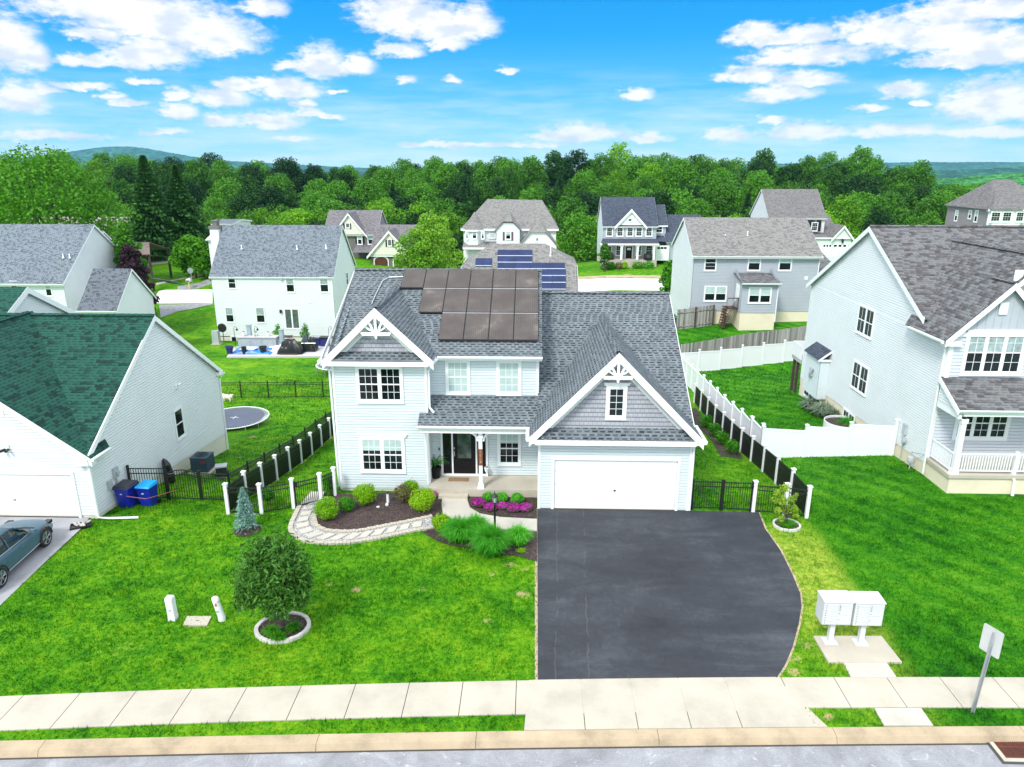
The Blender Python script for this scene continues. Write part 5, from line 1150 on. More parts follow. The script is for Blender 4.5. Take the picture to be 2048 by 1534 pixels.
def blue_house():
    y = 113.; r = thing('house', 'blue-grey two storey house with white front porch and dark roof, before the wood', 'house', (14, y, -1.6)); M = rootM(r)
    P = lambda px, py, yy=y: PY(px, py, yy)
    L, Rr = P(1206, 480).x, P(1312, 480).x; ez = P(1260, 450).z; zb = P(1260, 520).z; rz = P(1250, 394, y+5).z
    block(r, M, L, Rr, y, y+10, zb, ez, rz, M_SIDEB, M_ROOFD, step=.2, found=M_FOUND)
    B = MB(M); B.lap((V((L-.03, y+10, 0)), YN), [(0, zb), (10, zb), (10, ez), (5, rz-.1), (0, ez)], .2); B.build('side_wall', M_SIDE, r)
    fgable(r, M, P(1232, 450).x, P(1290, 450).x, y-.3, ez, P(1261, 418).z, 5, M_TRIM, M_ROOFD, rk=.45)
    winpx(r, M, y-.34, (1256, 436), (1264, 444), cols=2, rows=2, two=False, trim=.1)
    for a in ((1213, 1225), (1234, 1246), (1254, 1266), (1272, 1284), (1292, 1304)): winpx(r, M, y-.05, (a[0], 454), (a[1], 473), cols=3, rows=2, trim=.14)
    for a in (1228, 1249, 1269, 1288): B = MB(M); p, q = P(a, 455), P(a+3.5, 472); B.box(p.x, q.x, y-.06, y, q.z, p.z); B.build('shutter', M_SIDEG, r)
    # right wings
    x2 = P(1334, 480).x; block(r, M, Rr, x2, y+1.5, y+9, zb, P(1325, 448, y+1.5).z, P(1325, 409, y+5).z, M_SIDEB, M_ROOFD, step=.2, gut=False)
    winpx(r, M, y+1.45, (1312, 452), (1325, 466), cols=2, trim=.14)
    x3 = P(1372, 480).x; block(r, M, x2-.0, x3+3, y+.2, y+11, zb, P(1345, 481).z, P(1350, 429, y+5.6).z, M_SIDEB, M_ROOFD, step=.2, gut=False)
    B = MB(M); m0 = P(1311, 482, y-.3); B.slab([(m0.x, y-.6, m0.z), (x2+1, y-.6, m0.z), (x2+1, y+1.5, P(1320, 471, y+1.5).z), (m0.x, y+1.5, P(1320, 471, y+1.5).z)], .08); B.build('low_roof', M_ROOFD, r)
    B = MB(M); a, c = P(1312, 491, y-.2), P(1337, 521, y-.2); B.box(a.x, c.x, y-.25, y+.1, c.z, a.z); gd = B.build('garage_door', M_TRIM, r)
    for k in range(3): B = MB(M); p = P(1315+k*6.5, 494, y-.26); B.box(p.x, p.x+.42, y-.27, y-.25, p.z-.3, p.z); B.build('pane', M_GLASS, gd)
    # porch
    p0 = P(1202, 486, y-2.2); p1 = P(1318, 486, y-2.2); pt = P(1222, 477, y); 
    B = MB(M); B.slab([(p0.x, y-2.4, p0.z), (p1.x, y-2.4, p0.z), (Rr+.1, y, pt.z), (L-.1, y, pt.z)], .08); B.build('porch_roof', M_ROOFD, r)
    B = MB(M); B.box(p0.x, p1.x, y-2.45, y-2.35, p0.z-.3, p0.z-.05); B.box(p0.x, p1.x, y-2.35, y, p0.z-.32, p0.z-.28); B.build('fascia', M_TRIM, r)
    fz = P(1260, 520, y-2.2).z; B = MB(M); B.box(p0.x+.2, p1.x-.2, y-2.2, y, fz-1.2, fz); B.build('porch_floor', M_CONC, r)
    for px in (1210, 1243, 1275, 1308): 
        x = P(px, 500, y-2.1).x; B = MB(M); B.box(x-.17, x+.17, y-2.25, y-1.9, fz, p0.z-.3); B.box(x-.28, x+.28, y-2.3, y-1.85, p0.z-.55, p0.z-.3); B.build('porch_post', M_WHITE, r)
    winpx(r, M, y-.05, (1232, 491), (1241, 511), cols=2, rows=2); winpx(r, M, y-.05, (1292, 491), (1304, 512), cols=3, rows=2); winpx(r, M, y-.05, (1216, 492), (1223, 511), cols=2, rows=2); winpx(r, M, y-.05, (1271, 491), (1282, 511), cols=3, rows=2)
    a, c = P(1252, 493), P(1263, 518); B = MB(M); B.box(a.x-.15, c.x+.15, y-.05, y, c.z, a.z+.15); fr = B.build('door_frame', M_TRIM, r); B = MB(M); B.box(a.x, c.x, y-.09, y-.05, c.z, a.z); dd = B.build('front_door', M_BLKPAINT, r); B = MB(M); B.box(a.x+.2, c.x-.2, y-.1, y-.09, a.z-.55, a.z-.2); B.build('pane', M_TRIM, dd)
    a, c = P(1213, 509), P(1306, 519); B = MB(M); B.box(a.x, c.x, y-.04, y-.0, c.z, a.z+.1); B.build('stone_base', mconcrete('stone_veneer', (.36, .33, .34), 6., var=.4), r)
blue_house()

def beige_house():
    y = 115.; r = thing('house', 'white-fronted house with wide taupe hip roof and turret bays in front of the wood', 'house', (-3, y, -3)); M = rootM(r)
    P = lambda px, py, yy=y: PY(px, py, yy)
    L, Rr = P(927, 470).x, P(1112, 470).x; ez = P(1000, 458).z; zb = P(1000, 530).z
    ry = y+6; a, c = P(975, 398, ry), P(1084, 400, ry)
    w = MB(M); w.lap((V((L, y, 0)), XP), [(0, zb), (Rr-L, zb), (Rr-L, ez), (0, ez)], .2); w.lap((V((Rr, y, 0)), YP), [(0, zb), (12, zb), (12, ez), (0, ez)], .2); w.lap((V((L, y+12, 0)), YN), [(0, zb), (12, zb), (12, ez), (0, ez)], .2); w.build('wall', M_SIDE2, r)
    m = MB(M); e = ez+.05; o = .4
    q = [(L-o, y-o, e), (Rr+o, y-o, e), (Rr+o, y+12+o, e), (L-o, y+12+o, e)]; m.slab([q[0], q[1], tuple(c), tuple(a)], .06); m.slab([q[1], q[2], tuple(c)], .06); m.slab([q[2], q[3], tuple(a), tuple(c)], .06); m.slab([q[3], q[0], tuple(a)], .06); m.build('roof', M_ROOFT, r)
    t = MB(M); t.box(L-o, Rr+o, y-o-.05, y-o+.02, e-.3, e+.02); t.box(L-o, Rr+o, y-o, y, e-.3, e-.25); t.build('fascia', M_TRIM, r)
    # turret bay left
    def turret(x0, x1, yf, top, e_, zb_):
        cx = (x0+x1)/2; h = (x1-x0)/2; pts = [(x0, y+.5), (x0, y-.3), (x0+h*.5, yf), (x1-h*.5, yf), (x1, y-.3), (x1, y+.5)]
        b = MB(M); b.shell([V((px, py, zb_)) for px, py in pts][::-1], [V((px, py, e_)) for px, py in pts][::-1]); b.build('turret_wall', M_SIDE2, r)
        b = MB(M); o2 = .35; pp = [(cx+(px-cx)*1.12, py-(o2 if py < y else 0), e_) for px, py in pts]
        for i in range(5): b.q([pp[i], pp[i+1], (cx, y+2.2, top)])
        b.build('turret_roof', M_ROOFT, r)
        b = MB(M); 
        for i in range(5): b.slab([pp[i], pp[i+1], (pp[i+1][0], pp[i+1][1]+.05, e_), (pp[i][0], pp[i][1]+.05, e_)], .25)
        b.build('fascia', M_TRIM, r)
    turret(P(929, 470).x, P(966, 470).x, y-1.5, P(950, 424, y+1).z, ez, zb); 
    for a_ in ((931, 937), (944, 954), (962, 969)): winpx(r, M, y-1.55, (a_[0], 462), (a_[1], 478), trim=.12, blind=.4)
    f = winpx(r, M, y-.06, (978, 466), (991, 477), trim=.15, cols=3, rows=2, blind=1.)
    # centre bay and right garage with clipped gables
    for (x0, x1, ap, e_, yy, top) in ((P(994, 460).x, P(1040, 460).x, P(1017, 428).z, P(1017, 458).z, y-1.6, P(1018, 421, y+3).z),):
        b = MB(M); b.lap((V((x0, yy, 0)), XP), [(0, zb), (x1-x0, zb), (x1-x0, e_), ((x1-x0)*.68, P(1017, 443).z), ((x1-x0)*.32, P(1017, 443).z), (0, e_)], .2); b.build('bay_wall', M_SIDE2, r)
        zc = P(1017, 441).z; cx = (x0+x1)/2; w_ = x1-x0
        b = MB(M); b.slab([(x0-.3, yy-.3, e_-.1), (x0-.3, y+1, e_-.1), (cx, y+4, top), (x0+w_*.3, yy-.3, zc)][::-1], .06); b.slab([(x1+.3, yy-.3, e_-.1), (x1+.3, y+1, e_-.1), (cx, y+4, top), (x1-w_*.3, yy-.3, zc)], .06); b.slab([(x0+w_*.3, yy-.35, zc), (x1-w_*.3, yy-.35, zc), (cx, y+3, top+.1)], .06); b.build('bay_roof', M_ROOFT, r)
    winpx(r, M, y-1.65, (1011, 462), (1022, 479), trim=.12, blind=.4)
    for a_ in (1006.5, 1023.5): b = MB(M); p, q = P(a_, 462), P(a_+3.5, 479); b.box(p.x, q.x, y-1.67, y-1.62, q.z, p.z); b.build('shutter', mplain('plum_shutter', (.12, .07, .08), .5), r)
    x0, x1 = P(1040, 480).x, P(1112, 480).x; yy = y-4.5; x0, x1 = PY(1040, 480, yy).x, PY(1113, 480, yy).x; e_ = PY(1075, 492, yy).z; zc = PY(1075, 464, yy).z; w_ = x1-x0; cx = (x0+x1)/2
    b = MB(M); b.lap((V((x0, yy, 0)), XP), [(0, zb), (w_, zb), (w_, e_), (w_*.68, zc), (w_*.32, zc), (0, e_)], .2); b.box(x0, x1, yy+.02, y, zb, e_); b.build('bay_wall', M_SIDE2, r)
    b = MB(M); tp = P(1075, 436, y).z; b.slab([(x0-.3, yy-.3, e_-.1), (x0-.3, y, e_-.1), (cx, y, tp), (x0+w_*.3, yy-.3, zc)][::-1], .06); b.slab([(x1+.3, yy-.3, e_-.1), (x1+.3, y, e_-.1), (cx, y, tp), (x1-w_*.3, yy-.3, zc)], .06); b.slab([(x0+w_*.28, yy-.35, zc), (x1-w_*.28, yy-.35, zc), (cx, y-.2, tp+.1)], .06); b.build('bay_roof', M_ROOFT, r)
    winpx(r, M, yy-.05, (1071, 475), (1078, 483), trim=.1, cols=2, rows=2, two=False)
    # porch roof and lower storey at left
    b = MB(M); q = P(926, 494, y-2); b.slab([(q.x, y-2.6, q.z), (P(1000, 494).x, y-2.6, q.z), (P(1000, 482).x, y, P(960, 483).z), (L, y, P(960, 483).z)], .1); b.build('porch_roof', M_ROOFT, r)
    b = MB(M); b.box(q.x, P(1000, 494).x, y-2.65, y-2.55, q.z-.3, q.z); b.box(q.x+.1, q.x+.5, y-2.5, y-2.1, zb, q.z-.1); b.build('porch_post', M_WHITE, r)
    winpx(r, M, y-.05, (931, 500), (937, 516), trim=.1, blind=.4); winpx(r, M, y-.05, (945, 500), (955, 514), trim=.12, blind=.4)
beige_house()

def brown_house():
    y = 118.; r = thing('house', 'dark taupe house with cream gables and arched wooden garage doors left of the round tree', 'house', (-26, y, -5)); M = rootM(r)
    P = lambda px, py, yy=y: PY(px, py, yy)
    L, Rr = P(648, 470).x, P(752, 470).x; ez = P(740, 467).z; zb = P(700, 530).z-1; rz = P(700, 420, y+5).z
    block(r, M, L, Rr, y, y+10, zb, ez, rz, M_SIDED, M_ROOFR2, step=.2)
    B = MB(M); B.lap((V((Rr+.03, y, 0)), YP), [(0, zb), (10, zb), (10, ez), (5, rz-.1), (0, ez)], .2); B.build('side_wall', M_SIDET, r)
    fgable(r, M, P(668, 467).x, P(733, 467).x, y-.5, ez-.1, P(694, 426).z, 5, M_SIDEY, M_ROOFR2, rk=.35)
    winpx(r, M, y-.55, (691, 446), (700, 456), cols=3, rows=3, two=False, trim=.08)
    winpx(r, M, y-.05, (714, 469), (725, 489), trim=.12, blind=.5); winpx(r, M, y-.05, (735, 469), (748, 489), trim=.12, blind=.5)
    for a_, w_, z0, z1 in ((687.5, 3.5, 446, 457), (700.5, 3.5, 446, 457), (710.5, 4, 470, 487), (725.5, 4, 470, 487)):
        b = MB(M); p, q = P(a_, z0), P(a_+w_, z1); b.box(p.x, q.x, y-.6 if z0 < 460 else y-.08, y-.5 if z0 < 460 else y-.02, q.z, p.z); b.build('shutter', M_BLACK, r)
    b = MB(M); b.slab([(P(704, 505, y-1.5).x, y-1.8, P(704, 504, y-1.5).z), (P(752, 505, y-1.5).x, y-1.8, P(704, 504, y-1.5).z), (Rr, y, P(740, 491).z), (P(712, 490).x, y, P(740, 491).z)], .1); b.build('porch_roof', M_ROOFR2, r)
    # garage wing
    y2 = y-5; x0, x1 = PY(741, 500, y2).x, PY(835, 500, y2).x; e2 = PY(780, 508, y2).z; rz2 = PY(780, 449, y2+6).z
    block(r, M, x0, x1, y2, y2+12, zb, e2, rz2, M_SIDED, M_ROOFR2, step=.2, gut=False)
    fgable(r, M, PY(738, 500, y2).x, PY(823, 500, y2).x, y2-.4, e2-.1, PY(779, 461, y2).z, 5.5, M_SIDEY, M_ROOFR2, rk=.4)
    winpx(r, M, y2-.45, (775, 479), (784, 492), cols=3, rows=3, two=False, trim=.08)
    for a_ in (772, 785): b = MB(M); p, q = PY(a_, 479, y2), PY(a_+3.2, 493, y2); b.box(p.x, q.x, y2-.5, y2-.42, q.z, p.z); b.build('shutter', M_BLACK, r)
    for (xa, xb) in ((748, 778), (786, 816)):
        p, q = PY(xa, 530, y2), PY(xb, 530, y2); zt = PY(xa, 516, y2).z; zz0 = zb; w_ = q.x-p.x; F = (V((p.x, y2-.03, 0)), XP)
        arc = [(w_/2+w_/2*math.cos(t/8*math.pi), zt-.25+.6*math.sin(t/8*math.pi)) for t in range(9)]
        b = MB(M); b.fprism(F, [(0, zz0), (w_, zz0)]+arc, 0, .08); fr = b.build('garage_door_frame', M_TRIM, r)
        b = MB(M); b.fprism(F, [(.2, zz0), (w_-.2, zz0)]+[(w_/2+(u-w_/2)*.87, z-.18) for u, z in arc], .08, .12); b.build('garage_door', mplain('mahogany_door', (.10, .035, .025), .4, .3, 3.), fr)
M_ROOFR2 = mshingle('purple_grey_shingle', (.20, .19, .20), (.085, .08, .092), (.05, .045, .05), .5, .9)
brown_house()

def white_far_house():
    y = 128.; r = thing('house', 'tall white house with black shutters and twin garage doors on the rise at right', 'house', (47, y, 0)); M = rootM(r)
    P = lambda px, py, yy=y: PY(px, py, yy)
    L, Rr = P(1538, 440).x, P(1650, 440).x; ez = P(1600, 434).z; rz = P(1570, 378, y+5.5).z; zb = -3
    block(r, M, L, Rr, y, y+11, zb, ez, rz, M_SIDE2, M_ROOFT2, step=.2)
    for a_ in ((1549, 1557), (1569, 1577), (1589, 1596)): winpx(r, M, y-.05, (a_[0], 441), (a_[1], 455), cols=2, rows=1, trim=.1)
    for a_ in (1543, 1558.5, 1563, 1578.5, 1602, 1613, 1620.5, 1634): b = MB(M); p, q = P(a_, 440), P(a_+4, 456 if a_ < 1600 else 462); b.box(p.x, q.x, y-.6 if a_ > 1600 else y-.08, y-.0, q.z, p.z); b.build('shutter', M_BLACK, r)
    winpx(r, M, y-.65, (1624, 445), (1634, 462), cols=3, rows=2, trim=.1); winpx(r, M, y-.65, (1607, 445), (1613, 460), cols=3, rows=2, trim=.1)
    x2 = P(1676, 450).x; block(r, M, Rr-1, x2, y+.5, y+9, zb, P(1660, 466).z, P(1670, 430, y+5).z, M_SIDE2, M_ROOFT2, step=.2, gut=False)
    y2 = y-5; x0, x1 = PY(1663, 480, y2).x, PY(1703, 480, y2).x; block(r, M, x0-3.3, x1, y2, y2+8, zb, PY(1680, 473, y2).z-.2, PY(1680, 473, y2).z, M_SIDE2, M_ROOFT2, step=.2, gut=False)
    fgable(r, M, x0, x1, y2-.3, PY(1680, 473, y2).z-.2, PY(1688, 451, y2).z, 6, M_SIDE2, M_ROOFT2, rk=.4)
    for (a, c, n) in ((1666, 1700, 4), (1646, 1660, 3)):
        b = MB(M); p, q = PY(a, 488, y2), PY(c, 515, y2); b.box(p.x, q.x, y2-.06, y2, q.z, p.z); g = b.build('garage_door', M_TRIM, r)
        for k in range(n): b = MB(M); u = p.x+(q.x-p.x)*(k+.2)/n; b.box(u, u+(q.x-p.x)/n*.6, y2-.08, y2-.06, p.z-.45, p.z-.12); b.build('pane', M_GLASS, g)
    b = MB(M); p = PY(1684, 481, y2); b.box(p.x-.15, p.x+.15, y2-.35, y2-.3, p.z-.4, p.z+.3); b.build('wall_lamp', M_BLACK, r)
    b = MB(M); p, q = P(1628, 487, y-.5), P(1634, 500, y-.5); b.box(p.x, q.x, y-.1, y-.05, q.z, p.z); b.build('front_door', M_BLKPAINT, r)
    b = MB(M); b.slab([(P(1619, 476).x, y-2, P(1630, 476, y-2).z), (P(1663, 476).x, y-2, P(1630, 476, y-2).z), (P(1650, 464).x, y, P(1630, 465).z), (P(1619, 464).x, y, P(1630, 465).z)], .1); b.build('porch_roof', M_ROOFR, r)
M_ROOFT2 = mshingle('mid_taupe_shingle', (.20, .19, .19), (.095, .092, .10), (.045, .04, .045), .5, .8)
white_far_house()

def far_right_house():
    y = 120.; r = thing('house', 'large taupe house with hip roof and white bays, furthest right before the valley', 'house', (84, y, 0)); M = rootM(r)
    P = lambda px, py, yy=y: PY(px, py, yy)
    L = P(1888, 430).x; M1 = P(1977, 430).x; Rr = P(2110, 430).x; ez = P(1930, 419).z; zb = -4
    L = M1; b = MB(M); b.lap((V((L, y+12, 0)), YN), [(0, zb), (12, zb), (12, ez), (0, ez)], .2); b.build('wall', M_SIDET, r)
    b = MB(M); b.box(M1+.05, Rr, y-.05, y+12, zb, ez+.0); b.build('wall', mconcrete('pale_stone', (.62, .58, .58), 6., var=.2), r)
    a, c = P(1987, 359, y+6), P(2022, 359, y+6); o = .5; e = ez+.05
    q = [(L-o, y-o, e), (Rr+o, y-o, e-.0), (Rr+o, y+12+o, e), (L-o, y+12+o, e)]; m = MB(M)
    m.slab([q[0], q[1], tuple(c), tuple(a)], .06); m.slab([q[1], q[2], tuple(c)], .06); m.slab([q[2], q[3], tuple(a), tuple(c)], .06); m.slab([q[3], q[0], tuple(a)], .06); m.build('roof', M_ROOFT2, r)
    t = MB(M); t.box(L-o, Rr+o, y-o-.05, y-o+.02, e-.3, e+.02); t.box(L-o, Rr+o, y-o, y, e-.3, e-.25); t.build('fascia', M_TRIM, r)
    x0, x1 = P(1978, 430).x, P(2034, 430).x
    b = MB(M); b.box(x0, x1, y-1.2, y, zb, ez); b.build('bay_wall', M_WHITE, r)
    b = MB(M); cx = (x0+x1)/2; tp = P(2006, 380, y+3); b.q([(x0-.4, y-1.6, ez+.06), (x1+.4, y-1.6, ez+.06), (cx, y+3, tp.z)]); b.q([(x0-.4, y+1, ez+.06), (x0-.4, y-1.6, ez+.06), (cx, y+3, tp.z)]); b.q([(x1+.4, y-1.6, ez+.06), (x1+.4, y+1, ez+.06), (cx, y+3, tp.z)]); b.build('bay_roof', M_ROOFT2, r)
    for a_ in ((1983, 1999), (2006, 2021), (2033, 2046)): winpx(r, M, y-1.25, (a_[0], 423), (a_[1], 444), cols=3, rows=2, trim=.2)
    for a_, hh in ((1915, 1.9), (1942, 1.5), (1955, 2.)): q = PX(a_, 420, L); window(r, (V((L-.02, q.y+.5, q.z-hh)), YN), 1.0, hh, 1, M=M, rows=1, cols=1, trim=.16, blind=.5)
    downspout(r, [(L, y-.1, ez-.2), (L, y-.1, zb)], M, .12)
far_right_house()

def ranch():
    y = 100.; r = thing('house', 'low building with pale roof behind the chimney of the white rear house', 'house', (-38, y, -6)); M = rootM(r)
    L, Rr = PY(415, 470, y).x, PY(560, 470, y).x; ez = PY(440, 478, y).z; rz = PY(500, 451, y+5).z
    block(r, M, L, Rr, y, y+10, -6.2, ez, rz, M_SIDE2, mplain('pale_metal_roof', (.80, .78, .72), .6, .05, 1.), step=.2)
    y = 118.; r = thing('house', 'low house with grey roof half hidden by the wood at left', 'house', (-50, y, -6)); M = rootM(r)
    L, Rr = PY(425, 440, y).x, PY(462, 440, y).x; block(r, M, L, Rr, y, y+8, -7, PY(440, 448, y).z, PY(440, 438, y+4).z, M_SIDE2, M_ROOFB, step=.2)
    y = 112.; r = thing('house', 'pinkish house glimpsed through the big spreading tree at far left', 'house', (-75, y, -5)); M = rootM(r)
    L, Rr = PY(30, 440, y).x, PY(235, 440, y).x; block(r, M, L, Rr, y, y+9, -6.5, PY(100, 455, y).z, PY(100, 434, y+4).z, mplain('pink_brick', (.42, .30, .26), .8, .2, 3.), mplain('pale_pink_roof', (.30, .25, .24), .7, .1, 2.), step=.2)
    y = 96.; r = thing('pavilion', 'open park pavilion with brown roof behind the purple tree', 'pavilion', (-47, y, -6)); M = rootM(r)
    a, c = PY(213, 508, y), PY(300, 508, y); t1 = PY(245, 500, y+3); b = MB(M); zr = a.z+1.3; a.x -= 2
    b.slab([(a.x, y, a.z), (c.x, y, a.z), (c.x-1.5, y+3, zr), (a.x+2, y+3, zr)], .1); b.slab([(a.x+2, y+3, zr), (c.x-1.5, y+3, zr), (c.x, y+6, a.z), (a.x, y+6, a.z)], .1); b.build('roof', mplain('brown_roof', (.17, .13, .12), .8, .2, 3.), r)
    for xx in (a.x+.4, (a.x+c.x)/2, c.x-.4):
        for yy in (y+.4, y+5.6): b = MB(M); b.box(xx-.12, xx+.12, yy-.12, yy+.12, hgt(xx, yy), a.z); b.build('post', M_BARK, r)
ranch()
# ================================================================== FENCES
def post(par, x, y, h, mat, s=.065, cap=True, z=None, M=None, name='post'):
    z = hgt(x, y) if z is None else z; m = MB(M); m.box(x-s, x+s, y-s, y+s, z-.3, z+h)
    if cap: m.box(x-s-.025, x+s+.025, y-s-.025, y+s+.025, z+h, z+h+.035); m.lathe((x, y, z+h+.035), [(s*1.35, 0), (.01, .05)], 4)
    return m.build(name, mat, par)
def picket_panel(par, M, a, b, h, mat, gap=.09, w=.018, rails=(.08, .82, .97), spear=True, solid=False, arch=0., name='picket_panel'):
    a, b = V(a), V(b); d = V((b.x-a.x, b.y-a.y, 0)); L = d.length; d.normalize(); n = V((d.y, -d.x, 0)); m = MB(M)
    gz = lambda t: a.z+(b.z-a.z)*t
    k = max(2, int(L/gap)); zt = lambda t: h+arch*math.sin(math.pi*t)
    for r_ in rails:
        N = 8 if arch and r_ > .5 else 1
        for i in range(N):
            t0, t1 = i/N, (i+1)/N
            z0, z1 = gz(t0)+(r_*h if r_ <= .5 else r_*zt(t0)), gz(t1)+(r_*h if r_ <= .5 else r_*zt(t1))
            p, q = a+d*L*t0, a+d*L*t1; p.z, q.z = z0, z1
            m.shell([p-n*.015, q-n*.015, q+n*.015, p+n*.015], [v-V((0, 0, .035)) for v in (p-n*.015, q-n*.015, q+n*.015, p+n*.015)])
    for i in range(1, k):
        t = i/k; p = a+d*L*t; z = gz(t); top = zt(t)*(1 if spear else rails[-1])
        m.shell([p+V((0, 0, z-p.z+top))+e for e in (-d*w/2-n*w/2, d*w/2-n*w/2, d*w/2+n*w/2, -d*w/2+n*w/2)], [p+V((0, 0, z-p.z+.05))+e for e in (-d*w/2-n*w/2, d*w/2-n*w/2, d*w/2+n*w/2, -d*w/2+n*w/2)])
    if solid:
        p, q = a.copy(), b.copy(); zz_ = rails[1]*h-.02
        m.shell([p+V((0, 0, zz_))-n*.004, q+V((0, 0, zz_))-n*.004, q+V((0, 0, zz_))+n*.004, p+V((0, 0, zz_))+n*.004], [p+V((0, 0, .06))-n*.004, q+V((0, 0, .06))-n*.004, q+V((0, 0, .06))+n*.004, p+V((0, 0, .06))+n*.004])
    return m.build(name, mat, par)
def fence(name, label, pts, h, pmat, qmat, s=.065, cap=True, skip=(), first=True, last=True, ph=None, **kw):
    """posts at pts with picket panels between them"""
    r = thing(name, label, 'fence', (pts[0][0], pts[0][1], hgt(*pts[0][:2]))); M = rootM(r)
    P = [V((p[0], p[1], hgt(p[0], p[1]))) for p in pts]
    for i, p in enumerate(P):
        if (i or first) and (i < len(P)-1 or last): post(r, p.x, p.y, ph or h+.12, pmat, s, cap, M=M)
    for i, (a, b) in enumerate(zip(P, P[1:])):
        if i not in skip: picket_panel(r, M, a, b, h, qmat, **kw)
    return r
CX = -12.04; RX = 10.73
def spaced(a, b, n): return [(a[0]+(b[0]-a[0])*i/n, a[1]+(b[1]-a[1])*i/n) for i in range(n+1)]
C0 = (CX, 25.3)
fence('picket_fence', 'black fence with white posts running back along the left side of the main garden', spaced(C0, (CX, 42.9), 10), 1.15, M_WHITE, M_BLACK, gap=.06, w=.022, solid=True)
G1 = P2(PZ(588, 1015)); C1 = P2(PZ(524, 1026))
fence('picket_fence', 'short black picket fence with white posts behind the small blue spruce', [C0, C1, G1], 1.15, M_WHITE, M_BLACK, first=False, gap=.085)
r = thing('garden_gate', 'black picket gate between white posts leading to the stepping stone path', 'gate', (*G1, 0)); M_ = rootM(r)
G2 = (-8.62, 26.35)
picket_panel(r, M_, (G1[0]+.1, G1[1], .0), (G2[0]-.08, G2[1], .0), 1.12, M_BLACK, gap=.085); m = MB(M_); m.box(G1[0]+.08, G1[0]+.13, G1[1]-.03, G1[1]+.03, .0, 1.15); m.cut(); m.box(G2[0]-.1, G2[0]-.05, G2[1]-.03, G2[1]+.03, .0, 1.15); m.build_each('gate_post', M_BLACK, r)
m = MB(M_); m.box(G1[0]+.1, G1[0]+.2, G1[1]-.06, G1[1]+.06, .95, 1.05); m.build('latch', M_BLACK, r)
fence('picket_fence', 'tiny black fence return between two white posts at the left corner of the main house', [G2, (-8.2, 26.9)], 1.15, M_WHITE, M_BLACK, gap=.085)
m = MB(); r = thing('picket_fence', 'low grey rail lying beside the garden gate and first green shrub', 'rail', (-8.6, 25.8, 0)); 
picket_panel(r, rootM(r), (-8.95, 25.35, 0), (-8.3, 26.2, 0), .35, M_GREYBOX, gap=.08, rails=(.1, .9), spear=False)
# right side
RC = (RX, 25.57)
fence('picket_fence', 'black fence with white posts running back along the right side of the main garden', spaced(RC, (RX, 45.4), 11), 1.2, M_WHITE, M_BLACK, gap=.06, w=.022, solid=True)
D2 = (8.78, 26.0); D3 = (9.95, 25.8)
fence('picket_fence', 'short black picket fence with white posts behind the young tree in its stone ring', [D2, D3, RC], 1.2, M_WHITE, M_BLACK, last=False, gap=.085)
r = thing('double_gate', 'black double picket gate closing the gap between the garage and the right fence', 'gate', (7.5, 26.1, 0)); M_ = rootM(r)
mx = (6.42+D2[0]-.1)/2
picket_panel(r, M_, (6.42, 26.15, .02), (mx-.05, 26.1, .02), 1.25, M_BLACK, gap=.085, name='gate_leaf'); picket_panel(r, M_, (mx+.05, 26.1, .02), (D2[0]-.1, 26.02, .02), 1.25, M_BLACK, gap=.085, name='gate_leaf')
for x, y in ((6.4, 26.15), (mx-.04, 26.1), (mx+.04, 26.1), (D2[0]-.1, 26.02)): m = MB(M_); m.box(x-.03, x+.03, y-.03, y+.03, .0, 1.32); m.build('gate_post', M_BLACK, r)
m = MB(M_); m.box(D2[0]-.14, D2[0]-.05, 25.95, 26.09, 1.05, 1.15); m.build('latch', M_BLACK, r)
# the left neighbour's own fence
N0 = (-12.62, 26.9)
fence('picket_fence', 'black picket fence standing just outside the white posts along the left neighbour garden', spaced(N0, (-12.62, 52.6), 13), 1.25, M_BLACK, M_BLACK, s=.035, cap=False, spear=False, gap=.1, rails=(.08, .84, .99))
fence('picket_fence', 'black picket fence crossing behind the trampoline at the end of the neighbour lawn', spaced((-25.0, 52.6), (-8.0, 53.6), 8), 1.3, M_BLACK, M_BLACK, s=.04, cap=False, spear=False, gap=.11, rails=(.08, .84, .99))
A0 = P2(PZ(250, 972, -.1)); A1 = P2(PZ(337, 993, -.2)); A2 = P2(PZ(408, 993, -.2)); A3 = (N0[0], N0[1]-.1)
fence('picket_fence', 'short black picket fence behind the two blue bins beside the white garage house', [(-16.85, 26.95), (A1[0], 27.0)], 1.45, M_BLACK, M_BLACK, s=.04, cap=False, spear=False, gap=.1, rails=(.08, .84, .99))
r = thing('arched_gate', 'black arched picket gate in the left neighbour fence', 'gate', (A1[0], 27, -.2)); M_ = rootM(r); zg = hgt(-14.5, 27)
picket_panel(r, M_, (A1[0]+.12, 26.98, zg), (A2[0]-.1, 26.94, zg), 1.25, M_BLACK, arch=.16, spear=False, gap=.1, rails=(.08, .84, .99), name='gate_leaf')
for x in (A1[0]+.1, A2[0]-.08): m = MB(M_); m.box(x-.03, x+.03, 26.93, 26.99, zg-.1, zg+1.35); m.build('gate_post', M_BLACK, r)
fence('picket_fence', 'last short black fence section right of the arched gate', [(A2[0], 26.92), A3], 1.25, M_BLACK, M_BLACK, s=.04, cap=False, spear=False, last=False, gap=.1, rails=(.08, .84, .99))
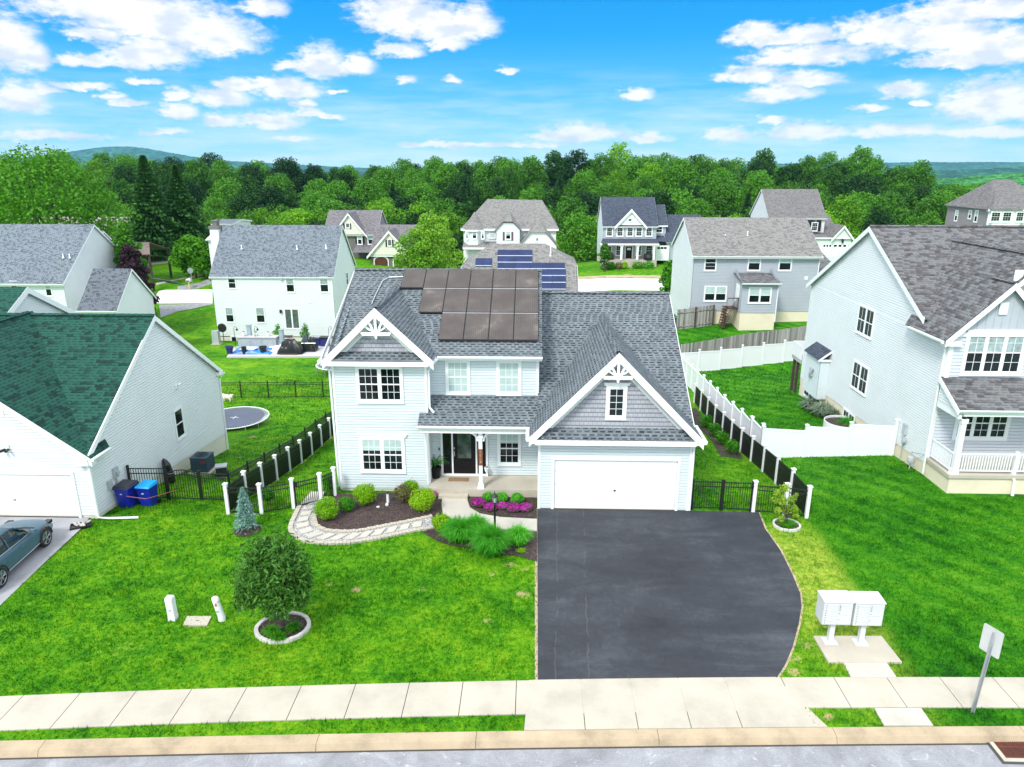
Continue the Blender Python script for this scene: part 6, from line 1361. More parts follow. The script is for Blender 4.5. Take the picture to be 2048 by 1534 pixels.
# white privacy fence round the right neighbour's back garden
def vinyl(label, pts, h, zs=None, ph=.18):
    r = thing('privacy_fence', label, 'fence', (*pts[0], hgt(*pts[0]))); M = rootM(r)
    P = [V((p[0], p[1], hgt(*p) if zs is None else zs[i])) for i, p in enumerate(pts)]
    for p in P: post(r, p.x, p.y, h+ph, M_WHITE, .065, True, p.z, M)
    for a, b in zip(P, P[1:]):
        z = (a.z+b.z)/2; d = V((b.x-a.x, b.y-a.y, 0)); L = d.length; d.normalize(); F = (V((a.x, a.y, 0)), d); m = MB(M)
        m.fbox(F, .06, L-.06, -.02, .02, z+.03, z+h-.05); m.fbox(F, .06, L-.06, -.035, .035, z+h-.1, z+h); m.fbox(F, .06, L-.06, -.03, .03, z, z+.1)
        for i in range(1, int(L/.17)): m.fbox(F, .06+i*.17, .066+i*.17, -.024, .024, z+.1, z+h-.1)
        m.build('fence_panel', M_WHITE, r)
Q0 = (11.35, 33.3); Q1 = (17.3, 32.5)
qs = spaced(Q0, Q1, 3); qs.insert(0, (10.95, 33.2)) if False else None
vinyl('white vinyl fence crossing the front of the right neighbour back garden', [(Q0[0], Q0[1])]+qs[1:], 1.68, [-.95, -.75, -.5, -.25])
B0 = (11.3, 54.6); 
sp = [PX(x, y, 11.35) for x, y in ()]
vinyl('long white vinyl fence running back beside the black fence', spaced((11.3, 35.1), B0, 11)[0:1]+spaced((11.3, 35.1), B0, 11)[1:], 1.6)
vinyl('white vinyl fence along the far end of the right neighbour lawn', spaced(B0, (25.5, 57.6), 8), 1.62)
vinyl('single white vinyl panel joining the long fence to the front one', [(11.3, 35.0), (Q0[0], Q0[1]+.1)], 1.6)
def wood(label, a, b, h, n, rails=False):
    r = thing('wooden_fence', label, 'fence', (*a, hgt(*a))); M = rootM(r); R = random.Random(n); P = spaced(a, b, n)
    for (p, q) in zip(P, P[1:]):
        m = MB(M); d = V((q[0]-p[0], q[1]-p[1], 0)); L = d.length; d.normalize(); F = (V((p[0], p[1], 0)), d); k = int(L/.15)
        for i in range(k):
            x, y = p[0]+d.x*L*i/k, p[1]+d.y*L*i/k; z = hgt(x, y); m.fbox(F, L*i/k, L*(i+.93)/k, -.01+R.uniform(-.01, .01), .012, z, z+h+R.uniform(-.03, .03))
        z = hgt(*p); m.build('board_panel', M_OLDWOOD, r)
        m = MB(M)
        for zz_ in (.3, h-.3): m.cut(); m.shell([V((p[0], p[1]-.03, hgt(*p)+zz_)), V((q[0], q[1]-.03, hgt(*q)+zz_)), V((q[0], q[1]-.07, hgt(*q)+zz_)), V((p[0], p[1]-.07, hgt(*p)+zz_))], [V((p[0], p[1]-.03, hgt(*p)+zz_-.09)), V((q[0], q[1]-.03, hgt(*q)+zz_-.09)), V((q[0], q[1]-.07, hgt(*q)+zz_-.09)), V((p[0], p[1]-.07, hgt(*p)+zz_-.09))])
        if rails: m.build_each('rail', M_OLDWOOD, r)
        if rails: m = MB(M); m.box(q[0]-.06, q[0]+.06, q[1]-.12, q[1], hgt(*q)-.2, hgt(*q)+h+.05); m.build('post', M_BARK, r)
def moldwood():
    m, t, b, _ = newmat('weathered_boards'); uv = t.node('ShaderNodeTexCoord').outputs['UV']; s = t.node('ShaderNodeSeparateXYZ', {0: uv})
    w = t.node('ShaderNodeTexWhiteNoise', {'W': t.math('FLOOR', t.math('DIVIDE', s.outputs[0], .15))}, noise_dimensions='1D').outputs[0]
    n = t.noise(t.node('ShaderNodeVectorMath', {0: uv, 1: (14., 1., 1.)}, operation='MULTIPLY').outputs[0], 1., 4)
    c = t.ramp(t.math('ADD', t.math('MULTIPLY', w, .5), t.math('MULTIPLY', n, .5)), [(.2, (.12, .11, .10)), (.8, (.42, .41, .39))]); t.l.new(c, b.inputs['Base Color']); b.inputs['Roughness'].default_value = .9
    return m
M_OLDWOOD = moldwood()
wood('weathered grey board fence behind the white fence, in front of the grey house lawn', (10.2, 57.0), (24.5, 60.6), 1.3, 7)
wood('short weathered board fence with rails at the left corner of the grey house', (13.2, 65.2), (16.6, 65.6), 1.9, 2, True)

# ================================================================== THINGS IN THE GARDENS
def utility_post(x, y, lean, label, square):
    r = thing('utility_pedestal', label, 'pedestal', (x, y, 0)); M = rootM(r); m = MB(M); h = .76
    s = .108
    def ring(z, k, ox): return [V((x+ox+s*k*math.cos(a), y+s*k*math.sin(a)*.9, z)) for a in [i/12*2*math.pi+.26 for i in range(12)]] if not square else [V((x+ox+dx*s*k, y+dy*s*k, z)) for dx, dy in ((-.9, -1), (.9, -1), (1, -.9), (1, .9), (.9, 1), (-.9, 1), (-1, .9), (-1, -.9))]
    L = [ring(-.05, 1.06, 0), ring(.12, 1.04, lean*.1), ring(.13, 1., lean*.1), ring(h-.12, 1., lean*.85), ring(h-.05, 1.06, lean*.9), ring(h+.02, .9, lean), ring(h+.05, .4, lean)]
    for a, b in zip(L, L[1:]):
        for i in range(len(a)): j = (i+1) % len(a); m.q([a[i], a[j], b[j], b[i]])
    m.q(L[-1]); m.build('housing', M_WHITE, r)
    m = MB(M); m.box(x-.03+lean*.5, x+.03+lean*.5, y-.118, y-.105, .34, .40); m.build('lock_plate', M_GREYBOX, r)
    if not square: m = MB(M); m.box(x+lean*.72-.02, x+lean*.72+.03, y-.112, y-.104, .54, .64); m.build('warning_sticker', mplain('orange_sticker', (.75, .10, .03), .5), r)
p = PZ(347, 1238); utility_post(p.x, p.y, -.02, 'white square-edged utility pedestal standing left of the concrete lid', True)
p = PZ(445, 1240); utility_post(p.x, p.y, -.14, 'white round utility pedestal leaning left with a small orange sticker', False)
r = thing('vault_lid', 'flat concrete utility lid set in the lawn between the two white pedestals', 'lid', (*P2(PZ(393, 1242)), 0)); m = MB(rootM(r)); m.slab([PZ(366, 1250, .05), PZ(414, 1250, .05), PZ(423, 1232, .05), PZ(374, 1232, .05)], .08); m.build('slab', M_CONC, r); m = MB(rootM(r)); c = PZ(395, 1241, .052); m.box(c.x-.05, c.x+.05, c.y-.01, c.y+.01, .05, .056); m.build('lift_slot', M_DARKGAP, r)

def mailbox(cx, cy, label, flipped=False):
    r = thing('cluster_mailbox', label, 'mailbox', (cx, cy, .06), 0, 'cluster mailboxes on the concrete pad'); M = rootM(r); B = lambda: MB(M)
    w, d, z0, z1 = .40, .22, .78, 1.50
    m = B(); m.box(cx-w, cx+w, cy-d, cy+d*1.2, z0, z1); m.build('cabinet', M_MAIL, r)
    m = B(); m.shell([V((cx-w-.02, cy-d-.03, z1+.03)), V((cx+w+.02, cy-d-.03, z1+.03)), V((cx+w+.02, cy+d*1.2+.02, z1+.07)), V((cx-w-.02, cy+d*1.2+.02, z1+.07))], [V((cx-w-.02, cy-d-.03, z1)), V((cx+w+.02, cy-d-.03, z1)), V((cx+w+.02, cy+d*1.2+.02, z1)), V((cx-w-.02, cy+d*1.2+.02, z1))]); m.build('lid', M_MAIL, r)
    m = B(); m.box(cx-.07, cx+.07, cy-.07, cy+.07, .06, z0); m.cut(); m.box(cx-.19, cx+.19, cy-.16, cy+.16, .06, .085); m.cut()
    for sx in (-1, 1):
        for sy in (-1, 1): m.lathe((cx+sx*.15, cy+sy*.12, .085), [(.02, 0), (.02, .02)], 6)
    a = m.build_each('pedestal', M_MAIL, r)
    n = 8
    for col, (xa, xb) in enumerate(((cx-w+.03, cx-.005), (cx+.005, cx+w-.03))):
        zs = [(z0+.03+i*(z1-z0-.07)/n, z0+.03+(i+1)*(z1-z0-.07)/n-.008) for i in range(n)] if col == 0 else [(z0+.03, z0+.31), (z0+.32, z0+.45)]+[(z0+.455+i*.052, z0+.50+i*.052) for i in range(4)]
        for (a, b) in zs:
            m = B(); m.box(xa, xb, cy-d-.012, cy-d, a, b); dr = m.build('mail_door', M_MAIL, r)
            m = B(); m.lathe((xa+.04, cy-d-.012, (a+b)/2), [(.001, 0)], 4); m = B(); m.box(xa+.03, xa+.05, cy-d-.018, cy-d-.012, (a+b)/2-.01, (a+b)/2+.01); m.build('lock', M_DARKGAP, dr)
M_MAIL = mplain('mailbox_white', (.60, .62, .63), .4, .03, 2.)
pl = PZ(1659, 1283, .06); pr = PZ(1720, 1285, .06)
mailbox(pl.x, pl.y, 'white cluster mailbox on a pedestal, the one nearer the driveway'); mailbox(pr.x, pr.y, 'white cluster mailbox on a pedestal, the one nearer the street sign')

def street_sign():
    b = PZ(1944, 1425); t = PY(1978, 1240, b.y); r = thing('street_sign', 'blank back of a leaning road sign on a galvanised post by the kerb', 'sign', (b.x, b.y, 0)); M = rootM(r)
    top = V((b.x+.10, b.y, 2.35)); t = top; m = MB(M)
    bb = V((b.x, b.y, -.1)); d = t-bb
    for (x0, x1, y0, y1) in ((-.035, -.028, -.02, .02), (.028, .035, -.02, .02), (-.028, .028, .014, .02), (-.05, -.035, -.02, -.014), (.035, .05, -.02, -.014)):
        m.shell([t+V(p) for p in ((x0, y0, 0), (x1, y0, 0), (x1, y1, 0), (x0, y1, 0))], [bb+V(p) for p in ((x0, y0, 0), (x1, y0, 0), (x1, y1, 0), (x0, y1, 0))])
    m.build('post', M_METAL, r)
    # plate turned to face along the street, seen at an angle from behind
    a = rad(-66); u = V((math.cos(a), math.sin(a), 0)); o = t+V((0, .035, -.62)); w = .25
    m = MB(M); F = (o, u); pl = [(-w+.03, 0), (w-.03, 0), (w, .03), (w, .70), (w-.03, .73), (-w+.03, .73), (-w, .70), (-w, .03)]
    m.fprism(F, pl, -.002, .003); m.build('sign_plate', mplain('bare_aluminium', (.62, .64, .65), .35, .05, 3., metal=.3), r)
    m = MB(M); m.fbox(F, -.01, .01, .003, .012, .08, .10); m.cut(); m.fbox(F, -.01, .01, .003, .012, .60, .62); m.build_each('bolt', M_METAL, r)
street_sign()

def drain():
    a, b = PZ(1973, 1474, -.14), PZ(2100, 1474, -.14); c = PZ(2008, 1518, -.14)
    r = thing('storm_drain', 'rusty iron storm drain grate at the kerb in the lower right corner', 'drain', (a.x, c.y, -.14)); M = rootM(r)
    x0, x1, y0, y1 = a.x+.06, a.x+1.5, c.y+.02, a.y-.03; z = -.135
    m = MB(M); m.box(x0-.1, x1+.1, y0-.1, y0, z-.1, z+.012); m.box(x0-.1, x0, y0, y1+.08, z-.1, z+.012); m.box(x1, x1+.1, y0, y1+.08, z-.1, z+.012); m.build('frame', M_CONC, r)
    m = MB(M); m.box(x0-.17, x1+.17, y0-.16, y0-.1, z-.1, z-.0); m.box(x0-.17, x0-.1, y0-.1, y1, z-.1, z-.0); m.build('tar_seal', M_DARKGAP, r)
    m = MB(M); m.box(x0, x1, y0, y1, z-.0, z+.002); m.build('pit', M_BLACK, r)
    rust = mplain('rusty_iron', (.16, .045, .025), .7, .3, 9.); m = MB(M); k = int((x1-x0)/.05)
    for i in range(k): m.box(x0+i*.05, x0+i*.05+.026, y0, y1, z+.0, z+.016)
    for yy in (y0, (y0+y1)/2, y1-.03): m.box(x0, x1, yy, yy+.03, z+.016, z+.024)
    m.build('grate', rust, r)
drain()

def lamp_post():
    p = PZ(990, 1082); r = thing('lamp_post', 'black post lantern rising from the grasses beside the front walk', 'lamp post', (p.x, p.y, 0)); M = rootM(r)
    m = MB(M); m.lathe((p.x, p.y, 0), [(.07, 0), (.07, .08), (.045, .12), (.04, .5), (.038, 1.45), (.06, 1.47), (.03, 1.52)], 12); m.tube([(p.x-.14, p.y, 1.32), (p.x+.14, p.y, 1.32)], .012, 6); m.build('post', M_BLACK, r, True)
    m = MB(M); m.lathe((p.x, p.y, 1.52), [(.05, 0), (.08, .03), (.08, .05)], 8); m.lathe((p.x, p.y, 1.80), [(.14, 0), (.13, .02), (.06, .09), (.02, .12), (.012, .2)], 8)
    for i in range(6):
        a = i/6*2*math.pi; m.tube([(p.x+.075*math.cos(a), p.y+.075*math.sin(a), 1.56), (p.x+.12*math.cos(a), p.y+.12*math.sin(a), 1.81)], .008, 4)
    m.build('lantern_frame', M_BLACK, r)
    m = MB(M); m.lathe((p.x, p.y, 1.57), [(.068, 0), (.108, .23)], 6); m.build('lantern_glass', mplain('lantern_glass', (.45, .48, .47), .15, .2, 9.), r)
    m = MB(M); m.lathe((p.x, p.y, 1.6), [(.02, 0), (.02, .12)], 6); m.build('candle', M_TRIM, r)
lamp_post()

def pot(name, label, p, r_, h, mat, cat='pot'):
    r = thing(name, label, cat, p); m = MB(rootM(r)); m.lathe(p, [(r_*.7, 0), (r_*.82, h*.5), (r_, h*.93), (r_*1.06, h*.93), (r_*1.06, h), (r_*.92, h), (r_*.9, h*.9)], 16); m.build('pot', mat, r, False); return r
def mat_and_sign():
    m = MB(); a = PZ(898, 955, .365); b = PZ(937, 963, .365); m.box(a.x, b.x, b.y, a.y, .362, .375); o = m.build('doormat', mplain('coir_mat', (.30, .19, .11), .95, .2, 30.)); tag(o, 'brown coir doormat lying before the black front door', 'doormat')
    r = thing('porch_sign', 'tall narrow orange-brown welcome board hanging on the white porch post', 'sign', (-2.12, 27.02, 1.6)); M = rootM(r); m = MB(M); m.box(-2.2, -2.03, 27.0, 27.04, 1.42, 2.12); m.build('board', mplain('orange_brown_board', (.22, .07, .025), .6, .3, 8.), r)
    lt = mplain('pale_lettering', (.75, .60, .40), .6); 
    for i in range(7):
        m = MB(M); z = 2.03-i*.085; x = -2.115
        m.tube([(x+.032*math.cos(a/6*2*math.pi), 26.995, z+.028*math.sin(a/6*2*math.pi)) for a in range(4+i % 3)], .006, 4); m.build('painted_mark', lt, r)
    r = thing('white_planter', 'small white pot hanging low on the wall beside the porch window', 'pot', (-1.55, 28.2, .9)); p = PY(973, 939, 28.1); m = MB(rootM(r)); m.lathe((p.x, 28.15, p.z-.12), [(.07, 0), (.1, .16), (.11, .16), (.11, .18)], 10); m.build('pot', M_WHITE, r)
    m = MB(rootM(r)); R = random.Random(4)
    for i in range(20): a = R.uniform(0, 6.28); m.tube([(p.x, 28.15, p.z+.05), (p.x+.08*math.cos(a), 28.15+.08*math.sin(a), p.z+.12+R.uniform(0, .06))], .008, 3)
    m.build('dry_flowers', mplain('dry_flower', (.35, .33, .28), .9), r)
    # bits in the front bed: spotlight, down-pipe cap, disc lamp
    r = thing('garden_pipe', 'white standpipe with black cap in the mulch beside the blue-white wall', 'pipe', (*P2(PZ(776, 1003)), .03)); p = PZ(776, 1005, .03); m = MB(rootM(r)); m.lathe((p.x, p.y, .03), [(.06, 0), (.05, .38), (.07, .4), (.07, .42)], 10); m.build('pipe', M_WHITE, r); m = MB(rootM(r)); m.lathe((p.x, p.y, .45), [(.08, 0), (.11, .03), (.02, .05)], 10); m.build('cap', M_BLACK, r)
    for (px, py, l) in ((774, 1011, 'small white spotlight sitting in the mulch in front of the standpipe'), (756, 1014, 'flat white disc light lying in the mulch left of the standpipe')):
        p = PZ(px, py, .04); r = thing('garden_light', l, 'light', p); m = MB(rootM(r)); m.lathe((p.x, p.y, .03), [(.05, 0), (.07, .05), (.05, .1), (.02, .12)] if px > 760 else [(.06, 0), (.07, .03), (.02, .045)], 10); m.build('housing', M_WHITE, r); m = MB(rootM(r)); m.lathe((p.x, p.y, .15 if px > 760 else .075), [(.03, 0), (.01, .01)], 8); m.build('lens', M_GREYBOX, r)
mat_and_sign()

def stone_ring(cx, cy, rx, ry, label, mul, n=26):
    r = thing('stone_ring', label, 'tree ring', (cx, cy, 0)); M = rootM(r); R = random.Random(n)
    for i in range(n):
        a0, a1 = i/n*2*math.pi, (i+.94)/n*2*math.pi; h = .1+R.uniform(-.012, .012); q = []
        for (a, k) in ((a0, 1.), (a1, 1.), (a1, .86), (a0, .86)): q.append(V((cx+rx*k*math.cos(a), cy+ry*k*math.sin(a), h)))
        m = MB(M); m.slab(q, .14); m.build('stone', M_RINGS, r)
    m = MB(M); m.slab([V((cx+rx*.86*math.cos(i/24*6.283), cy+ry*.86*math.sin(i/24*6.283), .045)) for i in range(24)], .06); m.build('mulch_fill', mul, r)
M_RINGS = mconcrete('pale_ring_stone', (.58, .56, .53), 5., var=.2)
p = PZ(566, 1257); stone_ring(p.x, p.y, .82, .74, 'ring of pale blocks filled with mulch round the dense leafy tree in the front lawn', M_MULCH, 30)
p = PZ(1573, 1052); stone_ring(p.x, p.y, .52, .5, 'small ring of pale stones round the thin young tree by the right fence corner', M_MULCH, 18)

def bins():
    blue = mplain('blue_bin_plastic', (.008, .02, .36), .35, .08, 3.); dk = mplain('dark_lid', (.03, .03, .045), .4, .2, 3.); lb = mplain('light_blue_lid', (.0, .33, .72), .35, .08, 3.)
    def bin_(px, py, w, h, lidm, label, rz):
        p = PZ(px, py, -.15); r = thing('wheelie_bin', label, 'bin', (p.x, p.y, -.2), rz); M = None
        m = MB(); m.shell([V(q) for q in ((-w*.5, -w*.5, h), (w*.5, -w*.5, h), (w*.5, w*.55, h), (-w*.5, w*.55, h))], [V(q) for q in ((-w*.4, -w*.36, .05), (w*.4, -w*.36, .05), (w*.4, w*.42, .05), (-w*.4, w*.42, .05))]); m.box(-w*.55, w*.55, -w*.56, w*.6, h-.07, h); m.build('body', blue, r)
        m = MB(); m.shell([V(q) for q in ((-w*.5, -w*.5, h+.06), (w*.5, -w*.5, h+.06), (w*.5, w*.5, h+.11), (-w*.5, w*.5, h+.11))], [V(q) for q in ((-w*.57, -w*.6, h), (w*.57, -w*.6, h), (w*.57, w*.62, h), (-w*.57, w*.62, h))]); m.build('lid', lidm, r)
        m = MB(); m.tube([(-w*.4, w*.66, h-.02), (w*.4, w*.66, h-.02)], .018, 6); m.build('handle', dk, r)
        for sx in (-1, 1): m = MB(); m.tube([(sx*w*.46-.03, w*.5, .1), (sx*w*.46+.03, w*.5, .1)], .1, 12); m.build('wheel', M_BLACK, r)
        m = MB(); m.box(-.07, .02, -w*.47-.02, -w*.47, h-.28, h-.25); m.build('label', M_TRIM, r)
    bin_(258, 1012, .62, .98, dk, 'big blue wheelie bin with a black lid standing against the white garage house', rad(-8)); bin_(299, 1009, .56, .92, lb, 'blue wheelie bin with a bright light-blue lid standing right of the black-lidded bin', rad(-6))
    p = PZ(292, 960, -.4); r = thing('fire_pit', 'black wire basket standing behind the two blue bins', 'basket', (p.x, p.y, -.45)); M = rootM(r); m = MB(M)
    for k in range(4): m.tube([(p.x+(.36+.03*k)*math.cos(a/12*6.283), 27.6+(.3+.03*k)*math.sin(a/12*6.283), .05+k*.12) for a in range(13)], .014, 4)
    for a in range(12): t = a/12*6.283; m.tube([(p.x+.36*math.cos(t), 27.6+.3*math.sin(t), .05), (p.x+.46*math.cos(t), 27.6+.4*math.sin(t), .41)], .012, 4)
    m.build('basket', M_BLACK, r); m = MB(M); 
    for sx in (-.25, .25): m.cut(); m.box(p.x+sx-.02, p.x+sx+.02, 27.5, 27.7, -.6, .06)
    m.build_each('leg', M_BLACK, r)
    # thin black frame with copper top rail round the bins
    p = PZ(305, 1012, -.1); r = thing('bin_enclosure', 'low see-through black enclosure with a copper rail before the light-blue bin', 'enclosure', (p.x, p.y, -.2)); M = rootM(r)
    a, b, c = V((p.x-.75, 25.55, -.1)), V((p.x+.15, 25.35, -.1)), V((p.x+.75, 26.6, -.3)); m = MB(M)
    for q, s_ in ((a, b), (b, c)): m.cut(); m.tube([q+V((0, 0, .62)), s_+V((0, 0, .62))], .014, 5)
    m.build_each('rail', mplain('copper_rail', (.35, .10, .06), .5), r)
    picket_panel(r, M, b, c, .6, M_BLACK, gap=.12, w=.01, rails=(.05,), spear=True, name='mesh_panel')
    # bagged item and grey box, air conditioner
    p = PX(357, 945, -16.75); r = thing('rubbish_bag', 'tall black wrapped bundle leaning on the beige foundation of the garage house', 'bundle', (-16.7, 29.4, -.8)); M = rootM(r); y = 29.5; z = hgt(-16.6, y)
    m = MB(M); prof = [(.08, 0), (.17, .1), (.2, .45), (.17, .8), (.1, .98), (.03, 1.05)]; R = random.Random(1); n = 12; rings = []
    for i, (rr, zz_) in enumerate(prof): rings.append([V((-16.45-.25*zz_+rr*math.cos(k/n*6.283)*(1+R.uniform(-.15, .15)), y+rr*1.1*math.sin(k/n*6.283)*(1+R.uniform(-.15, .15)), z+zz_*1.15)) for k in range(n)])
    for a, b in zip(rings, rings[1:]):
        for i in range(n): m.q([a[i], a[(i+1) % n], b[(i+1) % n], b[i]])
    m.build('wrapped_bundle', mplain('black_plastic_sheet', (.012, .012, .013), .18, .2, 5.), r); m = MB(M); m.tube([(-16.45+.2*math.cos(a/8*6.283), y+.24*math.sin(a/8*6.283), z+.55) for a in range(9)], .012, 4); m.build('strap', M_GREYBOX, r)
    p = PZ(443, 940, -.75); r = thing('storage_box', 'dark open box with pale grey lid on the neighbour grass beside the fence', 'box', (p.x, p.y, hgt(p.x, p.y)), rad(20)); m = MB(); m.box(-.24, .24, -.2, .2, 0, .5); m.build('box', mplain('dark_box', (.02, .02, .03), .5), r); m = MB(); m.box(-.27, .27, -.23, .23, .5, .56); m.build('lid', M_GREYBOX, r)
def aircon(p, label, s=.4, h=.75):
    r = thing('air_conditioner', label, 'air conditioner', p); M = None; c = mplain('slate_blue_steel', (.04, .075, .11), .45, .1, 4.); m = MB()
    m.box(-s, s, -s, s, .05, h); 
    for i in range(12):
        z = .12+i*(h-.2)/12
        m.box(-s-.012, s+.012, -s-.012, s+.012, z, z+.025)
    m.build('cabinet', c, r); m = MB(); m.box(-s-.02, s+.02, -s-.02, s+.02, h, h+.05); m.build('top_panel', c, r)
    m = MB()
    for k in range(1, 7): m.tube([(k*s*.13*math.cos(a/16*6.283), k*s*.13*math.sin(a/16*6.283), h+.07) for a in range(17)], .007, 4)
    for a in range(8): m.tube([(0, 0, h+.08), (s*.8*math.cos(a/8*6.283), s*.8*math.sin(a/8*6.283), h+.06)], .007, 4)
    m.build('fan_grille', M_BLACK, r); m = MB(); m.box(s*.3, s*.8, -s-.02, -s-.013, h*.7, h*.8); m.build('badge', mplain('red_badge', (.5, .02, .02), .4), r)
    m = MB(); m.box(-s-.15, s+.15, -s-.15, s+.15, -.25, .05); m.build('pad', M_CONC, r)
    return r
bins()
aircon((-16.0, 31.6, hgt(-16, 31.6)+.1), 'dark blue-grey air conditioner on a pad beside the white garage house')
a_ = aircon((13.0, 67.0, hgt(13, 67)), 'black air conditioner beside the white side wall of the grey house', .45, .8)

def tray():
    p = PZ(162, 1053); r = thing('boot_tray', 'black tray holding crumpled white shoes by the corner of the white garage', 'tray', (p.x, p.y, .02), rad(28)); m = MB(); m.box(-.33, .33, -.2, .2, 0, .02)
    for a in ((-.35, -.33, -.22, .22), (.33, .35, -.22, .22), (-.33, .33, .2, .22), (-.33, .33, -.22, -.2)): m.box(*a, 0, .07)
    m.build('tray', M_BLACK, r)
    R = random.Random(2)
    for i in range(5):
        x, y = R.uniform(-.2, .25), R.uniform(-.1, .1); m = MB(); a = R.uniform(0, 3); d = V((math.cos(a), math.sin(a), 0))
        m.tube([V((x, y, .05))-d*.13, V((x, y, .06))-d*.05, V((x, y, .09))+d*.04, V((x, y, .12))+d*.12], [.04, .05, .05, .035], 7); m.build('shoe', mplain('dirty_white', (.55, .52, .48), .8, .3, 12.), r, True)
tray()

def trampoline(c, R0, h, label, legs=6):
    r = thing('trampoline', label, 'trampoline', c); m = MB(); n = 48
    m.lathe((0, 0, h-.01), [(R0*.88, 0), (R0*.88, .012)], n); m.build('mat', mplain('slate_jump_mat', (.10, .11, .155), .5, .1, 2.), r)
    m = MB(); m.tube([(R0*math.cos(i/n*6.2832), R0*math.sin(i/n*6.2832), h) for i in range(n+1)], .04, 8, False); m.build('rim', M_WHITE, r, True)
    m = MB()
    for i in range(80): a = i/80*6.2832; m.tube([(R0*.88*math.cos(a), R0*.88*math.sin(a), h+.005), (R0*.985*math.cos(a), R0*.985*math.sin(a), h+.005)], .018, 4)
    m.build('springs', M_METAL, r)
    for i in range(legs):
        a0, a1 = (i+.15)/legs*6.2832, (i+.55)/legs*6.2832; m = MB(); p = lambda a, z: (R0*math.cos(a), R0*math.sin(a), z)
        m.tube([p(a0, h-.03), p(a0, -.25), p((a0+a1)/2, -.28), p(a1, -.25), p(a1, h-.03)], .025, 6); m.build('leg', M_METAL, r)
    m = MB(); m.box(-.28, .28, -.02, .02, h+.003, h+.006); m.box(-.02, .02, -.28, .28, h+.003, h+.006); m.build('centre_mark', M_TRIM, r)
p = PZ(469, 835, -2.4); trampoline((p.x, p.y, hgt(p.x, p.y)), 2.12, -2.4-hgt(p.x, p.y)+.0, 'round grey trampoline on the neighbour lawn, half hidden by the white garage house')
p = PZ(668, 722, -4.0); q = PZ(633, 722, -4.0); trampoline((q.x+1.9, q.y, hgt(q.x+1.9, q.y)), 1.9, .9, 'round trampoline on the far lawn peeking out left of the main house eave')

def dog():
    p = PG(457, 803); r = thing('dog', 'small fluffy white dog with brown-black face on the grass behind the garage house', 'dog', (p.x, p.y, p.z)); 
    m = bpy.data.meshes.new('body')
    vs = [(0, 0, .42), (.14, .0, .44), (.27, 0, .45), (-.15, 0, .42), (-.30, 0, .43), (-.38, .0, .55), (-.47, -.02, .62), (-.57, -.03, .57), (.36, 0, .54), (.42, 0, .66), (.36, 0, .72),
          (.24, -.1, .32), (.25, -.1, .17), (.22, -.1, .03), (.24, .1, .32), (.25, .1, .17), (.22, .1, .03), (-.24, -.1, .3), (-.24, -.1, .15), (-.26, -.1, .03), (-.24, .1, .3), (-.24, .1, .15), (-.26, .1, .03)]
    es = [(0, 1), (1, 2), (0, 3), (3, 4), (4, 5), (5, 6), (6, 7), (2, 8), (8, 9), (9, 10), (2, 11), (11, 12), (12, 13), (2, 14), (14, 15), (15, 16), (4, 17), (17, 18), (18, 19), (4, 20), (20, 21), (21, 22)]
    rad_ = [.17, .18, .15, .17, .14, .12, .13, .055, .07, .06, .03]+[.07, .05, .045]*4
    m.from_pydata(vs, es, []); o = link('body', m, r); md = o.modifiers.new('skin', 'SKIN')
    for i, sv in enumerate(m.skin_vertices[0].data): sv.radius = (rad_[i], rad_[i]); sv.use_root = (i == 0)
    s = o.modifiers.new('sub', 'SUBSURF'); s.levels = 1; s.render_levels = 2
    mt, t, b, _ = newmat('dog_fur'); tc = t.node('ShaderNodeTexCoord').outputs['Object']; n = t.noise(tc, 7., 3); x = t.node('ShaderNodeSeparateXYZ', {0: tc}).outputs[0]
    face = t.math('MULTIPLY', t.math('LESS_THAN', x, -.42), t.math('GREATER_THAN', n, .46)); t.l.new(t.mix(face, t.ramp(n, [(.4, (.62, .52, .40)), (.6, (.85, .82, .76))]), (.06, .035, .03, 1)), b.inputs['Base Color']); b.inputs['Roughness'].default_value = .9
    m.materials.append(mt)
    for sy in (-1, 1): e = MB(); e.tube([(-.45, sy*.09, .7), (-.44, sy*.15, .62), (-.45, sy*.15, .52)], [.03, .045, .02], 6); e.build('ear', mplain('dog_ear_brown', (.10, .055, .04), .9), r, True)
    e = MB(); e.lathe((-.62, -.03, .57), [(.02, -.02), (.025, 0), (.01, .02)], 6); e.build('nose', M_BLACK, r); r.rotation_euler.z = rad(-15); r.scale = (1.1, 1.2, .88)
dog()

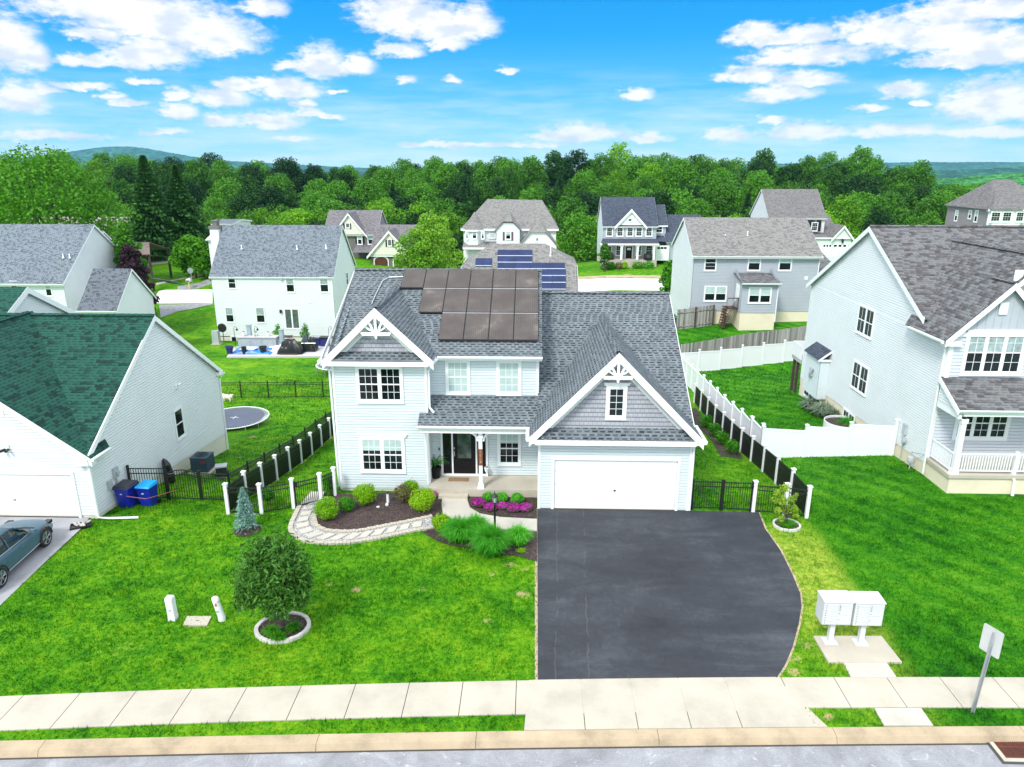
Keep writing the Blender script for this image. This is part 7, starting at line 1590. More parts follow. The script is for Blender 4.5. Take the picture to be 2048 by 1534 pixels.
def car():
    f = PZ(97, 1092); b = PZ(8, 1174); ax = (f-b); L = ax.length; ang = math.atan2(ax.y, ax.x)
    r = thing('parked_car', 'blue-grey sedan parked on the neighbour driveway, cut by the left picture edge', 'car', (*P2(b), .014), ang)      # origin: rear right tyre on the ground, x forward, y to its left
    s = L/2.78; paint = mplain('blue_grey_paint', (.055, .115, .16), .38, .04, .6, metal=.0); gl = mplain('car_glass', (.015, .03, .03), .05, .3, 1.); W = 1.82
    # body : cross sections along x  (x, bottom, shoulder height, half width low, half width shoulder, crown)
    secs = [(-.98, .42, .78, .62, .60, .86), (-.9, .30, .86, .80, .76, .96), (-.6, .22, .92, .88, .83, 1.02), (0, .2, .93, .91, .86, 1.04), (.7, .2, .90, .91, .87, 1.0), (1.6, .2, .86, .91, .87, .98), (2.2, .2, .84, .91, .86, .97), (2.8, .2, .80, .90, .84, .90), (3.3, .24, .72, .86, .78, .80), (3.62, .30, .62, .76, .68, .70), (3.76, .40, .54, .6, .54, .58)]
    rings = []
    for (x, zb, zs, wl, ws, zc) in secs:
        pr = [(-wl*.9, zb), (-wl, zb+.15), (-wl*1.0, (zb+zs)*.52), (-ws-.01, zs-.06), (-ws+.05, zs), (-ws*.5, zc-.01), (0, zc), (ws*.5, zc-.01), (ws-.05, zs), (ws+.01, zs-.06), (wl, (zb+zs)*.52), (wl, zb+.15), (wl*.9, zb)]
        rings.append([V((x*s, W/2+y-.0, z)) for y, z in pr])
    m = MB(); k = len(rings[0])
    for a, c in zip(rings, rings[1:]):
        for i in range(k-1): m.q([a[i], c[i], c[i+1], a[i+1]])
        m.q([a[-1], c[-1], c[0], a[0]])
    m.q(rings[0]); m.q(rings[-1][::-1]); o = m.build('body', paint, r, True); md = o.modifiers.new('sub', 'SUBSURF'); md.levels = 1; md.render_levels = 2
    # roof and greenhouse
    def loft(secs, name, mat, par, sub=True):
        m = MB(); R_ = []
        for (x, z0, z1, w0, w1) in secs: R_.append([V((x*s, W/2-w0, z0)), V((x*s, W/2-w1, z1)), V((x*s, W/2-w1*.45, z1+.035)), V((x*s, W/2, z1+.045)), V((x*s, W/2+w1*.45, z1+.035)), V((x*s, W/2+w1, z1)), V((x*s, W/2+w0, z0))])
        for a, c in zip(R_, R_[1:]):
            for i in range(6): m.q([a[i], c[i], c[i+1], a[i+1]])
        m.q(R_[0]); m.q(R_[-1][::-1]); o = m.build(name, mat, par, True)
        return o
    loft([(-.55, .88, .98, .70, .62), (-.1, .88, 1.22, .76, .58), (.35, .88, 1.36, .78, .57), (.9, .88, 1.41, .79, .58), (1.4, .88, 1.39, .79, .58), (1.9, .88, 1.20, .78, .62), (2.45, .86, .93, .76, .68)], 'windows', gl, r)
    loft([(-.3, 1.08, 1.145, .60, .60), (.1, 1.27, 1.31, .59, .585), (.45, 1.36, 1.41, .585, .575), (.9, 1.4, 1.44, .59, .58), (1.4, 1.38, 1.415, .59, .58), (1.62, 1.31, 1.345, .6, .59)], 'roof_panel', paint, r)
    for sy in (-1, 1):     # pillars and chrome belt line
        y = W/2+sy*.80
        m = MB(); m.tube([(-.6*s, W/2+sy*.72, .93), (0, W/2+sy*.81, .955), (1.2*s, W/2+sy*.825, .935), (2.4*s, W/2+sy*.80, .89)], .014, 5); m.build('chrome_line', M_METAL, r)
        for (x0, z0, x1, z1, rr) in ((-.62, .93, .2, 1.32, .035), (.86, .93, .88, 1.38, .028), (2.42, .90, 1.56, 1.32, .03)):
            m = MB(); m.tube([(x0*s, W/2+sy*.775, z0), ((x0+x1)/2*s, W/2+sy*.70, (z0+z1)/2+.03), (x1*s, W/2+sy*.60, z1)], rr, 6); m.build('pillar', paint, r)
        m = MB(); m.shell([V((q[0]*s, W/2+sy*.86, q[1])) for q in ((1.95, .93), (2.14, .92), (2.12, 1.04), (1.98, 1.05))][::-sy], [V((q[0]*s, W/2+sy*1.02, q[1])) for q in ((1.97, .95), (2.1, .95), (2.09, 1.03), (2.0, 1.03))][::-sy]); m.build('wing_mirror', paint, r)
        for x in (.15, 1.25): m = MB(); m.tube([(x*s, W/2+sy*.925, .76), ((x+.1)*s, W/2+sy*.945, .77), ((x+.2)*s, W/2+sy*.925, .76)], .014, 5); m.build('door_handle', paint, r)
        m = MB(); m.tube([(-.4*s, W/2+sy*.905, .33), (3.2*s, W/2+sy*.90, .33)], .012, 4); m.build('sill_line', M_METAL, r)
    for sy in (-1, 1):
        m = MB(); m.box(3.3*s, 3.55*s, W/2+sy*.68-.1, W/2+sy*.68+.1, .6, .70); m.build('headlight', M_GLASS, r)
        m = MB(); m.box(-.93*s, -.86*s, W/2+sy*.62-.14, W/2+sy*.62+.14, .72, .80); m.build('tail_light', mplain('tail_red', (.4, .01, .01), .2), r)
    m = MB(); m.tube([(2.72*s, W/2-.87, .67), (3.0*s, W/2-.86, .66)], .035, 5); m.build('side_marker', mplain('amber_marker', (.9, .33, .03), .3), r)
    rub = mplain('tyre_rubber', (.018, .018, .02), .8); rim = mplain('dark_alloy', (.08, .08, .085), .3, metal=.6); rim2 = mplain('bright_alloy', (.45, .45, .46), .25, metal=.7)
    for x in (0, 2.78*s):
        for side in (0, 1):
            y0 = -.0 if side == 0 else W; sg = -1 if side == 0 else 1; yc = y0+(.1 if side == 0 else -.1)
            m = MB(); n = 32
            for (ra, rb, ya, yb_) in ((.33, .33, -.11, .11),):
                prof = [(.22, .10), (.30, .115), (.335, .08), (.335, -.08), (.30, -.115), (.22, -.10)]
                for i in range(n):
                    t0, t1 = i/n*6.2832, (i+1)/n*6.2832
                    for (p0, p1) in zip(prof, prof[1:]): m.q([(x+p0[0]*math.cos(t0), yc+sg*p0[1], .335+p0[0]*math.sin(t0)), (x+p0[0]*math.cos(t1), yc+sg*p0[1], .335+p0[0]*math.sin(t1)), (x+p1[0]*math.cos(t1), yc+sg*p1[1], .335+p1[0]*math.sin(t1)), (x+p1[0]*math.cos(t0), yc+sg*p1[1], .335+p1[0]*math.sin(t0))])
            w_ = m.build('wheel', rub, r, True)
            m = MB(); m.tube([(x, yc+sg*.02, .335), (x, yc+sg*.06, .335)], .225, 24); m.build('hub', M_BLACK, w_)
            m = MB(); m.tube([(x, yc+sg*.05, .335), (x, yc+sg*.125, .335)], .045, 10)
            for i in range(5):
                for dd in (-.16, .16):
                    a = i/5*6.2832+.3; m.tube([(x+.04*math.cos(a), yc+sg*.115, .335+.04*math.sin(a)), (x+.225*math.cos(a+dd), yc+sg*.1, .335+.225*math.sin(a+dd))], .013, 5)
            m.tube([(x+.228*math.cos(i/24*6.2832), yc+sg*.1, .335+.228*math.sin(i/24*6.2832)) for i in range(25)], .012, 5); m.build('rim', rim2, w_)
    # dark wheel arches
    for x in (0, 2.78*s):
        for sg, yy in ((-1, -.012), (1, W+.012)):
            m = MB(); pts = [(x+.38*math.cos(t/12*math.pi), yy+(.02 if sg < 0 else -.02), .335+.38*math.sin(t/12*math.pi)) for t in range(13)]; m.tube(pts, .03, 5); m.build('wheel_arch', M_BLACK, r)
car()
# ================================================================== PLANTS AND TREES
def leaves(name, lobes, n, L, Wd, mat, par, seed=1, shell=.45, droop=0., outw=.6, M=None, floor=None, jit=.12, up=0.):
    """a crown of many small leaf faces spread through lobes (cx,cy,cz,rx,ry,rz)"""
    R = np.random.RandomState(seed); lb = np.array(lobes, float); vol = (lb[:, 3]*lb[:, 4]+lb[:, 4]*lb[:, 5]+lb[:, 3]*lb[:, 5]); pick = R.choice(len(lb), n, p=vol/vol.sum()); lb = lb[pick]
    d = R.normal(size=(n, 3)); d /= np.linalg.norm(d, axis=1)[:, None]
    rr = (1-shell*R.rand(n)**1.6)*(1+R.normal(0, jit, n)*.5)
    p = lb[:, :3]+d*lb[:, 3:]*rr[:, None]
    nn = d*outw+R.normal(size=(n, 3))*(1-outw)+np.array([0, 0, up]); nn /= np.linalg.norm(nn, axis=1)[:, None]
    t = np.cross(nn, R.normal(size=(n, 3))); t[:, 2] -= droop*np.linalg.norm(t, axis=1); t /= np.linalg.norm(t, axis=1)[:, None]
    b = np.cross(nn, t); b /= np.maximum(np.linalg.norm(b, axis=1), 1e-6)[:, None]
    s = R.uniform(.65, 1.3, n)[:, None]
    v = np.stack([p-t*L*.5*s, p+b*Wd*.5*s+t*L*.05*s, p+t*L*.5*s, p-b*Wd*.5*s+t*L*.05*s], 1)
    if floor is not None: v[:, :, 2] = np.maximum(v[:, :, 2], floor)
    return fastmesh(name, v.reshape(-1, 3), 4, mat, par, M)
def fastmesh(name, v, k, mat, par, M=None):
    if M is not None: v = v+np.array(M.translation)
    n = len(v)//k; m = bpy.data.meshes.new(name); m.vertices.add(len(v)); m.vertices.foreach_set('co', v.astype(np.float32).ravel())
    m.loops.add(len(v)); m.loops.foreach_set('vertex_index', np.arange(len(v), dtype=np.int32)); m.polygons.add(n)
    m.polygons.foreach_set('loop_start', np.arange(0, len(v), k, dtype=np.int32)); m.update(calc_edges=True); m.materials.append(mat)
    return link(name, m, par)
def branches(base, tips, r0, par, M=None, name='trunk', mat=None, split=.45):
    m = MB(M); base = V(base); R = random.Random(len(tips)); top = sum((V(t) for t in tips), V((0, 0, 0)))/len(tips); fork = base.lerp(top, split); fork = V((base.x*.6+fork.x*.4, base.y*.6+fork.y*.4, fork.z))
    m.tube([base-V((0, 0, .2)), base.lerp(fork, .5)+V((r0*.5, 0, 0)), fork], [r0*1.25, r0*.9, r0*.75], 8)
    for t in tips: t = V(t); mid = fork.lerp(t, .5)+V((R.uniform(-r0, r0), R.uniform(-r0, r0), r0)); m.tube([fork, mid, t], [r0*.55, r0*.35, r0*.12], 5)
    return m.build(name, mat or M_BARK, par)
L_LIME = mleaf('lime_leaves', (.09, .34, .004), (.36, .60, .012), .35, 5.); L_MID = mleaf('mid_green_leaves', (.02, .16, .005), (.10, .38, .01), .3, 3.)
L_DARK = mleaf('laurel_leaves', (.008, .06, .006), (.04, .18, .015), .22, 4., tip=(.20, .36, .06)); L_BLUE = mleaf('blue_spruce_needles', (.14, .30, .25), (.42, .60, .56), .15, 6.)
L_VAR = mleaf('variegated_leaves', (.09, .10, .03), (.32, .36, .12), .25, 7., tip=(.20, .08, .05)); L_PUR = mleaf('azalea_flowers', (.32, .01, .25), (.70, .05, .55), .35, 8.)
L_YEL = mleaf('young_tree_leaves', (.16, .36, .02), (.42, .56, .06), .4, 4.); L_GRS = mleaf('ornamental_grass', (.03, .26, .01), (.14, .58, .04), .35, 5.); L_YUC = mleaf('yucca_blades', (.06, .11, .07), (.30, .38, .26), .15, 8.)
L_MAROON = mleaf('maroon_leaves', (.010, .004, .008), (.055, .022, .035), .2, 1.5)
# forest foliage: colours differ from tree to tree
L_FB = mleaf('bright_wood_leaves', (.026, .13, .004), (.18, .44, .008), .3, .35, rnd=.6); L_FD = mleaf('deep_wood_leaves', (.008, .052, .005), (.085, .28, .010), .25, .3, rnd=.8); L_FC = mleaf('conifer_needles', (.012, .055, .012), (.05, .16, .03), .1, .8, rnd=.2)
L_BIG = mleaf('maple_leaves', (.014, .10, .003), (.12, .38, .008), .32, .5)

def shrub(px, py, r, label, mat, seed, n=1500, h=1.75, L=.055, Wd=.04, z=.03, group=None, name='shrub', stems=True, lumps=7):
    p = PZ(px, py, z); R = random.Random(seed); root = thing(name, label, 'shrub', (p.x, p.y, z), 0, group); M = rootM(root)
    lob = [(p.x, p.y, z+r*h*.52, r*.9, r*.9, r*h*.48)]+[(p.x+r*.45*math.cos(i*2.4), p.y+r*.45*math.sin(i*2.4), z+r*h*R.uniform(.35, .75), r*R.uniform(.42, .58), r*R.uniform(.42, .58), r*R.uniform(.4, .55)) for i in range(lumps)]
    leaves('foliage', lob, int(n*1.8), L, Wd, mat, root, seed, .4, M=M, floor=z+.02, jit=.14)
    if stems: branches((p.x, p.y, z), [(p.x+r*.5*math.cos(i*1.3), p.y+r*.5*math.sin(i*1.3), z+r*h*.7) for i in range(5)], .02, root, M, 'stem', split=.2)
    return root
shrub(654, 1037, .50, 'round lime-green shrub at the left end of the front mulch bed', L_LIME, 1, 2600)
shrub(694, 1022, .34, 'smaller mid-green shrub between the two left lime shrubs', L_MID, 2, 1500)
shrub(731, 1008, .50, 'round lime-green shrub close under the lower left window', L_LIME, 3, 2600)
shrub(809, 1003, .42, 'loose brown and green variegated shrub left of the right lime shrub', L_VAR, 4, 1700)
shrub(822, 994, .36, 'tall yellow-green shrub touching the house corner behind the variegated one', L_LIME, 5, 1400, h=2.2)
shrub(845, 1022, .56, 'big round lime shrub in front of the porch corner', L_LIME, 6, 3000)
shrub(884, 1062, .40, 'lime-green shrub at the end of the stepping stone path', L_LIME, 7, 1800)
def azalea(px, py, r, label, seed, k=.75, group='purple flowering azaleas by the porch'):
    p = PZ(px, py, .04); root = thing('azalea', label, 'azalea', (p.x, p.y, .04), 0, group); M = rootM(root)
    lob = [(p.x, p.y, .04+r*.45, r, r*.85, r*.5)]
    leaves('foliage', lob, int(500*k), .06, .04, L_MID, root, seed, .5, M=M, floor=.05); leaves('flowers', [(p.x, p.y, .04+r*.55, r*.98, r*.85, r*.52)], int(900*k), .055, .05, L_PUR, root, seed+5, .2, M=M, floor=.08)
azalea(863, 993, .24, 'small purple azalea peeking out behind the big lime shrub', 11)
for i, (px, py, r, l) in enumerate(((958, 1012, .30, 'leftmost purple azalea, nearest the curved front walk'), (981, 1020, .27, 'purple azalea just left of the lamp post'), (1006, 1017, .25, 'thin red-purple azalea directly behind the lamp post'), (1028, 1022, .30, 'purple azalea just right of the lamp post'), (1050, 1021, .28, 'rightmost purple azalea, nearest the garage wall'))): azalea(px, py, r, l, 20+i, .5 if i == 2 else .9)
for i, (px, py, l) in enumerate(((978, 1003, 'low green shrub behind the azaleas, nearer the porch post'), (1002, 1002, 'low green shrub in the middle behind the azaleas'), (1035, 1005, 'low green shrub behind the azaleas, nearer the garage'))): shrub(px, py, .30, l, L_GRS, 30+i, 1000, 1.2, .07, .03, stems=False)
def tuft(px, py, r, h, n, label, mat, seed, z=.03, name='ornamental_grass', w=.018, group=None, cat='grass clump', lean=1.):
    p = PG(px, py) if z is None else PZ(px, py, z); z = p.z; R = np.random.RandomState(seed); root = thing(name, label, cat, (p.x, p.y, z), 0, group)
    a = R.uniform(0, 6.283, n); k = R.rand(n)**.6; L = h*R.uniform(.6, 1.1, n); out = r*k*lean
    bx = R.normal(0, r*.16, n); by = R.normal(0, r*.16, n); tx, ty = np.cos(a), np.sin(a); sx, sy = -ty*w/2, tx*w/2
    def P(f, zf, ww): return np.stack([bx+tx*out*f+sx*ww, by+ty*out*f+sy*ww, L*zf], 1)
    zt = 1-.55*k
    A, B, C_, D, E, F = P(0, 0, 1), P(0, 0, -1), P(.42, .6*1, -1), P(.42, .6*1, 1), P(1, 1, -.25), P(1, 1, .25)
    E[:, 2] = L*zt; F[:, 2] = L*zt
    v = np.stack([A, B, C_, D, D, C_, E, F], 1).reshape(-1, 3); o = fastmesh('blades', v, 4, mat, root); return root
tuft(918, 1080, .72, 1.0, 2200, 'green arching grass clump right of the lime shrub by the path', L_GRS, 41)
tuft(952, 1072, .60, 1.0, 1200, 'green grass clump between the two big ones, behind', L_GRS, 44)
tuft(981, 1106, .74, 1.2, 3200, 'tallest bright green grass clump in front of the lamp post', L_GRS, 42)
tuft(1037, 1086, .55, .8, 900, 'small spiky grass clump right of the lamp post, nearest the driveway', L_GRS, 43, w=.022)
tuft(1043, 1103, .2, .12, 200, 'tiny yellow-green plant in the mulch below the spiky clump', L_LIME, 45, name='small_plant', cat='plant')
def fern():
    p = PZ(872, 955, .36); r = pot('potted_fern', 'green fern in a tall black pot beside the front door', p, .17, .42, M_BLKPAINT, 'potted plant')
    R = np.random.RandomState(8); M = rootM(r); v = []
    for i in range(70):
        a = R.uniform(0, 6.28); L = R.uniform(.3, .52); rise = R.uniform(.15, .55)
        for j in range(9):
            t = j/9; c = np.array([math.cos(a)*L*t, math.sin(a)*L*t, .42+rise*math.sin(t*2.2)*.8+.05]); s = .045*(1-t*.6); d = np.array([-math.sin(a), math.cos(a), 0])
            f = np.array([math.cos(a), math.sin(a), .1])*.03
            v += [c-d*s, c+f*.6, c+d*s, c+f*-.4]
    fastmesh('fronds', np.array(v), 4, L_MID, r)
fern()
[o for o in C.objects if o.get('label', '').startswith('green fern')][0].scale = (1.35, 1.35, 1.15)
def leafy_tree():
    p = PZ(566, 1257); q = PY(548, 1165, p.y); r = thing('tree', 'dense rounded dark green leafy tree in a pale stone ring on the front lawn', 'tree', (p.x, p.y, .04)); M = rootM(r); top = PY(548, 1064, p.y).z
    c = V((q.x, p.y, 0)); R = random.Random(9); lob = [(c.x, c.y, top*.58, 1.05, 1.05, top*.36)]
    for i in range(26):
        t = R.uniform(.34, .93); a = i*2.4; rr = 1.1*math.sin(min(1, (1.02-t)*1.5)*1.57)*.75; lob.append((c.x+rr*math.cos(a), c.y+rr*math.sin(a), top*t, R.uniform(.26, .38), R.uniform(.26, .38), R.uniform(.2, .3)))
    leaves('crown', lob, 8500, .19, .062, L_DARK, r, 9, .5, droop=.5, outw=.35, M=M, jit=.25, floor=.5)
    branches((p.x, p.y, 0), [(c.x+.5*math.cos(i*1.05), c.y+.5*math.sin(i*1.05), top*(.5+.06*i)) for i in range(7)], .055, r, M, split=.3)
    for i, (dx, dy, l) in enumerate(((-.28, -.30, 'small green plant at the foot of the leafy tree, left one'), (.36, -.12, 'small round green plant right of the leafy tree trunk'), (.08, -.58, 'smallest green tuft at the front edge of the stone ring'), (-.12, -.42, 'bushy green tuft in front of the leafy tree trunk'))):
        tuft(*[0, 0], .25, .26 if i < 3 else .35, 260, l, L_MID, 60+i, name='small_plant', cat='plant', w=.035).location = (p.x+dx, p.y+dy, .05)
leafy_tree()
def spruce(p, h, rw, label, mat, seed, n=2600, name='spruce_tree', L=.10, Wd=.03, tiers=13, par=None, cat='spruce', group=None):
    r = par or thing(name, label, cat, p, 0, group); R = np.random.RandomState(seed); v = []
    N = n; t = R.rand(N)**.75; tier = np.floor(t*tiers)/tiers; fr = t*tiers-np.floor(t*tiers)
    a = R.uniform(0, 6.283, N); lobea = 1+.16*np.sin(a*5+tier*40)+.14*np.sin(a*3+tier*23); rad_ = rw*(1-(tier*.6+t*.4))**.85*(.35+.65*(1-fr)*1)*lobea*(.72+.28*R.rand(N)); z = h*(.06+.94*t)-.10*rad_
    ps = np.stack([rad_*np.cos(a), rad_*np.sin(a), z], 1); d = np.stack([np.cos(a), np.sin(a), R.uniform(-.5, .1, N)], 1)+R.normal(0, .35, (N, 3)); d /= np.linalg.norm(d, axis=1)[:, None]
    b = np.cross(d, R.normal(size=(N, 3))); b /= np.linalg.norm(b, axis=1)[:, None]
    v = np.stack([ps-d*L*.5, ps+b*Wd*.5, ps+d*L*.5, ps-b*Wd*.5], 1).reshape(-1, 3)
    fastmesh('crown', v, 4, mat, r); m = MB(); m.tube([(0, 0, -.2), (0, 0, h*.5), (0, 0, h*.97)], [rw*.06+.02, rw*.04+.01, .008], 7); m.build('trunk', M_BARK, r); return r
p = PZ(494, 1060); spruce((p.x, p.y, 0), 1.75, .52, 'young silvery blue spruce standing on the lawn before the left picket fence', L_BLUE, 3, 4200, L=.12, Wd=.035)
m = MB(); m.lathe((p.x+.02, p.y, 0), [(.5, .0), (.45, .025), (.1, .04)], 20); o = m.build('mulch_patch', M_MULCH); tag(o, kind='structure')
def young():
    p = PZ(1573, 1052); r = thing('young_tree', 'thin young tree with yellow-green leaves in the small stone ring by the right fence', 'tree', (p.x, p.y, 0)); M = rootM(r); lob = []
    for (px, py, rr) in ((1570, 975, .17), (1555, 985, .15), (1550, 1000, .14), (1566, 1000, .2), (1585, 998, .14), (1592, 990, .1), (1572, 1016, .2), (1588, 1018, .18), (1556, 1020, .14), (1592, 1030, .12), (1562, 1036, .12)):
        q = PY(px, py, p.y+random.Random(px).uniform(-.2, .2)); lob.append((q.x, q.y, q.z, rr, rr, rr*.9))
    leaves('crown', lob, 1100, .10, .065, L_YEL, r, 12, .7, M=M, outw=.3, up=.4, jit=.3); branches((p.x, p.y, 0), [l[:3] for l in lob], .03, r, M, split=.35)
    tuft(0, 0, .38, .2, 420, 'low green plant at the foot of the young tree', L_MID, 71, name='small_plant', cat='plant', w=.04).location = (p.x, p.y, .04)
young()
# plants inside the fences
for i, (px, py, r_, n, l, mt) in enumerate(((484, 1000, .35, 500, 'leafy green plant growing behind the left fence corner post', L_MID), (535, 1005, .38, 600, 'low dark shrub behind the picket fence, in the mulch strip', L_MID), (661, 985, .30, 600, 'dark green climber between the two white posts at the house corner', L_MID))): 
    s_ = shrub(px, py, r_, l, mt, 80+i, n, 1.6 if i < 2 else 3.2, .08, .06)
def rows():
    m = MB(); a = [(9.6, 34.), (10.6, 33.), (10.6, 44), (9.7, 44)]
    m.q([V((x, y, hgt(x, y)+.02)) for x, y in ((9.4, 33.4), (10.6, 33.0), (10.6, 36.5), (9.7, 36.5))]); m.q([V((x, y, hgt(x, y)+.02)) for x, y in ((9.7, 36.5), (10.6, 36.5), (10.6, 40.), (9.7, 40.))]); m.q([V((x, y, hgt(x, y)+.02)) for x, y in ((9.7, 40.), (10.6, 40.), (10.6, 44.), (9.7, 44.))]); tag(m.build('mulch_strip', M_MULCH), kind='structure')
    for i, (x, y, l) in enumerate(((10.1, 34.0, 'nearest dark green shrub of the row inside the right black fence'), (10.1, 35.9, 'second nearest shrub of the row inside the right black fence'), (10.15, 37.6, 'third shrub of the row inside the right black fence'), (10.1, 39.6, 'farthest shrub of the row inside the right black fence'))):
        s_ = shrub(500, 1100, .42, l, L_MID, 90+i, 500, 1.9, .10, .06, group='shrubs along the right black fence'); s_.location = (x, y, hgt(x, y))
    for i, (px, py, rr, h, n, l) in enumerate(((1622, 822, .8, .9, 420, 'yucca with pale striped blades nearest the back corner of the right house'), (1645, 832, .9, 1.0, 480, 'largest yucca with pale striped blades against the beige foundation'), (1665, 840, .7, .8, 360, 'yucca with pale striped blades nearest the white planter ring'))): 
        tuft(px, py, rr, h, n, l, L_YUC, 100+i, None, 'yucca', .06, 'yuccas along the right house', 'yucca')
    tuft(1700, 858, .95, .75, 900, 'bushy bright green grass behind the white front fence', L_GRS, 110, None)
    p = PG(1685, 860); r = thing('planter_ring', 'half round white corrugated planter behind the white fence', 'planter', tuple(p)); m = MB(rootM(r)); m.lathe(tuple(p), [(1.0, 0), (1.0, .5), (.95, .5), (.95, .1)], 28); m.build('ring', M_WHITE, r)
    m = MB(rootM(r)); m.lathe(tuple(p), [(.93, .0), (.93, .4)], 20); m.build('soil', M_MULCH, r)
    p = PG(1655, 815); r = thing('young_tree', 'slim sapling among the yuccas by the right house wall', 'tree', tuple(p)); leaves('crown', [(0, 0, 1.5, .3, .3, .4), (.1, 0, 1.1, .25, .25, .3)], 220, .13, .08, L_MID, r, 3, .8); branches((0, 0, 0), [(0, 0, 1.6), (.1, 0, 1.2)], .03, r)
rows()

def crown_tree(root, h, rw, seed, mat, n, L, low=.25, flat=1., lob_n=22, M=None, branch=True, bark=None):
    R = random.Random(seed); lob = []
    for i in range(lob_n):
        t = (i+.5)/lob_n; a = i*2.39996+R.uniform(-.4, .4); zt = low+(1-low)*(t**.8)
        prof = math.sin(min(1., max(.02, (1.03-zt)/(1.03-low))**.62*1.0)*math.pi*.52)
        rr = rw*prof*R.uniform(.55, .8); s = rw*R.uniform(.26, .42)*(.6+.4*prof); lob.append((rr*math.cos(a), rr*math.sin(a), h*zt-s*.5, s, s, s*R.uniform(.65, .85)))
    lob.append((0, 0, h*(low+.5*(1-low)), rw*.6, rw*.6, h*(1-low)*.4))
    leaves('crown', lob, n, L, L*.72, mat, root, seed, .42, jit=.16, outw=.55, up=.25)
    if branch: branches((0, 0, 0), [(l[0]*.85, l[1]*.85, l[2]) for l in lob[::3]], h*.018+.05, root, None, split=.32, mat=bark)
def tree_at(px, base_y, top_y, width_px, Y, label, mat, seed, n=5000, L=None, low=.22, name='tree', cat='tree', group=None, lob=24):
    c = PY(px, base_y, Y); z = hgt(c.x, Y); top = PY(px, top_y, Y).z; rw = width_px/FPX*Y*1.03/2; r = thing(name, label, cat, (c.x, Y, z), 0, group)
    crown_tree(r, top-z, rw, seed, mat, n, L or max(.22, Y*.0042), low, lob_n=lob); return r
tree_at(105, 470, 293, 300, 98, 'huge spreading bright green maple behind the grey roofed house at far left', L_BIG, 201, 16000, .42, .3, lob=44)
tree_at(252, 500, 440, 75, 80, 'bright green bushy tree just left of the purple tree', L_BIG, 202, 3500)
tree_at(270, 560, 488, 80, 78, 'dark purple-leaved tree beside the park pavilion', L_MAROON, 203, 8000, .3, .05)
tree_at(392, 557, 470, 88, PG(395, 557).y, 'small bright green street tree beside the stop sign', L_BIG, 204, 4500)
L_FRESH = mleaf('fresh_leaves', (.10, .30, .015), (.34, .58, .05), .4, .7)
tree_at(866, 520, 424, 118, 101, 'round fresh green tree, the taller of two, right of the brown house', L_FRESH, 205, 7500, .36, .08)
tree_at(834, 530, 455, 112, 98, 'pale green round tree, the nearer and lower of two, right of the brown house', L_FRESH, 206, 5500, .36, .08)
tree_at(1209, 525, 486, 26, 108, 'small garden tree at the left corner of the blue-grey house porch', L_BIG, 207, 900, .3, .3)
tree_at(1334, 570, 520, 34, 82, 'small tree squeezed against the white side of the grey house', L_MID, 208, 1400, .3, .1)
for i, (px, top, w, Y, l) in enumerate(((312, 313, 100, PG(328, 519).y, 'tall dark spruce, the left and higher of the pair'), (372, 332, 88, PG(328, 519).y+4, 'dark spruce, the right and lower of the pair'))):
    c = PY(px, 500, Y); z = hgt(c.x, Y); r = spruce((c.x, Y, z), PY(px, top, Y).z-z, w/FPX*Y*1.2/2, l, L_FC, 210+i, 20000, L=.9, Wd=.36, tiers=26)
for i, (px, w, l, mt) in enumerate(((1213, 26, 'rounded green shrub at the left end of the blue-grey house porch bed', L_MID), (1224, 16, 'dark shrub second from left before the blue-grey house porch', L_MID), (1238, 16, 'white flowering shrub before the blue-grey house porch', L_VAR), (1249, 14, 'yellow-green shrub left of the blue-grey house steps', L_LIME), (1276, 24, 'clipped dark shrub just right of the blue-grey house steps', L_MID), (1297, 24, 'clipped dark shrub at the right end of the blue-grey house porch', L_MID))):
    Y = 109.5; c = PY(px, 530, Y); z = hgt(c.x, Y); r = thing('shrub', l, 'shrub', (c.x, Y, z)); rw = w/FPX*Y/2; leaves('foliage', [(0, 0, .45, rw, .6, .6)], 420, .22, .16, mt, r, 300+i, .4); branches((0, 0, 0), [(rw*.5, 0, .6), (-rw*.5, 0, .6)], .03, r, name='stem')
# ------------------------------------------------------------------ street things behind
def stop_sign():
    Y = PG(382, 576).y; c = PY(381, 541, Y); z = hgt(c.x, Y); r = thing('stop_sign', 'pale back of an eight-sided stop sign on a thin post by the far corner', 'sign', (c.x, Y, z)); m = MB(); h = c.z-z
    m.tube([(0, 0, -.2), (0, 0, h+.3)], .05, 6); m.build('post', M_METAL, r); m = MB(); F = (V((0, -.07, h)), XP); m.fprism(F, [(.42*math.cos(math.pi/8+i*math.pi/4), .42*math.sin(math.pi/8+i*math.pi/4)) for i in range(8)], 0, .02); m.build('sign_plate', M_METAL, r)
    Y = PG(377, 578).y; c = PY(377, 561, Y); z = hgt(c.x, Y); r = thing('post_box', 'small white mailbox on a yellow post below the stop sign', 'mailbox', (c.x, Y, z)); h = c.z-z; m = MB(); m.box(-.07, .07, -.07, .07, -.2, h-.15); m.build('post', mplain('yellow_post', (.65, .55, .12), .6), r)
    m = MB(); m.box(-.25, .25, -.35, .35, h-.15, h+.05); m.tube([(0, -.35, h+.05), (0, .35, h+.05)], .25, 12); m.build('box', M_WHITE, r)
stop_sign()
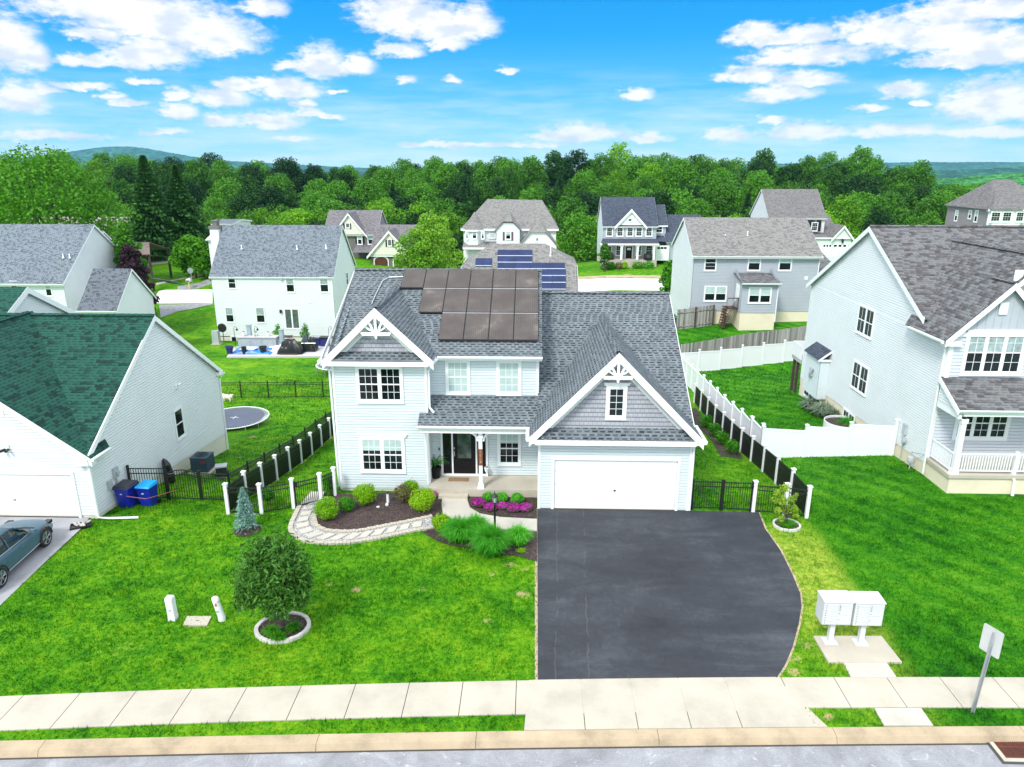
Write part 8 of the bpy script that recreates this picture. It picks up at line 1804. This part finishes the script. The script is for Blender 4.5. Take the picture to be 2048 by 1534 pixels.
# ------------------------------------------------------------------ patio clutter behind the white rear house
def patio():
    Y = 73.; c = lambda px, py, yy=Y: PY(px, py, yy); z0 = hgt(-22, 73)+.25
    P = lambda px, py: PZ(px, py, z0)
    a, b, d, e = P(453, 713), P(655, 712), P(676, 690), P(470, 693); m = MB(); m.slab([a, b, d, e], .3); tag(m.build('patio', M_PATIO), kind='structure')
    steel = mplain('blue_grey_post', (.33, .42, .48), .5, .1, 3.); navy = mplain('navy_plastic', (.02, .03, .16), .5, .2, 3.); cover = mplain('black_vinyl_cover', (.010, .010, .012), .35, .2, 5.); tarp = mplain('bright_blue_tarp', (.02, .22, .78), .4, .5, 1.5); wht = mplain('crumpled_white', (.70, .72, .74), .6, .2, 3.)
    for i, (px, top, bot, l) in enumerate(((502, 651, 694, 'blue-grey patio post standing left, among the grey counters'), (566, 660, 700, 'blue-grey patio post standing right, beside the white heap'))):
        p = P(px, bot); h = PY(px, top, p.y).z-z0; r = thing('patio_post', l, 'post', (p.x, p.y, z0)); m = MB(); m.box(-.2, .2, -.2, .2, 0, h); m.build('post', steel, r); m = MB(); m.box(-.3, .3, -.3, .3, 0, .12); m.cut(); m.box(-.25, .25, -.25, .25, h, h+.08); m.build_each('collar', steel, r)
    # grey outdoor counter
    p = P(515, 696); r = thing('outdoor_counter', 'long grey outdoor kitchen counter along the back wall of the rear house', 'counter', (p.x, p.y, z0)); m = MB(); m.box(-1.8, 2.2, -.5, .5, 0, 1.2); m.build('base', M_GREYBOX, r); m = MB(); m.box(-1.9, 2.3, -.6, .6, 1.2, 1.3); m.build('top', M_PATIO, r)
    for i in range(3): m = MB(); m.box(-1.5+i*1.2, -.5+i*1.2, -.54, -.5, .15, 1.05); m.build('door', M_GREYBOX, r)
    R = random.Random(6)
    for i in range(3):
        m = MB(); x = -1.3+i*1.3; m.lathe((x, 0, 1.3), [(.18, 0), (.22, .2), (.12, .4), (.05, .45)], 9); rr = thing('jar', ('left', 'middle', 'right')[i]+' of the pale round jars standing on the grey outdoor counter', 'jar', (p.x, p.y, z0)); m.build('body', wht, rr); m = MB(); m.lathe((x, 0, 1.73), [(.1, 0), (.1, .05)], 8); m.build('lid', M_BLACK, rr)
    def heap(name, label, cat, px, py, w, d, h, mat, seed, lumps=9, part='cover', sm=True, extra=None):
        p = P(px, py); r = thing(name, label, cat, (p.x, p.y, z0)); R = np.random.RandomState(seed); n = 26; m = MB(); g = []
        for j in range(n):
            for i in range(n):
                u, v = i/(n-1)*2-1, j/(n-1)*2-1; e = max(0, 1-max(abs(u), abs(v))**4); k = .7+.3*math.sin(u*3.3+seed)*math.cos(v*2.7+seed)+.12*math.sin(u*9+v*7)
                g.append((u*w, v*d, max(0., h*e**.5*k)+(.0 if e > 0 else -.02)))
        m.v = g; m.f = [(j*n+i, j*n+i+1, (j+1)*n+i+1, (j+1)*n+i) for j in range(n-1) for i in range(n-1)]; m.build(part, mat, r, sm)
        if extra: extra(r)
        return r
    heap('covered_grill', 'large black covered heap at the front edge of the patio', 'grill', 584, 705, 1.3, .8, 1.45, cover, 1, extra=lambda r: (MB().box(-1.0, .9, -.95, -.8, 0, .12).build('shelf', M_BARK, r)))
    heap('covered_grill', 'black covered grill right of the large black heap', 'grill', 620, 701, .75, .6, 1.5, cover, 3, extra=lambda r: MB().tube([(-.8, -.5, .9), (.8, -.5, .9)], .04, 6).build('handle', M_METAL, r))
    heap('covered_stand', 'narrow grey-black covered stand between the two black heaps', 'stand', 612, 696, .4, .4, 1.7, mplain('slate_cover', (.06, .09, .10), .5), 4, extra=lambda r: MB().lathe((0, 0, 0), [(.35, 0), (.35, .06)], 10).build('foot', M_BLACK, r))
    heap('pool_liner', 'bright blue and white crumpled paddling pool lying on the patio', 'pool', 508, 704, 2.1, 1.0, .45, tarp, 5, extra=lambda r: MB().slab([V((-1.4, -.5, .42)), V((.3, -.9, .46)), V((.6, .2, .52)), V((-1.0, .4, .5))], .05).build('white_sheet', wht, r))
    heap('plastic_sheet', 'crumpled clear plastic sheet beside the blue pool', 'sheet', 556, 702, 1.2, .8, .5, wht, 7, extra=lambda r: MB().tube([(-1.0, 0, .3), (.2, .2, .55), (1.1, .4, .9)], .05, 6).build('pole', M_METAL, r))
    heap('furniture_pile', 'pile of pale garden furniture under the sliding door', 'furniture', 560, 694, 1.4, .7, 1.0, M_GREYBOX, 8, extra=lambda r: [MB().box(-1.5+.2*i, 1.4, -.2, .3, .5+i*.22, .58+i*.22).build('slat', (mplain('red_brown_step', (.16, .08, .07), .7) if i % 2 else wht), r) for i in range(4)])
    for i, (px, py, l) in enumerate(((460, 707, 'navy plant pot at the left front corner of the patio'), (489, 708, 'small black pot before the blue pool'), (527, 707, 'taller black pot right of the blue pool'), (618, 690, 'round blue pot beside the navy storage boxes'))):
        p = P(px, py); pot('pot', l, (p.x, p.y, z0), .38 if i != 1 else .26, .75 if i != 3 else .5, navy if i in (0, 3) else M_BLACK); o = bpy.data.objects[-1] if False else None
        rr = [o for o in C.objects if o.get('label') == l][0]; m = MB(rootM(rr)); m.lathe((p.x, p.y, z0+.5*(.75 if i != 3 else .5)), [(.3 if i != 1 else .2, 0), (.3 if i != 1 else .2, .05)], 10); m.build('soil', M_MULCH, rr)
    for i, (px, py, w, l) in enumerate(((633, 690, .9, 'navy storage box, left one, against the rear house wall'), (650, 691, .8, 'navy storage box, right one, against the rear house wall'))):
        p = P(px, py); r = thing('storage_box', l, 'box', (p.x, p.y, z0)); m = MB(); m.box(-w*.5, w*.5, -.4, .4, 0, .85); m.build('box', navy, r); m = MB(); m.box(-w*.55, w*.55, -.45, .45, .85, .97); m.build('lid', M_BLACK if i else M_METAL, r)
    p = P(664, 690); r = thing('white_bin', 'small white bin right of the navy boxes', 'bin', (p.x, p.y, z0)); m = MB(); m.lathe((0, 0, 0), [(.3, 0), (.36, .8), (.38, .85)], 10); m.build('body', wht, r); m = MB(); m.lathe((0, 0, .85), [(.4, 0), (.2, .1)], 10); m.build('lid', M_BLACK, r)
    for i, (px, py, l) in enumerate(((557, 692, 'leafy potted bush left of the sliding door steps'), (612, 690, 'taller potted bush right of the sliding door steps'))):
        p = P(px, py); r = thing('potted_bush', l, 'potted plant', (p.x, p.y, z0)); m = MB(); m.lathe((0, 0, 0), [(.3, 0), (.42, .6), (.4, .6)], 12); m.build('pot', navy if i else M_BARK, r); leaves('foliage', [(0, 0, 1.2, .55, .5, .7), (.1, 0, 1.9, .3, .3, .5)], 420, .2, .12, L_MID, r, 40+i, .7)
    p = P(448, 682); r = thing('satellite_dish', 'dark round dish on a stand at the left corner of the white rear house', 'dish', (p.x, p.y, z0)); m = MB(); m.tube([(0, 0, 0), (0, 0, 1.6)], .04, 6); m.build('mast', M_BLACK, r); m = MB(); m.tube([(0, -.1, 1.5), (0, -.22, 1.5)], [.5, .42], 16); m.build('dish', M_BLACK, r, False)
    p = PZ(434, 688, hgt(-29, 75)); r = thing('utility_cabinet', 'pale grey tall box at the left corner of the white rear house', 'cabinet', tuple(p)); m = MB(); m.box(-.35, .35, -.3, .3, 0, 1.5); m.build('cabinet', M_GREYBOX, r); m = MB(); m.box(-.5, .5, -.45, .45, -.2, .08); m.build('pad', M_CONC, r)
    m = MB(); p = PG(512, 640)
    for i, px in enumerate((472, 513, 660)):
        q = P(px, 697); r = thing('shepherd_hook', ('thin black hook pole left of the left patio post', 'thin black hook pole beside the left patio post', 'thin black hook pole at the right end of the patio')[i], 'pole', (q.x, q.y, z0)); m = MB(); m.tube([(0, 0, 0), (0, 0, 2.2), (.12, 0, 2.38), (.3, 0, 2.3), (.32, 0, 2.15)], .025, 5); m.build('pole', M_BLACK, r); m = MB(); m.lathe((.32, 0, 1.95), [(.1, 0), (.12, .15), (.02, .2)], 8); m.build('lantern', M_BLACK, r)
patio()
# porch furniture of the blue-grey house, its fence bits and driveway odds
def blue_porch():
    for i, (px, l) in enumerate(((1221, 'dark covered chair at the left end of the blue-grey house porch'), (1297, 'wide dark covered grill at the right end of the blue-grey house porch'))):
        Y = 111.3; c = PY(px, 515, Y); z = PY(1260, 520, 110.8).z; r = thing('covered_furniture', l, 'furniture', (c.x, Y, z)); w = .5 if i == 0 else .75; m = MB(); m.lathe((0, 0, 0), [(w, 0), (w*1.05, .4), (w*.9, .8), (w*.5, 1.05), (w*.1, 1.1)], 12); m.build('cover', M_BLACK, r); m = MB(); m.box(-w, w, -.3, .3, 0, .08); m.build('base', M_BLACK, r)
blue_porch()

# ------------------------------------------------------------------ the wood behind the houses
def wood_trees():
    R = random.Random(77); protos = []
    for k in range(9):
        mat = L_FB if k < 4 else (L_FD if k < 8 else L_FC)
        r = thing(('broadleaf_tree', 'dark_broadleaf_tree', 'conifer_tree')[0 if k < 4 else (1 if k < 8 else 2)], 'x', 'tree')
        if k < 8: crown_tree(r, 11.+(k % 3)*1.1, 5.3+(k % 2)*.7+(k % 4)*.3, 400+k, mat, 6000 if k < 4 else 5600, .46 if k < 4 else .5, .12, lob_n=20+k)
        else: spruce((0, 0, 0), 13., 4.2, 'x', mat, 9, 3800, L=.8, Wd=.35, tiers=18, par=r)
        protos.append(r)
    used = set()
    # keep clear of the houses: (x0,x1,y0,y1)
    clear = [(-40, -8, 108, 134), (-14, 14, 105, 131), (10, 34, 108, 127), (38, 74, 100, 142), (78, 130, 115, 136), (-62, -30, 98, 128), (-92, -52, 108, 124)]
    labels = {0: 'bright green broadleaf tree in the wood behind the houses', 1: 'dark green broadleaf tree on the wooded hill', 2: 'dark conifer standing above the broadleaf wood'}
    groups = {0: 'bright broadleaf trees along the near edge of the wood', 1: 'dark broadleaf trees covering the wooded hill', 2: 'conifers scattered over the wooded hill'}
    cnt = [0, 0, 0]
    rows = [(122, 8.5), (134, 8.2), (147, 8.6), (161, 9.), (176, 9.4), (193, 9.8), (212, 10.4), (233, 11), (256, 11.5), (279, 12), (300, 12.5), (317, 12.5)]
    for j, (Y, sp) in enumerate(rows):
        x = -.80*Y-6+R.uniform(0, sp)
        while x < .80*Y+8:
            xx = x+R.uniform(-.3, .3)*sp; yy = Y+R.uniform(-5, 5); x += sp
            if any(a < xx < b and c < yy < d for a, b, c, d in clear): continue
            if yy < 130 and xx < -40: continue
            kind = 0 if j < 5 and R.random() < .8-.13*j else 1
            if j >= 4 and R.random() < .035: kind = 2
            if j > 6 and R.random() < .12: kind = 0
            pr = protos[8] if kind == 2 else (protos[R.randrange(4)] if kind == 0 else protos[4+R.randrange(4)])
            s = R.uniform(.78, 1.15)*(.92 if j < 3 else 1.05+.012*j); 
            if kind == 2: s = R.uniform(.8, 1.0)
            if j < 2: s *= .85
            z = hgt(xx, yy)
            o = pr if pr not in used else copy_tree(pr)
            used.add(pr); o.location = (xx, yy, z-.3); o.rotation_euler.z = R.uniform(0, 6.28); o.scale = (s*R.uniform(.92, 1.1), s*R.uniform(.92, 1.1), s*R.uniform(.82, 1.06)); cnt[kind] += 1
            tag(o, labels[kind], 'tree', groups[kind])
    print('WOOD', cnt)
    for (px, top, Y) in ((1213, 291, 292),): pass
wood_trees()

# ------------------------------------------------------------------ far wooded ground and hills
def mcanopy(name, c1, c2, sc):
    m, t, b, _ = newmat(name); p = t.node('ShaderNodeNewGeometry').outputs['Position']
    vv = t.node('ShaderNodeTexVoronoi', {'Vector': p, 'Scale': sc}); n = t.noise(p, sc*.12, 4)
    c = t.ramp(t.math('ADD', t.math('MULTIPLY', t.node('ShaderNodeSeparateXYZ', {0: vv.outputs['Color']}).outputs[0], .45), t.math('MULTIPLY', n, .7)), [(.3, c1), (.6, c2), (.78, [x*1.9 for x in c2])])
    t.l.new(c, b.inputs['Base Color']); b.inputs['Roughness'].default_value = .9; b.inputs['Specular IOR Level'].default_value = .1; return m
def ridge(name, xs, y, depth, hf, zb, mat, amp, seed, nx=420, ny=14):
    R = np.random.RandomState(seed); v = []; f = []
    for j in range(ny):
        for i in range(nx):
            x = xs[0]+(xs[1]-xs[0])*i/(nx-1); t = j/(ny-1); e = math.sin(min(1, t*1.25)*math.pi/2) if t < .8 else 1-(t-.8)*1.5
            v.append((x+R.uniform(-.3, .3)*(xs[1]-xs[0])/nx, y+depth*t, zb+(hf(x)-zb)*e+R.uniform(-amp, amp)*(1 if j else 0)))
    for j in range(ny-1):
        for i in range(nx-1): a = j*nx+i; f.append((a, a+1, a+nx+1, a+nx))
    m = bpy.data.meshes.new(name); m.from_pydata(v, [], f); m.materials.append(mat); tag(link(name, m), kind='structure')
MC = mcanopy('far_canopy', (.010, .06, .014), (.035, .15, .025), .09); MC2 = mcanopy('farther_canopy', (.008, .045, .03), (.02, .085, .045), .03)  # farther canopy leans blue: distance haze put into its colour
def bump(x, c, w, h): return h*math.exp(-((x-c)/w)**2)
ridge('far_hill', (-4600, -300), 6000, 900, lambda x: -20+bump(x, -3750, 720, 190)+bump(x, -2500, 700, 45)+bump(x, -4600, 400, 50), -60, MC2, 4, 1)
ridge('far_hill', (1500, 6500), 6000, 900, lambda x: 18+bump(x, 3900, 1200, 18)+bump(x, 2600, 600, 6), -60, MC2, 4, 2)
ridge('middle_hill', (600, 4000), 2900, 600, lambda x: -18+bump(x, 2400, 500, 26)+bump(x, 1500, 300, 4), -60, MC2, 3, 3)
ridge('near_hill', (250, 2000), 1250, 500, lambda x: -24+bump(x, 1150, 250, 24)+bump(x, 700, 160, 4), -45, MC, 2.5, 4, 500)
def far_wood():
    R = np.random.RandomState(31); V_ = []
    for k_ in range(2300):
        y = 330+R.rand()**1.4*900; x = R.uniform(.38, .84)*y+R.uniform(-20, 20)
        if k_ > 1500: y = 135+R.rand()*380; x = R.choice((-1, 1))*R.uniform(.86, 2.2)*y
        z = hgt(x, y); s = R.uniform(3.5, 7.); n = 46
        d = R.normal(size=(n, 3)); d /= np.linalg.norm(d, axis=1)[:, None]; d[:, 2] = np.abs(d[:, 2]); p = np.array([x, y, z+3])+d*np.array([s, s, s*1.1]); a = np.cross(d, R.normal(size=(n, 3))); a /= np.linalg.norm(a, axis=1)[:, None]; b = np.cross(d, a); L = 1.6
        V_.append(np.stack([p-a*L, p-b*L*.7, p+a*L, p+b*L*.7], 1).reshape(-1, 3))
    o = fastmesh('far_wood', np.concatenate(V_), 4, L_FD, None); tag(o, 'unbroken far-off woodland filling the valley beyond the wooded hill', 'wood', kind='stuff')
far_wood()

# ------------------------------------------------------------------ the air
def haze():
    m = bpy.data.materials.new('haze'); m.use_nodes = True; t = NT(m.node_tree); t.n.clear(); out = t.node('ShaderNodeOutputMaterial')
    v = t.node('ShaderNodeVolumePrincipled', {'Color': (.28, .66, 1., 1), 'Density': .00005, 'Anisotropy': .0}); t.l.new(v.outputs[0], out.inputs['Volume'])
    b = MB(); b.box(-7600, 7600, -80, 7400, -75, 240); o = b.build('haze', m); tag(o, kind='stuff', label='thin blue summer haze over the valley and far hills', cat='haze')
haze()
